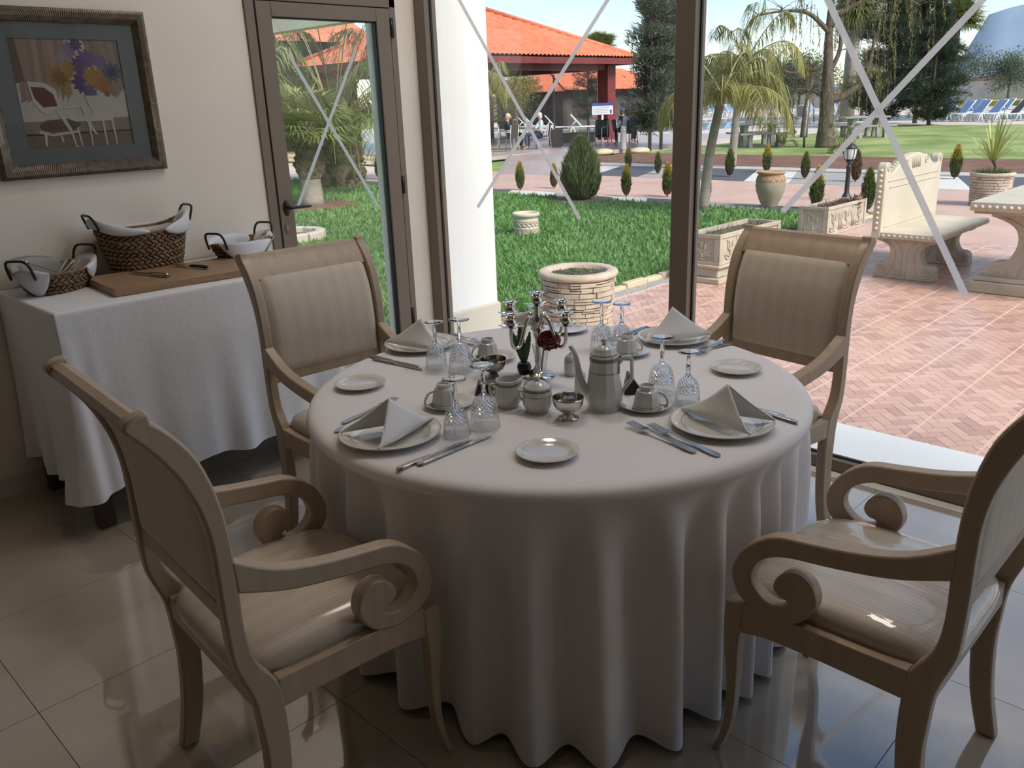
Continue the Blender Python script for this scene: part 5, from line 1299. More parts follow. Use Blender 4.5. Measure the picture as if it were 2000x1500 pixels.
def unit(v): return v/(np.linalg.norm(v, axis=-1, keepdims=True)+1e-9)
def part_np(name, V, T, mat, parent, tint): return tag(np_mesh(name, V, T, MAT[mat], parent, tint), kind='stuff')

def thuja_mesh(mat, seed, tipcol=True):
    rs = np.random.RandomState(seed); n = 1500
    h = rs.rand(n)**.9; a = rs.rand(n)*2*PI; env = np.sin(np.clip(h*.93+.08, 0, 1)*PI)**.75*.17*(1.15-.45*h)
    r = env*rs.uniform(.55, 1.0, n); P = np.stack([r*np.cos(a), r*np.sin(a), .05+h*.85], 1)
    D = np.stack([np.cos(a)*.35, np.sin(a)*.35, np.full(n, 1.0)], 1)+rs.normal(size=(n, 3))*.22
    V, T = leaf_cloud(P, D, rs.uniform(.08, .17, n), rs.uniform(.010, .020, n), rs)
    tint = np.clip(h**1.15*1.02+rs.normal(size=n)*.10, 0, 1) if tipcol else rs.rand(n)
    return V, T, np.repeat(tint, 3)
def thujas():
    spots = [(12.8, 12.2, .52, 0), (13.4, 11.8, .46, 0), (18.0, 13.3, .50, 0), (12.8, 9.5, .52, 0), (17.0, 11.7, .46, 2), (13.1, 8.8, .55, 0), (17.0, 9.8, .56, 2), (12.62, 7.7, .46, 1), (17.1, 8.1, .50, 2), (12.7, 5.80, .58, 3), (16.9, 6.95, .56, 1), (12.72, 5.02, .58, 2), (18.1, 5.5, .60, 3), (18.2, 9.55, .56, 3), (13.3, 17.6, .58, 3), (11.0, 5.0, .22, 1)]
    labs = ['young conifer nearest the white pillar, at the lawn edge', 'young conifer left of the big round bush', 'small golden-tipped conifer by the soil, right of the big bush', 'golden-tipped conifer just right of the big bush at the lawn edge', 'thin brownish conifer by the soil, left of the window post', 'dark golden-tipped conifer touching the window post', 'thin olive conifer by the soil, right of the palm trunk', 'withered brown conifer beside the palm trunk', 'bushy olive conifer by the black gravel, right of the urn', 'bright gold-tipped conifer standing behind the withered trough', 'brown conifer directly behind the lamp post', 'slim olive conifer between lamp post and bench', 'gold-tipped conifer right of the bench back', 'gold-tipped conifer showing above the clay urn', 'dark conifer seen through the door, beside the thick palm', 'tiny brown conifer behind the chair by the patio window']
    stem = MB().tube([(0, 0, 0), (0, 0, .2)], .028, 6).mesh('stem', MAT['bark'])
    protos = {}
    for k, mat in ((0, 'thuja_leaf'), (1, 'thuja_brown'), (2, 'thuja_leaf'), (3, 'thuja_leaf')):
        V, T, tn = thuja_mesh(mat, 20+k, True)
        if k == 0: tn = tn*.9
        if k == 2: tn = tn*.62
        protos[k] = (V, T, tn, mat)
    cache = {}
    for (x, y, s, k), lab in zip(spots, labs):
        t = thing('young_conifer', lab, 'shrub', (x, y, GZ), random.uniform(0, 6), 'young conifers planted along the path'); t.scale = (s*1.0, s*1.0, s*1.12)
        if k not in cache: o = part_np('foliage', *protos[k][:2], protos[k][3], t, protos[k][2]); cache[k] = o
        else: o = cache[k].copy(); link(o); o.parent = t
        st = bpy.data.objects.new('stem', stem); link(st); st.parent = t
thujas()

def big_bush():
    t = thing('round_bush', 'tall egg-shaped green bush in the middle of the lawn edge', 'bush', (12.017, 9.93, GZ)); rs = np.random.RandomState(5); n = 9000
    h = rs.rand(n); a = rs.rand(n)*2*PI; env = np.interp(h, [0, .08, .3, .55, .8, 1], [.16, .27, .35, .32, .19, .04]); lob = 1+.10*np.sin(5*a+7*h)
    r = env*lob*np.sqrt(rs.uniform(.35, 1, n)); P = np.stack([r*np.cos(a), r*np.sin(a), .02+h*1.0], 1); D = np.stack([np.cos(a)*.3, np.sin(a)*.3, np.ones(n)], 1)+rs.normal(size=(n, 3))*.18
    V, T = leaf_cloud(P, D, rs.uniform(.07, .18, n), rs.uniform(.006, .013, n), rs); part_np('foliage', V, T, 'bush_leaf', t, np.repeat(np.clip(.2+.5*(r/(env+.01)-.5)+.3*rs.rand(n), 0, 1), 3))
    MB().tube([(0, 0, 0), (0, 0, .5)], .03, 7).build('stem', MAT['bark'], t)
    MB().grid(lambda u, v: (.60*v*math.cos(2*PI*u), .60*v*math.sin(2*PI*u), .012-.008*v), 28, 2, wrap_u=True).build('soil_ring', MAT['planter_soil'], t)
big_bush()

def frond_leaflets(rach, n, ll, droop, wd, rs, spread=1.0):
    """leaflets hanging from a curved rachis (k,3); returns verts, tris, tint"""
    k = len(rach); f = np.linspace(.08, 1, n); idx = f*(k-1); i0 = np.clip(idx.astype(int), 0, k-2); w = (idx-i0)[:, None]
    P = rach[i0]*(1-w)+rach[i0+1]*w; tg = unit(rach[i0+1]-rach[i0]); up = np.array([0, 0, 1.0]); sd = unit(np.cross(tg, up)); out = []
    prof = np.sin(np.clip(f*.9+.1, 0, 1)*PI)**.6
    for sg in (1, -1):
        L = ll*prof*rs.uniform(.8, 1.15, n); d = unit(sd*sg*spread+tg*.55+up[None]*rs.uniform(-.1, .35, (n, 1))+rs.normal(size=(n, 3))*.08)
        mid = P+d*(L*.5)[:, None]; mid[:, 2] -= droop*.25*L; tip = P+d*(L*.85)[:, None]; tip[:, 2] -= droop*L
        wv = np.cross(d, up)*wd; q = np.stack([P-wv*.6, P+wv*.6, mid-wv, mid+wv, tip], 1); out.append(q)
    Q = np.concatenate(out, 0); N = len(Q); F = np.array([(0, 1, 3), (0, 3, 2), (2, 3, 4)])
    return Q.reshape(-1, 3), (F[None]+5*np.arange(N)[:, None, None]).reshape(-1, 3), np.repeat(rs.rand(N), 5)
def arch(base, az, L, rise, fall, n=12):
    f = np.linspace(0, 1, n); d = np.array([math.cos(az), math.sin(az)]); r = L*np.sin(f*1.35)/math.sin(1.35)*.8
    z = rise*np.sin(np.clip(f*1.9, 0, PI))-fall*f**2.2
    return np.stack([base[0]+d[0]*r, base[1]+d[1]*r, base[2]+z], 1)
def feather_palm(label, x, y, th, tr, nf, L, mat, seed, boot=False, rise=.6, fall=.9, droop=.9, ll=.4, bend=(0, 0), nl=44, wd=.008, gz=GZ):
    t = thing('feather_palm', label, 'palm tree', (x, y, gz)); rs = np.random.RandomState(seed)
    path = smooth_path([(0, 0, 0), (bend[0]*.3, bend[1]*.3, th*.5), (bend[0], bend[1], th)], 5)
    m = MB().tube(path, [tr*(1.15-.35*i/len(path)) for i in range(len(path))], 12); m.build('trunk', MAT['palm_boot' if boot else 'pale_bark'], t)
    if boot:
        b = MB(); rnd = random.Random(seed)
        for i in range(260):
            a, z = rnd.uniform(0, 2*PI), rnd.uniform(.03, 1)*th; r = tr*(1.12-.3*z/th)*(1+.12*math.sin(z/th*PI))
            b.add([(r*math.cos(a-.12), r*math.sin(a-.12), z), (r*math.cos(a+.12), r*math.sin(a+.12), z), ((r+.07)*math.cos(a), (r+.07)*math.sin(a), z+.11), (r*math.cos(a), r*math.sin(a), z+.13)], [(0, 1, 2), (1, 3, 2), (3, 0, 2)])
        tag(b.build('leaf_bases', MAT['palm_boot'], t), kind='stuff')
    top = np.array([bend[0], bend[1], th]); lv = [[], [], []]; off = 0; rc = MB()
    for i in range(nf):
        az = 2*PI*i*.618+rs.uniform(-.2, .2); k = rs.uniform(.75, 1.1); up = rs.uniform(.25, 1.35) if i > nf*.25 else rs.uniform(1.2, 1.7)
        ra = arch(top, az, L*k*(1 if up < 1.2 else .8), rise*up, fall*rs.uniform(.6, 1.25)*(1 if up < 1.2 else .5)); rc.tube([tuple(p) for p in ra], [.016-.011*j/11 for j in range(12)], 4, cap=False)
        V, T, tn = frond_leaflets(ra, nl, ll*k, droop, wd, rs); lv[0].append(V); lv[1].append(T+off); lv[2].append(np.clip(tn*.7+rs.uniform(-.1, .35), 0, 1)); off += len(V)
    part_np('fronds', np.concatenate(lv[0]), np.concatenate(lv[1]), mat, t, np.concatenate(lv[2]))
    tag(rc.build('frond_ribs', MAT['leaf_rib'], t), kind='stuff')
    return t
plain('leaf_rib', (.30, .27, .12), .6)
feather_palm('slender young palm with drooping yellowish fronds right of the window post', 11.67, 7.16, 1.72, .072, 15, 1.25, 'feather_leaf', 3, bend=(.05, -.22), rise=.60, fall=.85, droop=1.0, ll=.42, nl=60, wd=.009)
feather_palm('feathery palm behind the young palm, its crown against the sky', 19.0, 10.9, 2.4, .09, 14, 1.7, 'feather_leaf', 8, rise=.9, fall=1.2, droop=1.0, ll=.5, nl=50, wd=.012, bend=(.0, -.2))
feather_palm('thick-trunked date palm with huge arching fronds seen through the door', 11.77, 17.11, 1.25, .52, 44, 3.6, 'palm_leaf', 5, boot=True, rise=2.1, fall=1.7, droop=.75, ll=.62, nl=70, wd=.014)
feather_palm('feathery palm half hidden by the white pillar, in front of the pavilion', 19.3, 19.75, 2.25, .08, 12, 1.15, 'feather_leaf', 9, rise=.6, fall=1.1, droop=1.0, ll=.5, nl=46, wd=.012)
feather_palm('low dark feathery palm between bench and lamp, on the far lawn', 24.6, 10.6, .10, .05, 12, .75, 'palm_leaf', 11, rise=.55, fall=.55, droop=.6, ll=.22, nl=30, wd=.010)
feather_palm('olive-green palm tuft beside the willow trunk', 26.9, 13.6, .08, .05, 11, .75, 'palm_leaf', 12, rise=.8, fall=.3, droop=.4, ll=.2, nl=26, wd=.012)

def fan_palm(label, x, y, th, tr, nf, pet, fr, seed, boots=True, gz=GZ, skirt=False):
    t = thing('fan_palm', label, 'palm tree', (x, y, gz)); rs = np.random.RandomState(seed); rnd = random.Random(seed)
    if boots:
        MB().lathe([(0, 0), (tr*1.12, 0), (tr*1.0, th*.10), (tr*.93, th*.36), (tr*.98, th*.40), (0, th*.40)], 18).build('trunk', MAT['pale_bark'], t)
        m = MB().lathe([(tr*1.05, th*.38), (tr*1.22, th*.48), (tr*1.15, th*.72), (tr*.75, th*.9), (tr*.55, th)], 18)
        for i in range(150):
            a, z = rnd.uniform(0, 2*PI), rnd.uniform(.40, .97)*th; r = tr*np.interp(z/th, [.4, .5, .72, 1], [1.08, 1.2, 1.12, .6])
            m.add([(r*math.cos(a-.2), r*math.sin(a-.2), z), (r*math.cos(a+.2), r*math.sin(a+.2), z), ((r+.07)*math.cos(a+.1), (r+.07)*math.sin(a+.1), z+.10), (r*.9*math.cos(a), r*.9*math.sin(a), z+.14)], [(0, 1, 2), (1, 3, 2), (3, 0, 2)])
        tag(m.build('leaf_bases', MAT['palm_boot'], t), kind='stuff')
    else:
        MB().tube([(0, 0, 0), (0, 0, th)], [tr*1.15, tr*.85], 12).build('trunk', MAT['pale_bark'], t)
    Vs, Ts, tn, off = [], [], [], 0; st = MB()
    for i in range(nf):
        az = 2*PI*i*.618+rs.uniform(-.3, .3); el = rs.uniform(-.30 if not skirt else -1.3, 1.25); pl = pet*rs.uniform(.8, 1.15)
        d = np.array([math.cos(az)*math.cos(el), math.sin(az)*math.cos(el), math.sin(el)]); hub = np.array([0, 0, th])+d*pl; hub[2] -= .10*pl
        st.tube([(0, 0, th-.05), tuple(np.array([0, 0, th])+d*pl*.5), tuple(hub)], [.018, .013, .009], 4)
        sd = unit(np.cross(d, [0, 0, 1.0])); nrm = unit(np.cross(sd, d)); nb = 26; base = rs.uniform(.0, .5)
        for k in range(nb):
            q = (k/(nb-1)-.5)*math.radians(230); dr = d*math.cos(q)+sd*math.sin(q); L = fr*rs.uniform(.85, 1.05)*(.72+.28*math.cos(q*.8)); wv = np.cross(dr, nrm)*fr*.034
            mid = hub+dr*L*.6+nrm*.03*fr; tip = hub+dr*L; tip = tip+np.array([0, 0, -.20*fr*rs.uniform(.4, 1.3)])
            Vs.append(np.array([hub-wv*.2, hub+wv*.2, mid+wv, mid-wv, tip])); Ts.append(np.array([(0, 1, 2), (0, 2, 3), (3, 2, 4)])+off); off += 5; tn.append(np.full(5, np.clip(base+rs.uniform(0, .4)+.15*max(0, el), 0, 1)))
    part_np('fan_leaves', np.concatenate(Vs), np.concatenate(Ts), 'palm_leaf', t, np.concatenate(tn)); tag(st.build('leaf_stalks', MAT['leaf_rib'], t), kind='stuff')
    return t
fan_palm('short fan palm with a shaggy trunk in a soil ring, seen through the door', 8.93, 13.93, 1.36, .20, 26, .50, .66, 4)
MBs = MB().grid(lambda u, v: (8.93+.82*v*math.cos(2*PI*u), 13.93+.82*v*math.sin(2*PI*u), GZ+.02-.012*v), 28, 2, wrap_u=True).build('soil_ring', MAT['red_soil']); tag(MBs, 'ring of bare earth around the short fan palm', kind='structure')
fan_palm('tall fan palm with a round crown behind the dark conifers', 55.0, 17.6, 5.2, .22, 46, .7, 1.15, 6, boots=False)
fan_palm('fan palm rising behind the pavilion post', 39.3, 31.0, 4.3, .20, 40, .55, .85, 7, boots=False)
fan_palm('thick fan palm with a dry skirt, right of the willow', 49.5, 21.2, 6.2, .36, 60, .5, 1.3, 9, boots=False, skirt=True)

def conifer(label, x, y, h, w, mat, seed, n=7000, base=.12, trunk=.07, name='conifer_tree', bare=0.0):
    t = thing(name, label, 'tree', (x, y, GZ)); rs = np.random.RandomState(seed)
    MB().tube([(0, 0, 0), (0, 0, h*.5), (0, 0, h*.97)], [trunk, trunk*.6, .01], 8).build('trunk', MAT['bark'], t)
    # whorled branches, sprays along each
    nb = 90; f = base+(1-base)*np.sort(rs.rand(nb))**1.05; az = rs.rand(nb)*2*PI; env = np.interp(f, [base, base+.12, .55, .85, 1.0], [.55, 1, .72, .34, .05])*w*rs.uniform(.65, 1.1, nb)
    br = MB()
    for i in range(nb):
        br.tube([(0, 0, f[i]*h), (env[i]*.6*math.cos(az[i]), env[i]*.6*math.sin(az[i]), f[i]*h+env[i]*.22), (env[i]*math.cos(az[i]), env[i]*math.sin(az[i]), f[i]*h+env[i]*.18)], [.02, .012, .005], 4, cap=False)
    tag(br.build('branches', MAT['bark'], t), kind='stuff')
    b = rs.randint(0, nb, n); s = rs.rand(n)**.65; R_ = env[b]*s; a = az[b]+rs.normal(size=n)*.30*(.4+s); P = np.stack([R_*np.cos(a), R_*np.sin(a), f[b]*h+env[b]*.22*np.sin(s*2.0)+rs.normal(size=n)*h*.016], 1)
    D = np.stack([np.cos(a)*.7, np.sin(a)*.7, np.full(n, .55)], 1)+rs.normal(size=(n, 3))*.45
    V, T = leaf_cloud(P, D, rs.uniform(.03, .06, n)*h*.8, rs.uniform(.0028, .006, n)*h*.6, rs)
    part_np('foliage', V, T, mat, t, np.repeat(np.clip(.15+.55*s*rs.rand(n)+.25*f[b], 0, 1), 3))
conifer('tall grey-green conifer left of the window post, foremost of three', 24.2, 17.0, 6.2, 1.05, 'casuarina_leaf', 1, 17000, .10, .06)
conifer('grey-green conifer in the middle of three left of the window post', 25.0, 17.1, 6.8, .95, 'casuarina_leaf', 2, 15000, .12, .06)
conifer('grey-green conifer half hidden by the window post', 25.7, 16.95, 6.0, .95, 'casuarina_leaf', 3, 15000, .10, .06)
conifer('dark spreading conifer on two thin trunks right of the willow, left one', 43.1, 16.7, 7.2, 1.9, 'conifer_leaf', 4, 34000, .05, .10)
conifer('dark spreading conifer in front of the right-hand loungers', 43.9, 14.8, 5.4, 1.7, 'conifer_leaf', 5, 34000, .05, .10)
conifer('tall dark conifer with a spire, behind the spreading pair', 46.6, 16.4, 9.0, 1.7, 'conifer_leaf', 6, 26000, .08, .12)
conifer('dark conifer under the left part of the pavilion roof', 36.2, 36.8, 4.6, 1.8, 'conifer_leaf', 7, 10000, .12, .09)
conifer('dark conifer behind the pavilion chairs, second from the left', 40.5, 38.0, 4.4, 1.5, 'conifer_leaf', 8, 9000, .12, .09)
conifer('dark conifer left of the sign board', 42.5, 34.5, 5.0, 1.4, 'conifer_leaf', 9, 9000, .10, .09)
conifer('dark conifer beyond the loungers, right of the second building', 50.0, 31.5, 4.2, 1.9, 'conifer_leaf', 10, 9000, .06, .09)

def broadleaf(label, x, y, h, w, mat, seed, n=6000, trunk=.12, name='olive_tree', zb=.3):
    t = thing(name, label, 'tree', (x, y, GZ)); rs = np.random.RandomState(seed)
    MB().tube([(0, 0, 0), (.1, .05, h*.3), (.0, 0, h*.6)], [trunk*1.2, trunk*.8, trunk*.4], 8).build('trunk', MAT['bark'], t)
    nc = 26; c = rs.normal(size=(nc, 3)); c = unit(c)*rs.rand(nc, 1)**.4; c[:, :2] *= w*.75; c[:, 2] = h*(zb+(1-zb)*.5)+c[:, 2]*h*(1-zb)*.38
    k = rs.randint(0, nc, n); q = unit(rs.normal(size=(n, 3)))*rs.rand(n, 1)**.4*w*.36; P = c[k]+q; D = q+rs.normal(size=(n, 3))*.5*w*.3+np.array([0, 0, .1])
    V, T = leaf_cloud(P, D, rs.uniform(.08, .16, n)*w*.6, rs.uniform(.02, .04, n)*w*.5, rs); part_np('foliage', V, T, mat, t, np.repeat(np.clip(.35+q[:, 2]/w*1.2+.3*rs.rand(n), 0, 1), 3))
broadleaf('round olive tree far behind the right-hand loungers', 78, 20.5, 4.3, 2.3, 'olive_leaf', 1)
broadleaf('dark olive tree at the right edge behind the loungers', 70, 14.8, 4.4, 2.6, 'olive_leaf', 2, 7000)
broadleaf('olive tree far right beside the tall lamp', 84, 18.3, 4.6, 2.6, 'olive_leaf', 3)
broadleaf('yellowing tree behind the willow trunk', 62, 25.5, 3.0, 2.2, 'willow_leaf', 4, 4500)
broadleaf('dull green tree left of the willow, beyond the pool', 82, 40.0, 5.0, 4.0, 'olive_leaf', 5, 6000)
broadleaf('pale green tree beyond the pool, above the white wall', 88, 47.0, 4.6, 4.2, 'olive_leaf', 6, 5000)
broadleaf('grey-green tree far behind the pavilion chairs', 41, 47.5, 4.2, 2.6, 'olive_leaf', 7, 5000)
broadleaf('loose yellow-green tree under the pavilion eave', 34.0, 32.6, 3.6, 1.5, 'willow_leaf', 8, 5000)
broadleaf('dark green tree seen through the door, left of the palms', 13.0, 26.8, 4.0, 2.4, 'conifer_leaf', 9, 9000)

for _i, (_x, _y, _h, _w) in enumerate(((97, 58, 6.2, 3.9), (99, 49, 5.6, 3.9), (101, 40, 6.2, 3.9), (103, 31.5, 5.6, 3.6), (107, 23.5, 5.2, 3.4), (99, 67, 6.4, 4.2), (97, 77, 6.5, 4.2))):
    broadleaf(['tall dull green tree beyond the pool, fourth from the left of the far tree line', 'dull green tree in the far tree line, right of the tallest', 'dull green tree in the far tree line above the boundary wall', 'dull green tree in the far tree line left of the willow', 'small dull green tree in the far tree line behind the willow', 'dark green tree in the far tree line, second from the left', 'dark green tree in the far tree line, leftmost'][_i], _x, _y, _h, _w, 'olive_leaf', 30+_i, 3200)
def willow():
    t = thing('willow_tree', 'bare-branched weeping willow with hanging yellow strands', 'tree', (27.16, 12.24, GZ)); rs = np.random.RandomState(6); rnd = random.Random(6)
    side = Vector((.70, -.71, 0)); fwd = Vector((.71, .70, 0))
    def P(a, b, z): return tuple(side*a+fwd*b+Vector((0, 0, z)))
    bk = MAT['bark']
    MB().tube(smooth_path([P(0, 0, 0), P(-.03, 0, .6), P(-.08, 0, 1.5), P(-.12, 0, 2.4), P(-.16, .05, 3.4), P(-.12, .1, 4.6), P(.0, .1, 6.2)], 4), [.34, .32, .30, .28, .25, .23, .22, .21, .20, .19, .18, .17, .16, .15, .14, .13, .12, .11, .10, .09, .08, .07, .06, .05, .04], 12).build('trunk', bk, t)
    limbs = [[(0, .0, 1.45), (.45, .1, 1.55), (.95, .15, 1.9), (1.25, .2, 2.5), (1.35, .2, 3.4)], [(-.1, 0, 2.2), (.2, 0, 2.9), (.22, .05, 3.8), (.5, .1, 5.0)], [(-.1, 0, 2.6), (-.6, .1, 2.35), (-1.2, .2, 2.3), (-1.7, .2, 2.45)], [(-.14, 0, 3.4), (-.8, .1, 4.0), (-1.6, .0, 4.1), (-2.4, 0, 4.0)], [(-.12, 0, 3.6), (.5, .2, 4.4), (1.2, .3, 5.2)], [(-.1, .1, 4.2), (-.6, .3, 5.0), (-1.2, .4, 5.8)], [(.0, 0, 3.9), (.8, -.2, 4.3), (1.7, -.3, 4.4), (2.4, -.3, 4.1)], [(0, 0, 1.35), (-.4, .1, 1.7), (-.7, .2, 1.75), (-.95, .2, 1.6)]]
    tips = []
    for L in limbs:
        pts = smooth_path([P(*q) for q in L], 5); r0 = .15 if L is limbs[0] else .085
        MB().tube(pts, [r0*(1-.8*i/len(pts)) for i in range(len(pts))], 7).build('limb', bk, t); tips += pts[len(pts)//3:]
    tw = MB(); Vs, Ds = [], []; strands = []
    for i in range(230):
        b = Vector(rnd.choice(tips)); d = Vector((rnd.gauss(0, 1), rnd.gauss(0, 1), rnd.uniform(-.1, .9))).normalized(); l = rnd.uniform(.4, 1.1)
        e = b+d*l; tw.tube([tuple(b), tuple(b+d*l*.6+Vector((0, 0, .06))), tuple(e)], [.012, .008, .004], 3, cap=False)
        dr = rnd.uniform(.4, 1.7); tw.tube([tuple(e), tuple(e+Vector((d.x*.12, d.y*.12, -dr*.5))), tuple(e+Vector((d.x*.15, d.y*.15, -dr)))], [.005, .004, .003], 3, cap=False)
        if rnd.random() < .75:
            for k in range(rnd.randint(14, 34)): q = rnd.random(); Vs.append(e+Vector((d.x*.14*q, d.y*.14*q, -dr*q))); Ds.append((rnd.gauss(0, .35), rnd.gauss(0, .35), -1))
    tag(tw.build('twigs', bk, t), kind='stuff'); n = len(Vs)
    V, T = leaf_cloud(np.array([tuple(v) for v in Vs]), np.array(Ds), rs.uniform(.08, .17, n), rs.uniform(.008, .016, n), rs); part_np('hanging_leaves', V, T, 'willow_leaf', t, np.repeat(rs.rand(n), 3))
willow()
def thin_tree():
    t = thing('slender_tree', 'thin dark leafless trunk left of the willow', 'tree', (33.2, 15.9, GZ)); bk = MAT['bark']
    MB().tube(smooth_path([(0, 0, 0), (.02, -.03, 1.0), (.10, -.08, 1.9), (.16, -.14, 2.7)], 4), [.16-.007*i for i in range(13)], 8).build('trunk', bk, t)
    m = MB(); rnd = random.Random(3)
    for i in range(16): a = rnd.uniform(0, 6.28); z = rnd.uniform(1.5, 2.7); m.tube([(.1, -.08, z), (.1+.4*math.cos(a), -.08+.4*math.sin(a), z+.35), (.1+.8*math.cos(a), -.08+.8*math.sin(a), z+.2)], [.02, .012, .005], 4)
    tag(m.build('twigs', bk, t), kind='stuff')
thin_tree()
def yucca():
    t = thing('yucca_plant', 'spiky yellow-green yucca growing in the far stone planter', 'plant', (14.28, 3.81, GZ+.45)); rs = np.random.RandomState(2)
    MB().tube(smooth_path([(0, 0, 0), (.03, -.02, .10), (-.02, .02, .20)], 3), .022, 7).build('stem', MAT['bark'], t)
    n = 46
    for i in range(n):
        az = 2*PI*i*.618; el = rs.uniform(.25, 1.45); L = rs.uniform(.55, .88); d = Vector((math.cos(az)*math.cos(el), math.sin(az)*math.cos(el), math.sin(el))); s = Vector((-math.sin(az), math.cos(az), 0))*.015
        b = Vector((-.02, .02, .19)); m_ = b+d*L*.6; e = b+d*L+Vector((0, 0, -.35*L*max(0, math.cos(el))**1.5))
        me = MB().add([b-s*.6, b+s*.6, m_+s, m_-s, e], [(0, 1, 2, 3), (3, 2, 4)]).build('blade', MAT['yucca_plain'], t)
    k = 900; r = np.sqrt(rs.rand(k))*.25; a = rs.rand(k)*2*PI; P = np.stack([r*np.cos(a), r*np.sin(a), np.full(k, 0.0)], 1); D = rs.normal(size=(k, 3)); D[:, 2] = np.abs(D[:, 2])+.8
    V, T = leaf_cloud(P, D, rs.uniform(.05, .12, k), rs.uniform(.003, .007, k), rs); part_np('undergrowth', V, T, 'leaf_mix', t, np.repeat(rs.rand(k), 3))
plain('yucca_plain', (.36, .42, .13), .55)
yucca()
# ------------------------------------------------------------------ outdoors: pavilion, pool, people, distance
mottled('roof_tile', (.58, .150, .075), (.72, .225, .115), 3, .7, detail=4)
mottled('red_paint', (.150, .022, .024), (.19, .032, .032), 3, .5)
mottled('dark_timber', (.030, .019, .016), (.055, .036, .030), 4, .7)
mottled('dark_wall', (.075, .060, .052), (.10, .082, .072), 2, .85)
mottled('pink_wall', (.50, .235, .185), (.58, .30, .24), 2, .85)
mottled('grey_wall', (.34, .33, .32), (.42, .41, .40), 1, .85)
plain('white_plastic', (.78, .78, .77), .45)
plain('blue_sling', (.19, .30, .52), .7)
plain('grey_sling', (.10, .105, .115), .7)
mottled('concrete', (.27, .26, .235), (.38, .37, .34), 4, .85, bump=.2)
plain('aluminium', (.62, .62, .62), .35, metal=.7)
mottled('dark_wicker', (.035, .032, .030), (.065, .060, .055), 40, .7)
plain('sign_white', (.80, .81, .84), .5); plain('sign_blue', (.045, .10, .36), .5); plain('sign_grey', (.45, .47, .55), .6)
def water():
    m, nt, b = new_mat('pool_water'); b.inputs['Base Color'].default_value = (.045, .23, .27, 1); setp(b, rough=.03, spec=.12); L = nt.links.new
    n = nt.nodes.new('ShaderNodeTexNoise'); n.inputs['Scale'].default_value = .9; n.inputs['Detail'].default_value = 3; tc = nt.nodes.new('ShaderNodeTexCoord'); L(tc.outputs['Object'], n.inputs['Vector'])
    bp = nt.nodes.new('ShaderNodeBump'); bp.inputs['Strength'].default_value = .04; bp.inputs['Distance'].default_value = .1; L(n.outputs['Fac'], bp.inputs['Height']); L(bp.outputs['Normal'], b.inputs['Normal'])
water()
def pavilion():
    t = thing('pavilion', 'open pavilion with an orange hipped tile roof on red posts', 'pavilion', (24.6, 26.2, 0))
    X, Y, E, A = 5.6, 4.4, 3.14, 5.12; RX = X-Y          # half-length of the ridge
    # corrugated tiles on the four slopes
    for k in range(4):
        nu, rows = 50*6, 17; vs = []; fs = []
        for j in range(rows*2+1):
            v = (j//2+(j % 2)*.98)/rows if j < rows*2 else 1.0; lift = .045 if j % 2 == 0 else .0
            for i in range(nu+1):
                u = i/nu; x = (u-.5)*2*(X+(RX-X)*v); zc = .055*abs(math.cos((u-.5)*2*(X+(RX-X)*v)*PI/.22)) if True else 0
                vs.append((x, -Y*(1-v)-.0, E+(A-E)*v+zc*(.3+.7*(1-v))+lift))
        m = nu+1
        for j in range(rows*2):
            for i in range(nu): fs.append((j*m+i, j*m+i+1, (j+1)*m+i+1, (j+1)*m+i))
        if k: nuu = None
        o = MB().add(vs, fs, False)
        if k: 
            # hidden slopes: coarse copies
            o = MB().add([[(X, -Y, E+.03), (X, Y, E+.03), (RX, 0, A+.03)], [(X, Y, E+.03), (-X, Y, E+.03), (-RX, 0, A+.03), (RX, 0, A+.03)], [(-X, Y, E+.03), (-X, -Y, E+.03), (-RX, 0, A+.03)]][k-1], [(0, 1, 2) if k != 2 else (0, 1, 2, 3)])
        tag(o.build('roof_tiles', MAT['roof_tile'], t), kind='stuff' if k == 0 else None)
    rd = MB()
    for sx, sy in ((1, -1), (-1, -1), (1, 1), (-1, 1)): rd.tube([(sx*X, sy*Y, E+.06), (sx*RX, 0, A+.08)], .085, 8)
    rd.tube([(-RX, 0, A+.08), (RX, 0, A+.08)], .09, 8)
    rd.build('hip_ridge', MAT['roof_tile'], t)
    MB().add([(-X, -Y, E-.02), (X, -Y, E-.02), (X, Y, E-.02), (-X, Y, E-.02), (-RX, 0, A-.12), (RX, 0, A-.12)], [(0, 1, 5, 4), (1, 2, 5), (2, 3, 4, 5), (3, 0, 4)]).build('ceiling_boards', MAT['dark_timber'], t)
    for (x0, x1, y0, y1) in ((-X, X, -Y, -Y+.12), (-X, X, Y-.12, Y), (-X, -X+.12, -Y, Y), (X-.12, X, -Y, Y)): MB().box(x0, x1, y0, y1, E-.22, E).build('fascia', MAT['red_paint'], t)
    for (x0, x1, y0, y1) in ((-4.8, 4.8, -3.75, -3.45), (-4.8, 4.8, 3.45, 3.75), (-4.85, -4.55, -3.6, 3.6), (4.3, 4.6, -3.6, 3.6)): MB().box(x0, x1, y0, y1, 2.72, 2.98).build('beam', MAT['red_paint'], t)
    for x in (-4.7, 4.45):
        for y in (-3.6, 3.6): MB().box(x-.26, x+.26, y-.26, y+.26, 0, 2.9).build('post', MAT['red_paint'], t)
    for x in (-6.3, -2.2, 1.9): pass
pavilion()
mottled('porch_plaster', (.74, .60, .46), (.80, .67, .53), 2, .85)
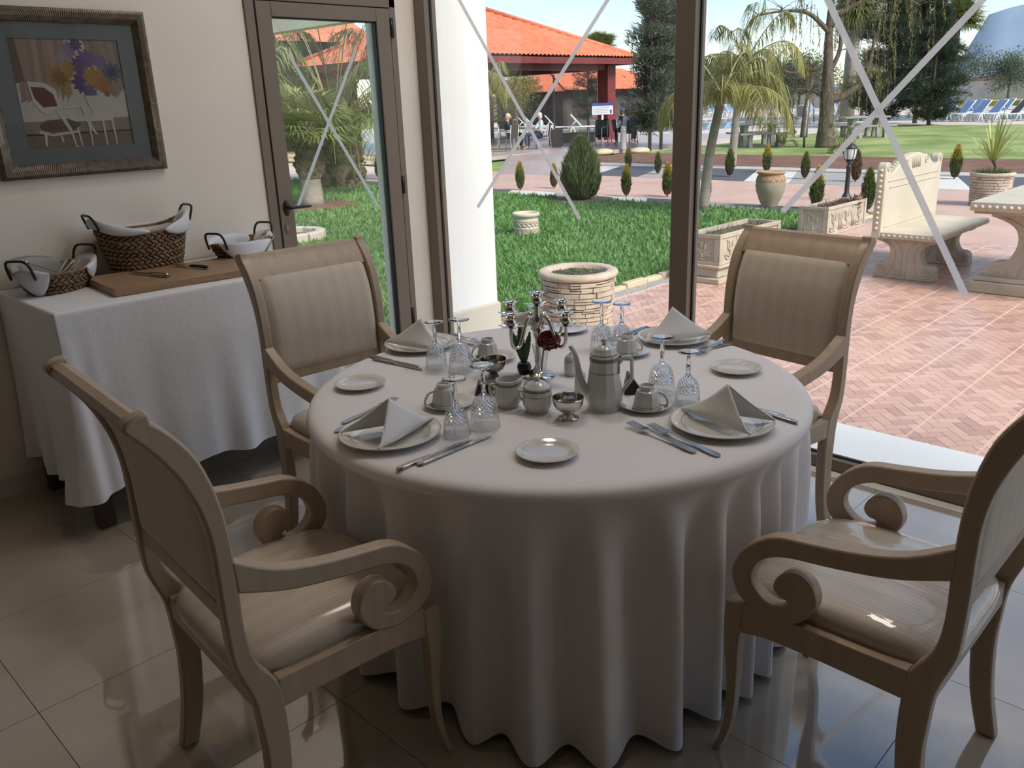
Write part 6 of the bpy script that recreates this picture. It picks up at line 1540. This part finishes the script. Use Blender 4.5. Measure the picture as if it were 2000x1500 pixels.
def far_buildings():
    t = thing('garden_house', 'low dark building with an orange tile roof behind the pavilion post', 'building', (49, 40, GZ))
    MB().box(-6, 6, -3, 3, 0, 2.35).build('wall', MAT['dark_wall'], t)
    for k in range(4): MB().box(-5+2.7*k, -3.6+2.7*k, -3.03, -2.99, .7, 1.9).build('window', MAT['dark_timber'], t)
    m = MB(); n = 54; vs = []
    for i in range(n*3+1):
        x = -6.6+13.2*i/(n*3); z = .09*abs(math.cos(i*PI/3)); vs += [(x, -3.7, 2.30+z), (x*.62, 0, 3.75+z)]
    m.add(vs, [(2*i, 2*i+2, 2*i+3, 2*i+1) for i in range(n*3)]); m.add([(-6.6, 3.7, 2.3), (6.6, 3.7, 2.3), (4.1, 0, 3.75), (-4.1, 0, 3.75), (-6.6, -3.7, 2.3), (6.6, -3.7, 2.3)], [(0, 1, 2, 3), (1, 5, 2), (4, 0, 3)])
    m.build('roof', MAT['roof_tile'], t)
    t = thing('side_house', 'dark timber building behind the palms, seen through the door', 'building', (15, 34, 0))
    MB().box(-9, 8, -2.5, 3, 0, 4.3).build('wall', MAT['dark_timber'], t)
    MB().add([(-10, -3.2, 4.2), (9, -3.2, 4.2), (9, 0, 5.8), (-10, 0, 5.8), (-10, 3.6, 4.2), (9, 3.6, 4.2)], [(0, 1, 2, 3), (3, 2, 5, 4), (1, 5, 2), (0, 3, 4)]).build('roof', MAT['roof_tile'], t)
    tag(MB().box(37.0, 37.4, 39.2, 43.8, GZ, 1.5).build('pink_garden_wall', MAT['pink_wall']), 'salmon-pink wall behind the seated people', 'wall')
    tag(MB().box(92, 92.5, 22, 75, GZ, 2.0).build('boundary_wall', MAT['grey_wall']), 'long grey boundary wall beyond the pool', 'wall')
    tag(MB().box(112, 113, -12, 34, GZ, 2.6).build('red_bank', MAT['pink_wall']), 'low red earth wall behind the olive trees', 'wall')
    mottled('yellow_field', (.30, .30, .05), (.44, .40, .07), 3, .9)
    tag(MB().box(84, 108, -30, 26, GZ-.06, GZ+.4).build('flower_field', MAT['yellow_field']), 'strip of yellow flowering meadow beyond the loungers', kind='structure')
    # porch roof outside the door
    p = thing('porch_roof', 'deep beige beam of the porch outside the glazed door', None, kind='structure')
    MB().box(6.55, 6.75, 7.2, 18, 2.6, 4.2).build('beam', MAT['porch_plaster'], p)
    for x, y in ((6.65, 7.4), (6.65, 17.8)): MB().box(x-.12, x+.12, y-.15, y+.15, GZ, 2.6).build('column', MAT['outer_paint'], p)
    # distant mountains, aerial haze put into their bluish-grey base colour
    rs = np.random.RandomState(3); n = 120; th = np.linspace(-.75, 1.3, n); Rm = 2600.0
    hz = 120+60*np.sin(th*5+.4)+35*np.sin(th*13+1)+14*np.sin(th*31)+6*rs.rand(n); hz = np.clip(hz, 25, None)*np.interp(th, [-.75, .1, .235, .285, .303, .36, 1.3], [1.1, 1.25, 1.15, 1.1, .45, .12, .08])
    vs = []; fs = []
    for k in range(n):
        c, s = math.cos(th[k]), math.sin(th[k])
        vs += [(Rm*c, Rm*s, -5), ((Rm+250)*c, (Rm+250)*s, hz[k]*.55+8*math.sin(k*1.7)), ((Rm+500)*c, (Rm+500)*s, hz[k]*1.2)]
    for k in range(n-1): fs += [(3*k, 3*k+3, 3*k+4, 3*k+1), (3*k+1, 3*k+4, 3*k+5, 3*k+2)]
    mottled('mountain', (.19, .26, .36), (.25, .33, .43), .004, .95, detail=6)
    tag(MB().add(vs, fs, True).build('mountains', MAT['mountain']), 'distant mountain range on the horizon, haze put into its blue colour', kind='structure')
far_buildings()

def pool():
    tag(MB().add([(38.5, 24.6, 0), (50.5, 24.6, 0), (50.5, 8, 0), (61, 8, 0), (61, 24.6, 0), (61, 34.5, 0), (38.5, 34.5, 0)], [(0, 1, 4, 5, 6), (1, 2, 3, 4)]).build('pool', MAT['pool_water'], None, loc=(0, 0, GZ+.012)), 'blue-green swimming pool in front of the loungers', kind='structure')
pool()

def lounger_proto():
    t = thing('sun_lounger', 'x', 'sun lounger'); wp = MAT['white_plastic']; bs = MAT['blue_sling']
    MB().prism([(0, .36), (1.15, .36), (1.15, .385), (0, .385)], 'y', -.27, .27).build('seat_sling', bs, t)
    MB().prism([(1.15, .36), (1.72, .96), (1.70, .985), (1.13, .385)], 'y', -.27, .27).build('back_sling', bs, t)
    f = MB()
    for s in (-1, 1):
        f.tube([(-.05, s*.30, .36), (1.15, s*.30, .37), (1.95, s*.30, .36)], .030, 6); f.tube([(1.15, s*.29, .37), (1.74, s*.29, .99)], .026, 6); f.tube([(1.45, s*.29, .70), (1.72, s*.29, .37)], .02, 5)
    f.tube([(1.73, -.29, .98), (1.73, .29, .98)], .03, 6); f.tube([(-.05, -.3, .36), (-.05, .3, .36)], .03, 6); f.build('frame', wp, t)
    for x in (.12, 1.62):
        for s in (-1, 1): MB().tube([(x-.16, s*.30, 0), (x-.08, s*.30, .26), (x, s*.30, .35), (x+.08, s*.30, .26), (x+.16, s*.30, 0)], .032, 6).build('leg', wp, t)
    return t
def loungers():
    p = lounger_proto(); first = True
    # (x, y, heading of the foot end, colour, label)
    S = [(62.5, 38.1, -105, 0, 'blue lounger at the far left of the row beyond the pool'), (63.2, 37.2, -105, 0, 'blue lounger second from the left in the row beyond the pool'), (62.4, 35.1, -105, 0, 'blue lounger third from the left beyond the pool, behind palm fronds'), (62.6, 32.9, -105, 0, 'blue lounger in the middle of the row beyond the pool, left of a close pair'), (63.4, 32.1, -105, 0, 'blue lounger in the middle of the row beyond the pool, right of a close pair'), (64.1, 31.2, -105, 0, 'blue lounger beyond the pool just left of the dark chair'), (62.9, 28.6, -105, 0, 'blue lounger half hidden behind the willow trunk'), (67.2, 28.4, -90, 0, 'blue lounger facing the viewer right of the willow trunk'),
         (46.6, 22.3, 215, 1, 'dark grey lounger turned towards the viewer at the near pool edge'), (50.0, 21.8, 200, 1, 'dark grey lounger behind the second picnic table'), (52.2, 24.2, 180, 0, 'white and blue lounger just right of the dark grey one at the pool edge'),
         (48.4, 16.4, 150, 0, 'blue lounger at the left end of the right-hand row, behind the conifers'), (48.2, 15.6, 150, 0, 'blue lounger second in the right-hand row'), (48.0, 14.8, 150, 0, 'blue lounger third in the right-hand row'), (47.9, 14.0, 150, 0, 'blue lounger fourth in the right-hand row'), (50.2, 13.5, 150, 0, 'blue lounger fifth in the right-hand row, set back'), (46.8, 12.9, 140, 1, 'dark grey lounger among the blue ones on the right'), (48.6, 12.0, 150, 0, 'blue lounger next to the dark one at the right edge'), (51.6, 12.0, 150, 0, 'blue lounger behind the dark one at the right edge'), (51.5, 14.6, 150, 0, 'blue lounger at the back of the right-hand rows, centre'), (51.2, 16.0, 150, 0, 'blue lounger at the back of the right-hand rows, left'),
         (36.1, 32.1, -45, 0, 'pale blue lounger behind the seated people'), (36.5, 30.4, -50, 0, 'pale blue lounger left of the sign board, back raised'), (36.9, 28.9, -55, 0, 'pale blue lounger directly left of the sign board'), (39.8, 27.6, -50, 0, 'pale blue lounger behind the sign board'), (38.2, 33.6, -50, 0, 'pale blue lounger farthest left behind the people')]
    for x, y, a, c, lab in S:
        o = p if first else copy_tree(p); first = False
        o.location = (x, y, GZ+.012); o.rotation_euler = (0, 0, R(a+180)); tag(o, lab, 'sun lounger', 'sun loungers around the pool')
        o.scale = (1.0, 1.0, 1.0)
        if c:
            for ch in o.children:
                if 'sling' in ch.name: ch.data = ch.data.copy(); ch.data.materials.clear(); ch.data.materials.append(MAT['grey_sling'])
loungers()
def picnic_tables():
    def mk(label, x, y, rz):
        t = thing('picnic_table', label, 'picnic table', (x, y, GZ), R(rz), 'concrete picnic tables on the far lawn'); cm = MAT['concrete']
        MB().box(-.85, .85, -.36, .36, .70, .76).build('tabletop', cm, t, bevel=.01)
        for s in (-1, 1):
            m = MB(); m.prism([(-.30, .70), (-.22, .42), (-.26, 0), (-.14, 0), (-.10, .36), (-.04, .52), (.04, .52), (.10, .36), (.14, 0), (.26, 0), (.22, .42), (.30, .70)], 'x', s*.48-.07, s*.48+.07); m.build('table_leg', cm, t)
            b = thing('bench_half', None, None); b.parent = t
            MB().box(-.85, .85, s*.80-.17, s*.80+.17, .40, .46).build('bench_seat', cm, b, bevel=.01)
            for q in (-1, 1): MB().prism([(s*.80-.14, .40), (s*.80-.09, .2), (s*.80-.14, 0), (s*.80+.14, 0), (s*.80+.09, .2), (s*.80+.14, .40)], 'x', q*.48-.06, q*.48+.06).build('bench_leg', cm, b)
    mk('grey concrete picnic table nearest the pool corner, left of the willow', 27.6, 14.9, -45); mk('grey concrete picnic table right of the willow', 33.4, 13.6, -45)
    mk('concrete picnic table far left among the trees behind the people', 44.5, 35.2, -50)
picnic_tables()

def garden_chair(label, x, y, rz, z=0):
    t = thing('terrace_chair', label, 'chair', (x, y, z), R(rz), 'dark terrace chairs with aluminium frames'); al = MAT['aluminium']
    MB().box(-.24, .24, -.24, .24, .42, .45).build('seat', MAT['dark_wicker'], t); MB().prism([(-.24, .46), (-.30, .86), (-.27, .87), (-.21, .46)], 'x', -.24, .24).build('backrest', MAT['dark_wicker'], t)
    for s in (-1, 1):
        MB().tube([(s*.26, .26, 0), (s*.26, .24, .62), (s*.26, .10, .66), (s*.26, -.24, .64)], .016, 6).build('front_leg', al, t); MB().tube([(s*.25, -.30, 0), (s*.25, -.24, .45), (s*.25, -.29, .88)], .016, 6).build('back_leg', al, t)
def people():
    plain('skin', (.52, .31, .23), .55); plain('navy_cloth', (.018, .020, .040), .8); plain('dark_denim', (.035, .038, .045), .85); plain('jeans', (.055, .085, .15), .85); plain('pale_blue_cloth', (.50, .58, .62), .8); plain('black_cloth', (.010, .010, .012), .85); plain('white_cloth', (.70, .72, .72), .8); plain('cap_blue', (.06, .12, .42), .7); plain('blond_hair', (.55, .46, .33), .7); plain('brown_hair', (.22, .12, .06), .7); plain('white_hair', (.62, .60, .56), .7); plain('jacket_navy', (.03, .05, .10), .8)
    def skin(name, pts, edges, rad, mat, parent, sub=2):
        me = bpy.data.meshes.new(name); me.from_pydata(pts, edges, []); me.materials.append(MAT[mat]); o = bpy.data.objects.new(name, me); link(o); o.parent = parent
        o.modifiers.new('skin', 'SKIN').use_smooth_shade = True
        if not me.skin_vertices: return o
        for i, r in enumerate(rad): me.skin_vertices[0].data[i].radius = r if isinstance(r, tuple) else (r, r)
        me.skin_vertices[0].data[0].use_root = True
        s = o.modifiers.new('sub', 'SUBSURF'); s.levels = sub; s.render_levels = sub
        return o
    def sitter(label, x, y, rz, top, leg, hair, cap=None, glasses=False, long_sleeve=False, lean=.0, armup=False):
        t = thing('person', label, 'person', (x, y, 0), R(rz), 'people sitting on the terrace')
        P = [(0, 0, .50), (-.04+lean*.3, 0, .66), (-.05+lean*.7, 0, .82), (-.03+lean, 0, .97), (-.01+lean, 0, 1.03), (.01+lean, 0, 1.12), (.02+lean, 0, 1.20)]
        E = [(i, i+1) for i in range(6)]; rad = [(.15, .12), (.145, .11), (.165, .115), (.075, .075), (.048, .048), (.078, .092), (.06, .07)]
        n = 7
        for s in (-1, 1):
            el = (.12+lean, s*.27, .70); hd = (.34, s*.12, .78) if not (armup and s == 1) else (.20+lean, s*.06, 1.0)
            P += [(-.04+lean*.9, s*.17, .91), el, hd, (hd[0]+.07, hd[1], hd[2]+.01)]; E += [(2, n), (n, n+1), (n+1, n+2), (n+2, n+3)]; rad += [.065, .045, .032, (.038, .02)]; n += 4
            P += [(.06, s*.10, .50), (.46, s*.13, .52), (.44, s*.13, .10), (.46, s*.13, .05), (.60, s*.14, .035)]; E += [(0, n), (n, n+1), (n+1, n+2), (n+2, n+3), (n+3, n+4)]; rad += [.085, .062, .042, .042, .036]; n += 5
        skin('body', P, E, rad, 'skin', t)
        # shirt and trousers: slightly fuller shells over the same joints
        SP, SE, sr = list(P[:4]), [(0, 1), (1, 2), (2, 3)], [(.162, .13), (.16, .122), (.18, .128), (.082, .082)]; m = 4
        for s, b in ((-1, 7), (1, 16)):
            SP += [P[b], P[b+1]]; SE += [(2, m), (m, m+1)]; sr += [.078, .058]; m += 2
            if long_sleeve: SP.append(P[b+2]); SE.append((m-1, m)); sr.append(.042); m += 1
        skin('shirt', SP, SE, sr, top, t)
        TP, TE, trr = [P[0]], [], [(.165, .125)]; m = 1
        for b in (11, 20): TP += [P[b], P[b+1], P[b+2]]; TE += [(0, m), (m, m+1), (m+1, m+2)]; trr += [.098, .075, .056]; m += 3
        skin('trousers', TP, TE, trr, leg, t)
        hx = .012+lean; h = MB().ball((hx-.018, 0, 1.155), .098, .092, .098, 14, 10); h.ball((hx-.05, 0, 1.09), .06, .085, .085, 12, 8); h.build('hair', MAT[hair], t)
        fc = MB().ball((hx+.045, 0, 1.125), .062, .066, .082, 12, 9); fc.ball((hx+.108, 0, 1.115), .014, .012, .02, 8, 6)
        for s in (-1, 1): fc.ball((hx-.0, s*.088, 1.115), .016, .010, .026, 8, 6)
        fc.build('face', MAT['skin'], t); MB().ball((hx+.100, 0, 1.078), .008, .022, .006, 8, 5).build('mouth', MAT['rose_red'], t)
        for s in (-1, 1): MB().ball((hx+.092, s*.030, 1.138), .014 if glasses else .008, .022 if glasses else .011, .016 if glasses else .008, 8, 6).build('sunglass_lens' if glasses else 'eye', MAT['black_metal'], t)
        for s in (-1, 1):
            b = 7 if s == -1 else 16; hd = P[b+3]; f = MB()
            for k in range(4): f.tube([(hd[0]-.02, hd[1]+(k-1.5)*.017, hd[2]), (hd[0]+.045-.006*abs(k-1.4), hd[1]+(k-1.5)*.018, hd[2]-.004), (hd[0]+.065-.008*abs(k-1.4), hd[1]+(k-1.5)*.018, hd[2]-.026)], [.010, .009, .007], 6)
            f.tube([(hd[0]-.03, hd[1]-s*.02, hd[2]), (hd[0]+.015, hd[1]-s*.05, hd[2]-.005)], [.011, .008], 6); f.build('fingers', MAT['skin'], t)
        if cap:
            c = MB().ball((hx-.01, 0, 1.185), .105, .10, .075, 14, 8); c.prism([(hx+.05+.11*math.cos(a), .085*math.sin(a)) for a in [PI*k/8-PI/2 for k in range(9)]], 'z', 1.175, 1.187); c.build('cap', MAT[cap], t)
    A = -48
    sitter('person in a navy shirt and sunglasses sitting in profile', 22.55, 22.0, A, 'navy_cloth', 'dark_denim', 'blond_hair', glasses=True, armup=True); garden_chair('dark terrace chair under the person in the navy shirt', 22.5, 22.05, A-90)
    sitter('person with white hair and a pale top, crossed by the window tape', 22.85, 20.75, A+170, 'pale_blue_cloth', 'jeans', 'white_hair'); garden_chair('dark terrace chair under the white-haired person', 22.9, 20.7, A+80)
    sitter('person in a blue cap and navy jacket beside the red post', 26.9, 20.15, A+15, 'jacket_navy', 'dark_denim', 'brown_hair', cap='cap_blue', long_sleeve=True); garden_chair('dark terrace chair under the person in the blue cap', 26.85, 20.2, A-75)
    sitter('person in a pale blouse and black trousers, back turned, right of the red post', 25.85, 19.2, A+120, 'white_cloth', 'black_cloth', 'brown_hair', long_sleeve=True); garden_chair('dark terrace chair under the person in the pale blouse', 25.85, 19.15, A+30)
    garden_chair('empty dark terrace chair at the far left, by the white pillar', 21.3, 22.35, A+92); garden_chair('empty dark terrace chair in front of the person in the navy shirt', 21.5, 21.0, A+60); garden_chair('dark terrace chair hung with a black jacket beside the red post', 24.9, 19.75, A+150)
    j = thing('draped_jacket', 'black jacket hung over the chair beside the red post', 'jacket', (24.9, 19.75, 0), R(A+150))
    MB().grid(lambda u, v: ((u-.5)*.56, -.30+.03*math.cos(PI*u)+(-.05-.03*math.sin(9*u) if v > .5 else .05)*abs(2*v-1)-.02, .90-.62*abs(2*v-1)+.03*math.sin(7*u)), 14, 16).build('cloth', MAT['black_cloth'], j)
    def ctable(label, x, y):
        t = thing('terrace_table', label, 'table', (x, y, 0), R(A), 'dark terrace tables'); MB().box(-.4, .4, -.4, .4, .70, .74).build('tabletop', MAT['dark_wicker'], t)
        for a in (-1, 1):
            for b in (-1, 1): MB().tube([(a*.36, b*.36, 0), (a*.36, b*.36, .70)], .018, 6).build('leg', MAT['aluminium'], t)
    ctable('dark terrace table between the first two seated people', 22.75, 21.4); ctable('dark terrace table beside the person in the pale blouse', 26.75, 19.25)
people()
def oddments():
    def wbox(label, x, y, sx, sy, h):
        t = thing('wicker_planter', label, 'planter box', (x, y, 0), R(-46), 'dark wicker planter boxes'); m = MB()
        m.box(-sx/2, sx/2, -sy/2, sy/2, .03, h); m.build('box', MAT['dark_wicker'], t, bevel=.01)
        for a in (-1, 1):
            for b in (-1, 1): MB().box(a*sx*.45-.02, a*sx*.45+.02, b*sy*.42-.02, b*sy*.42+.02, 0, .03).build('foot', MAT['aluminium'], t)
    wbox('tall dark wicker box right of the seated people', 24.0, 21.0, .5, .4, .62); wbox('long dark wicker box in front of the left loungers', 26.2, 22.0, 1.6, .45, .42)
    t = thing('sign_board', 'white notice board with a blue header on a post', 'sign', (28.0, 22.0, 0), R(-46))
    MB().tube([(0, 0, 0), (0, 0, 1.30)], .045, 8).build('post', MAT['sign_white'], t); MB().box(-.42, .42, -.06, -.03, 1.02, 1.46).build('board', MAT['sign_white'], t); MB().box(-.42, .42, -.066, -.061, 1.36, 1.46).build('header', MAT['sign_blue'], t)
    m = MB()
    for k in range(4): m.box(-.36, .26-.05*(k % 2), -.064, -.061, 1.28-.065*k, 1.30-.065*k)
    m.build('text_lines', MAT['sign_grey'], t); MB().box(.30, .37, -.064, -.061, 1.06, 1.20).build('blue_mark', MAT['sign_blue'], t)
    t = thing('bollard', 'grey metal bollard in front of the people by the red post', 'bollard', (23.4, 17.5, 0)); MB().lathe([(0, 0), (.11, 0), (.10, .02), (.10, .66), (.085, .72), (0, .74)], 18).build('column', MAT['grey_wall'], t); MB().lathe([(.102, .58), (.104, .60), (.104, .62), (.102, .64)], 18).build('band', MAT['aluminium'], t)
    for (x, y, s, lab) in ((22.6, 17.7, 1.0, 'pale flat rock at the ramp foot, right of the big bush'), (23.5, 16.9, 1.1, 'pale flat rock in front of the bollard')):
        rs = random.Random(int(x*10)); b = MB().ball((0, 0, .06), .42*s, .26*s, .13, 12, 7); b.v = [(p[0]*(1+rs.uniform(-.08, .08)), p[1]*(1+rs.uniform(-.08, .08)), max(0, p[2])) for p in b.v]
        tag(b.build('rock', MAT['tan_stone'], None, loc=(x, y, GZ)), lab, 'rock', 'pale rocks by the terrace')
    for (x, y, lab, h) in ((33.5, 29.4, 'tall black lamp post behind the left loungers', 2.9), (66.5, 15.2, 'tall black lamp post between the olive trees', 3.2)):
        t = thing('tall_lamp', lab, 'lamp', (x, y, GZ), 0, 'tall black lamp posts'); MB().lathe([(0, 0), (.12, 0), (.10, .15), (.05, .25), (.045, h), (.09, h+.05), (0, h+.05)], 12).build('post', MAT['iron_paint'], t); MB().lathe([(.06, h+.05), (.14, h+.15), (.15, h+.38), (0, h+.5)], 10).build('lantern', MAT['lamp_glass'], t)
    t = thing('marker_post', 'white marker post with a black foot left of the willow trunk', 'post', (26.9, 12.85, GZ)); MB().tube([(0, 0, 0), (.0, 0, .35)], .035, 8).build('foot', MAT['iron_paint'], t); MB().tube([(0, 0, .35), (.03, -.03, 1.5)], .03, 8).build('shaft', MAT['sign_white'], t)
    # pale stone ring on the lawn, seen through the door
    t = thing('stone_ring', 'low ring of pale stones on the lawn, seen through the door', 'planting ring', (6.3, 10.5, GZ)); n = 12
    for k in range(n):
        a = 2*PI*(k+.5)/n; MB().cbox(.42*math.cos(a), .42*math.sin(a), .06, .215, .13, .13, a+PI/2).build('stone', MAT['cast_stone_top'], t, bevel=.02)
    MB().grid(lambda u, v: (.36*v*math.cos(2*PI*u), .36*v*math.sin(2*PI*u), .05), 20, 2, wrap_u=True).build('soil', MAT['planter_soil'], t); MB().tube(smooth_path([(0, 0, .04), (-.03, .05, 1.2), (.02, .02, 2.2), (.15, .12, 3.2)], 4), [.035-.0015*i for i in range(13)], 7).build('sapling', MAT['pale_bark'], t)
oddments()
bpy.context.view_layer.update()
